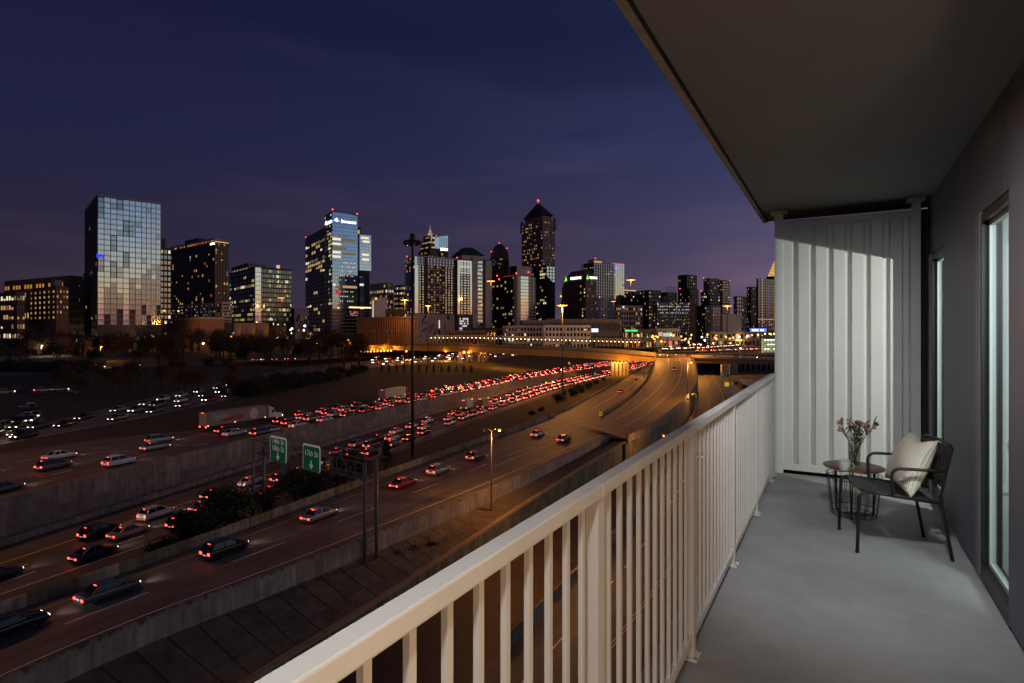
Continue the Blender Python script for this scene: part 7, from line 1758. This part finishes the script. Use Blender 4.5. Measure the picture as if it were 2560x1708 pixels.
nU1 = queue(UL, 660, 1640, 8.3, 'CAR with tail lights queuing on the upper lanes, WHERE', 'cars queuing on the upper lanes', skip=((0,480,720),(0,930,1085)), tag_near=215)
nU2 = queue(UL[1:], -120, 660, 15, 'CAR with tail lights on the upper lanes, WHERE', 'cars on the left part of the upper lanes')
# the oncoming side
R2L = [mid(R2_far, R2_near, (k+.5)/4) for k in range(4)]
nR = queue(R2L[1:], -160, 640, 11, 'oncoming CAR with white headlights beyond the verge, WHERE', 'oncoming cars on the opposite expressway', back=True, prob=.85)
nR += queue(R2L, 930, 1420, 15, 'distant oncoming car with white headlights under the left part of the overpass', 'distant oncoming cars by the overpass', back=True, prob=.8, tag_near=0)
LP = [mid(LO, LI, k, 60) for k in (.3, .7)]
for li, path in enumerate(LP):
    s = 4.
    while s < path.len-2:
        f = s/path.len; px = pxof(path.at(f))[0]
        if px > -60: car(path.at(f)+Vector((0,0,.06)), path.dir(f), 'CAR with headlights rounding the loop ramp, WHERE', 'cars on the loop ramp', True)
        s += 9.5
R4 = mid(R4a, R4b, .5, 20)
for px in (12, 62, 108, 148): put(R4, px, 'small car on the slip road above the loop ramp', 'cars on the slip road', False, dz=.3)
R3 = mid(R3_near, R3_far, .5, 40)
for px in (222, 245, 640, 668, 700, 728, 335): put(R3, px, 'distant car on the side road behind the trees', 'cars on the side road', False)
# ramp cars
EL1, EL2 = mid(E_left, E_right, .34, 70), mid(E_left, E_right, .68, 70)
put(EL1, 20, 'dark car with red tail lights on the ramp road at the left picture edge', kind='sedan', paint='black')
put(EL1, 1095, 'silver hatchback with tail lights below the unlit mast on the ramp road', kind='suv', paint='silver')
put(EL1, 270, 'grey car with red tail lights on the left part of the ramp road', kind='sedan', paint='grey')
put(EL1, 560, 'dark van with red tail lights on the ramp road left of the gantry', kind='suv', paint='black')
put(EL1, 800, 'silver car with red tail lights on the ramp road below the green signs', kind='sedan', paint='silver')
put(EL1, 1010, 'red car with tail lights lit on the ramp road before the unlit mast', kind='sedan', paint='red')
put(EL1, 1190, 'dark car with tail lights lit on the ramp road left of the twin armed lamp', kind='suv', paint='grey')
put(EL1, 1345, 'car with thin red lights near the barrier where the ramps part', kind='sedan', paint='white')
put(EL2, 1410, 'car with bright red lights in the near lane before the yellow chevrons', kind='sedan', paint='grey')
put(mid(E1_left, E1_right, .5, 60), 1550, 'car with red lights on the underpass ramp left of the divider', kind='sedan', paint='black')
put(mid(E2_left, E2_right, .5, 60), 1686, 'car with red lights at the top of the flyover', 'cars at the top of the flyover', kind='sedan', paint='black')
for px, f_, lab in ((1751,.3,'car with white red lights on the street beside the flyover wall'),(1766,.42,'car with red lights on the street before the orange pier'),(1786,.36,'nearest car with red lights on the street below the overpass')):
    put(mid(S_left, S_right, f_, 70), px, lab, kind='sedan', paint='black')
# traffic on and beyond the overpass
ovp = Path([PZ(s[0], s[1]+4, zat(s[3], s[1])+.5) for s in st[1:]], 60, 1); ovp2 = Path([PZ(s[0], s[1]+14, zat(s[3], s[1])+.5) for s in st[1:]], 60, 1)
queue([ovp], 1080, 1930, 15, 'distant car with red lights on the overpass deck', 'cars on the overpass', tag_near=0, prob=.7); queue([ovp2], 1080, 1930, 16, 'distant car with headlights on the overpass deck', 'oncoming cars on the overpass', tag_near=0, prob=.7, back=True)
FARA = Path([PZ(1660, 395, EYE-12.6), PZ(1800, 420, EYE-12.4), PZ(1940, 470, EYE-12.2), PZ(2100, 560, EYE-12)], 40, 1); FARB = Path([PZ(1650, 440, EYE-12.2), PZ(1760, 480, EYE-12), PZ(1840, 560, EYE-11.5), PZ(1900, 700, EYE-11)], 40, 1)
off = lambda P_, a: Path([p+cw(0, a) for p in P_.p], 40, 0)
fr = loft(off(FARA, 9), off(FARA, -8), M_conc_road, 'far_road', n=40, rows=1, dz=-.05); fr2 = loft(off(FARB, 10), off(FARB, -10), M_conc_road, 'far_road', n=40, rows=1, dz=-.05)
queue([off(FARA, a) for a in (-4.5, -1, 2.5)], 1745, 1935, 7.5, 'tiny car with red lights in the far jam beyond the overpass', 'cars in the far jam beyond the overpass', tag_near=0); queue([off(FARB, a) for a in (-5, -1, 3)], 1655, 1850, 9, 'tiny car with white headlights on the far road beyond the overpass', 'far oncoming cars beyond the overpass', tag_near=0, back=True)
# ---- trucks
def truck(path, px_tail, label, paint_cab, livery):
    f = find_f(path, px_tail); p = path.at(f); d = path.dir(f+.02); rz = math.atan2(d.y, d.x)
    t = thing('semi_truck', p+Vector((0,0,.02)), label, 'truck', rz)
    M_box = mat('trailer_side_'+livery, (.22,.17,.15) if livery == 'food' else (.40,.37,.36), .5, var=.06, vs_=.8)
    L = 15.5 if livery == 'food' else 13.5
    b = MB(); b.box(0, L, -1.28, 1.28, 1.15, 4.05); tr = b.build('trailer_box', M_box, t)
    b = MB(); b.box(-.04, -.005, -1.2, -.02, 1.25, 3.95); b.box(-.04, -.005, .02, 1.2, 1.25, 3.95); b.build('rear_doors', mat('trailer_door', (.42,.38,.35), .5), t)
    b = MB(); b.box(.2, L-.3, -.55, .55, .85, 1.148); b.box(-.03, .1, -1.2, 1.2, .45, .62); b.bar((.05,-.8,.5),(.05,-.8,1.15),.08); b.bar((.05,.8,.5),(.05,.8,1.15),.08); b.box(5, 10, -1.15, -1.11, .4, 1.1); b.build('chassis', M_bump, t)
    wm = MB(); tf = Matrix.Rotation(R(90), 4, 'X'); wm.lathe([(.001,-.18),(.28,-.18),(.30,-.2),(.5,-.2),(.52,-.12),(.52,.2),(.001,.2)], 14, M_tyre); wm.lathe([(.001,-.205),(.26,-.205)], 12, M_rim); wm.v = [tuple(tf @ Vector(v)) for v in wm.v]; me = wm.mesh('wheel')
    xs = (1.6, 2.9) + ((4.2,) if livery == 'food' else ()) + (L+.2, L+1.4, L+4.6)
    for x in xs:
        for s in (-1, 1):
            o = obj('wheel', me, t); o.location = (x, s*1.05, .52); o.rotation_euler = (0, 0, 0 if s < 0 else math.pi)
    c = PAINT[paint_cab]; b = MB()
    b.hull([(L+.9,-1.2,1.0),(L+.9,1.2,1.0),(L+.9,1.15,3.9),(L+.9,-1.15,3.9)],[(L+3.1,-1.2,1.0),(L+3.1,1.2,1.0),(L+2.5,1.1,3.1),(L+2.5,-1.1,3.1)], c); b.hull([(L+3.1,-1.0,.7),(L+3.1,1.0,.7),(L+3.1,.95,2.0),(L+3.1,-.95,2.0)],[(L+5.2,-.95,.7),(L+5.2,.95,.7),(L+5.1,.85,1.7),(L+5.1,-.85,1.7)], c); b.box(L-.5, L+5.3, -1.1, 1.1, .5, .9, M_bump); b.build('cab', None, t)
    b = MB(); b.hull([(L+2.62,-1.0,2.1),(L+2.62,1.0,2.1),(L+2.45,.9,2.95),(L+2.45,-.9,2.95)],[(L+3.0,-1.0,2.05),(L+3.0,1.0,2.05),(L+2.6,.9,2.95),(L+2.6,-.9,2.95)], M_cg); b.box(L+1.8, L+2.5, -1.19, -1.12, 2.1, 2.8, M_cg); b.build('cab_windows', None, t)
    for s in (-1, 1): b = MB(); b.box(-.07, 0, s*1.0-.16, s*1.0+.16, .85, 1.18); b.build('tail_light', M_tail, t); b = MB(); b.box(L+5.1, L+5.25, s*.75-.15, s*.75+.15, .95, 1.2); b.build('headlight', M_head, t)
    b = MB()
    for y in (-.3, 0, .3): b.box(-.07, -.041, y-.1, y+.1, 3.97, 4.04)
    b.build('marker_lights', M_tail, t)
    for x in (.3, L*.45, L-.3): b = MB(); b.box(x-.1, x+.1, -1.34, -1.281, 1.18, 1.34); b.build('side_marker', M_ambl, t)
    if livery == 'food':
        text('lettering', 'Sysco', 1.75, mat('pale_blue_lettering', (.40,.50,.62), .6), t, (3.3, -1.30, 3.05), (R(90), 0, 0), .004)
        b = MB(); b.face([(3.0,-1.30,1.75),(8.6,-1.30,1.9),(9.4,-1.30,2.5),(8.2,-1.30,2.9),(3.8,-1.30,2.3)]); b.build('red_painted_band', mat('red_livery', (.32,.03,.02), .6), t)
        b = MB(); b.face([(12.0+1.15*math.cos(2*math.pi*k/20), -1.30, 2.6+1.3*math.sin(2*math.pi*k/20)) for k in range(20)]); b.build('round_emblem', mat('pale_emblem', (.45,.42,.40), .6), t)
    return t
truck(UL[0], 515, 'long food delivery truck with Sysco lettering on the far upper lane', 'white', 'food')
truck(UL[0], 957, 'truck with a plain pale trailer and red cab behind the unlit mast', 'red', 'plain')
def box_van(path, px, label, kind):
    f = find_f(path, px); p = path.at(f); d = path.dir(f); t = thing('box_truck', p+Vector((0,0,.02)), label, 'truck', math.atan2(d.y, d.x))
    b = MB(); b.box(-3.2, 2.0, -1.2, 1.2, .9, 3.7); b.build('cargo_box', PAINT['white'] if kind else PAINT['beige'], t); b = MB(); b.hull([(2.05,-1.1,.6),(2.05,1.1,.6),(2.05,1.0,2.5),(2.05,-1.0,2.5)],[(4.0,-1.05,.6),(4.0,1.05,.6),(3.2,.95,2.4),(3.2,-.95,2.4)], PAINT['white']); b.build('cab', None, t); b = MB(); b.box(-3.2, 3.9, -.9, .9, .5, .89); b.build('chassis', M_bump, t)
    for x in (-2, 2.9):
        for s in (-1, 1): b = MB(); b.tube([(x, s*.8, .45),(x, s*1.1, .45)], .45, 12, M_tyre); b.build('wheel', None, t)
    for s in (-1, 1): b = MB(); b.box(-3.27, -3.2, s*.95-.15, s*.95+.15, .95, 1.2); b.build('tail_light', M_tail, t)
    b = MB(); b.box(-3.26, -3.2, -.5, .5, 3.55, 3.66); b.build('marker_lights', M_tail, t); b = MB(); b.box(1.0, 1.9, -1.26, -1.2, 3.55, 3.66); b.build('side_marker', M_ambl, t)
box_van(LL[0], 1168, 'white box truck in the lower lane queue right of the unlit mast', 1)
box_van(LL[1], 1210, 'beige box truck with red top lights ahead of the white box truck', 0)
build_cars()
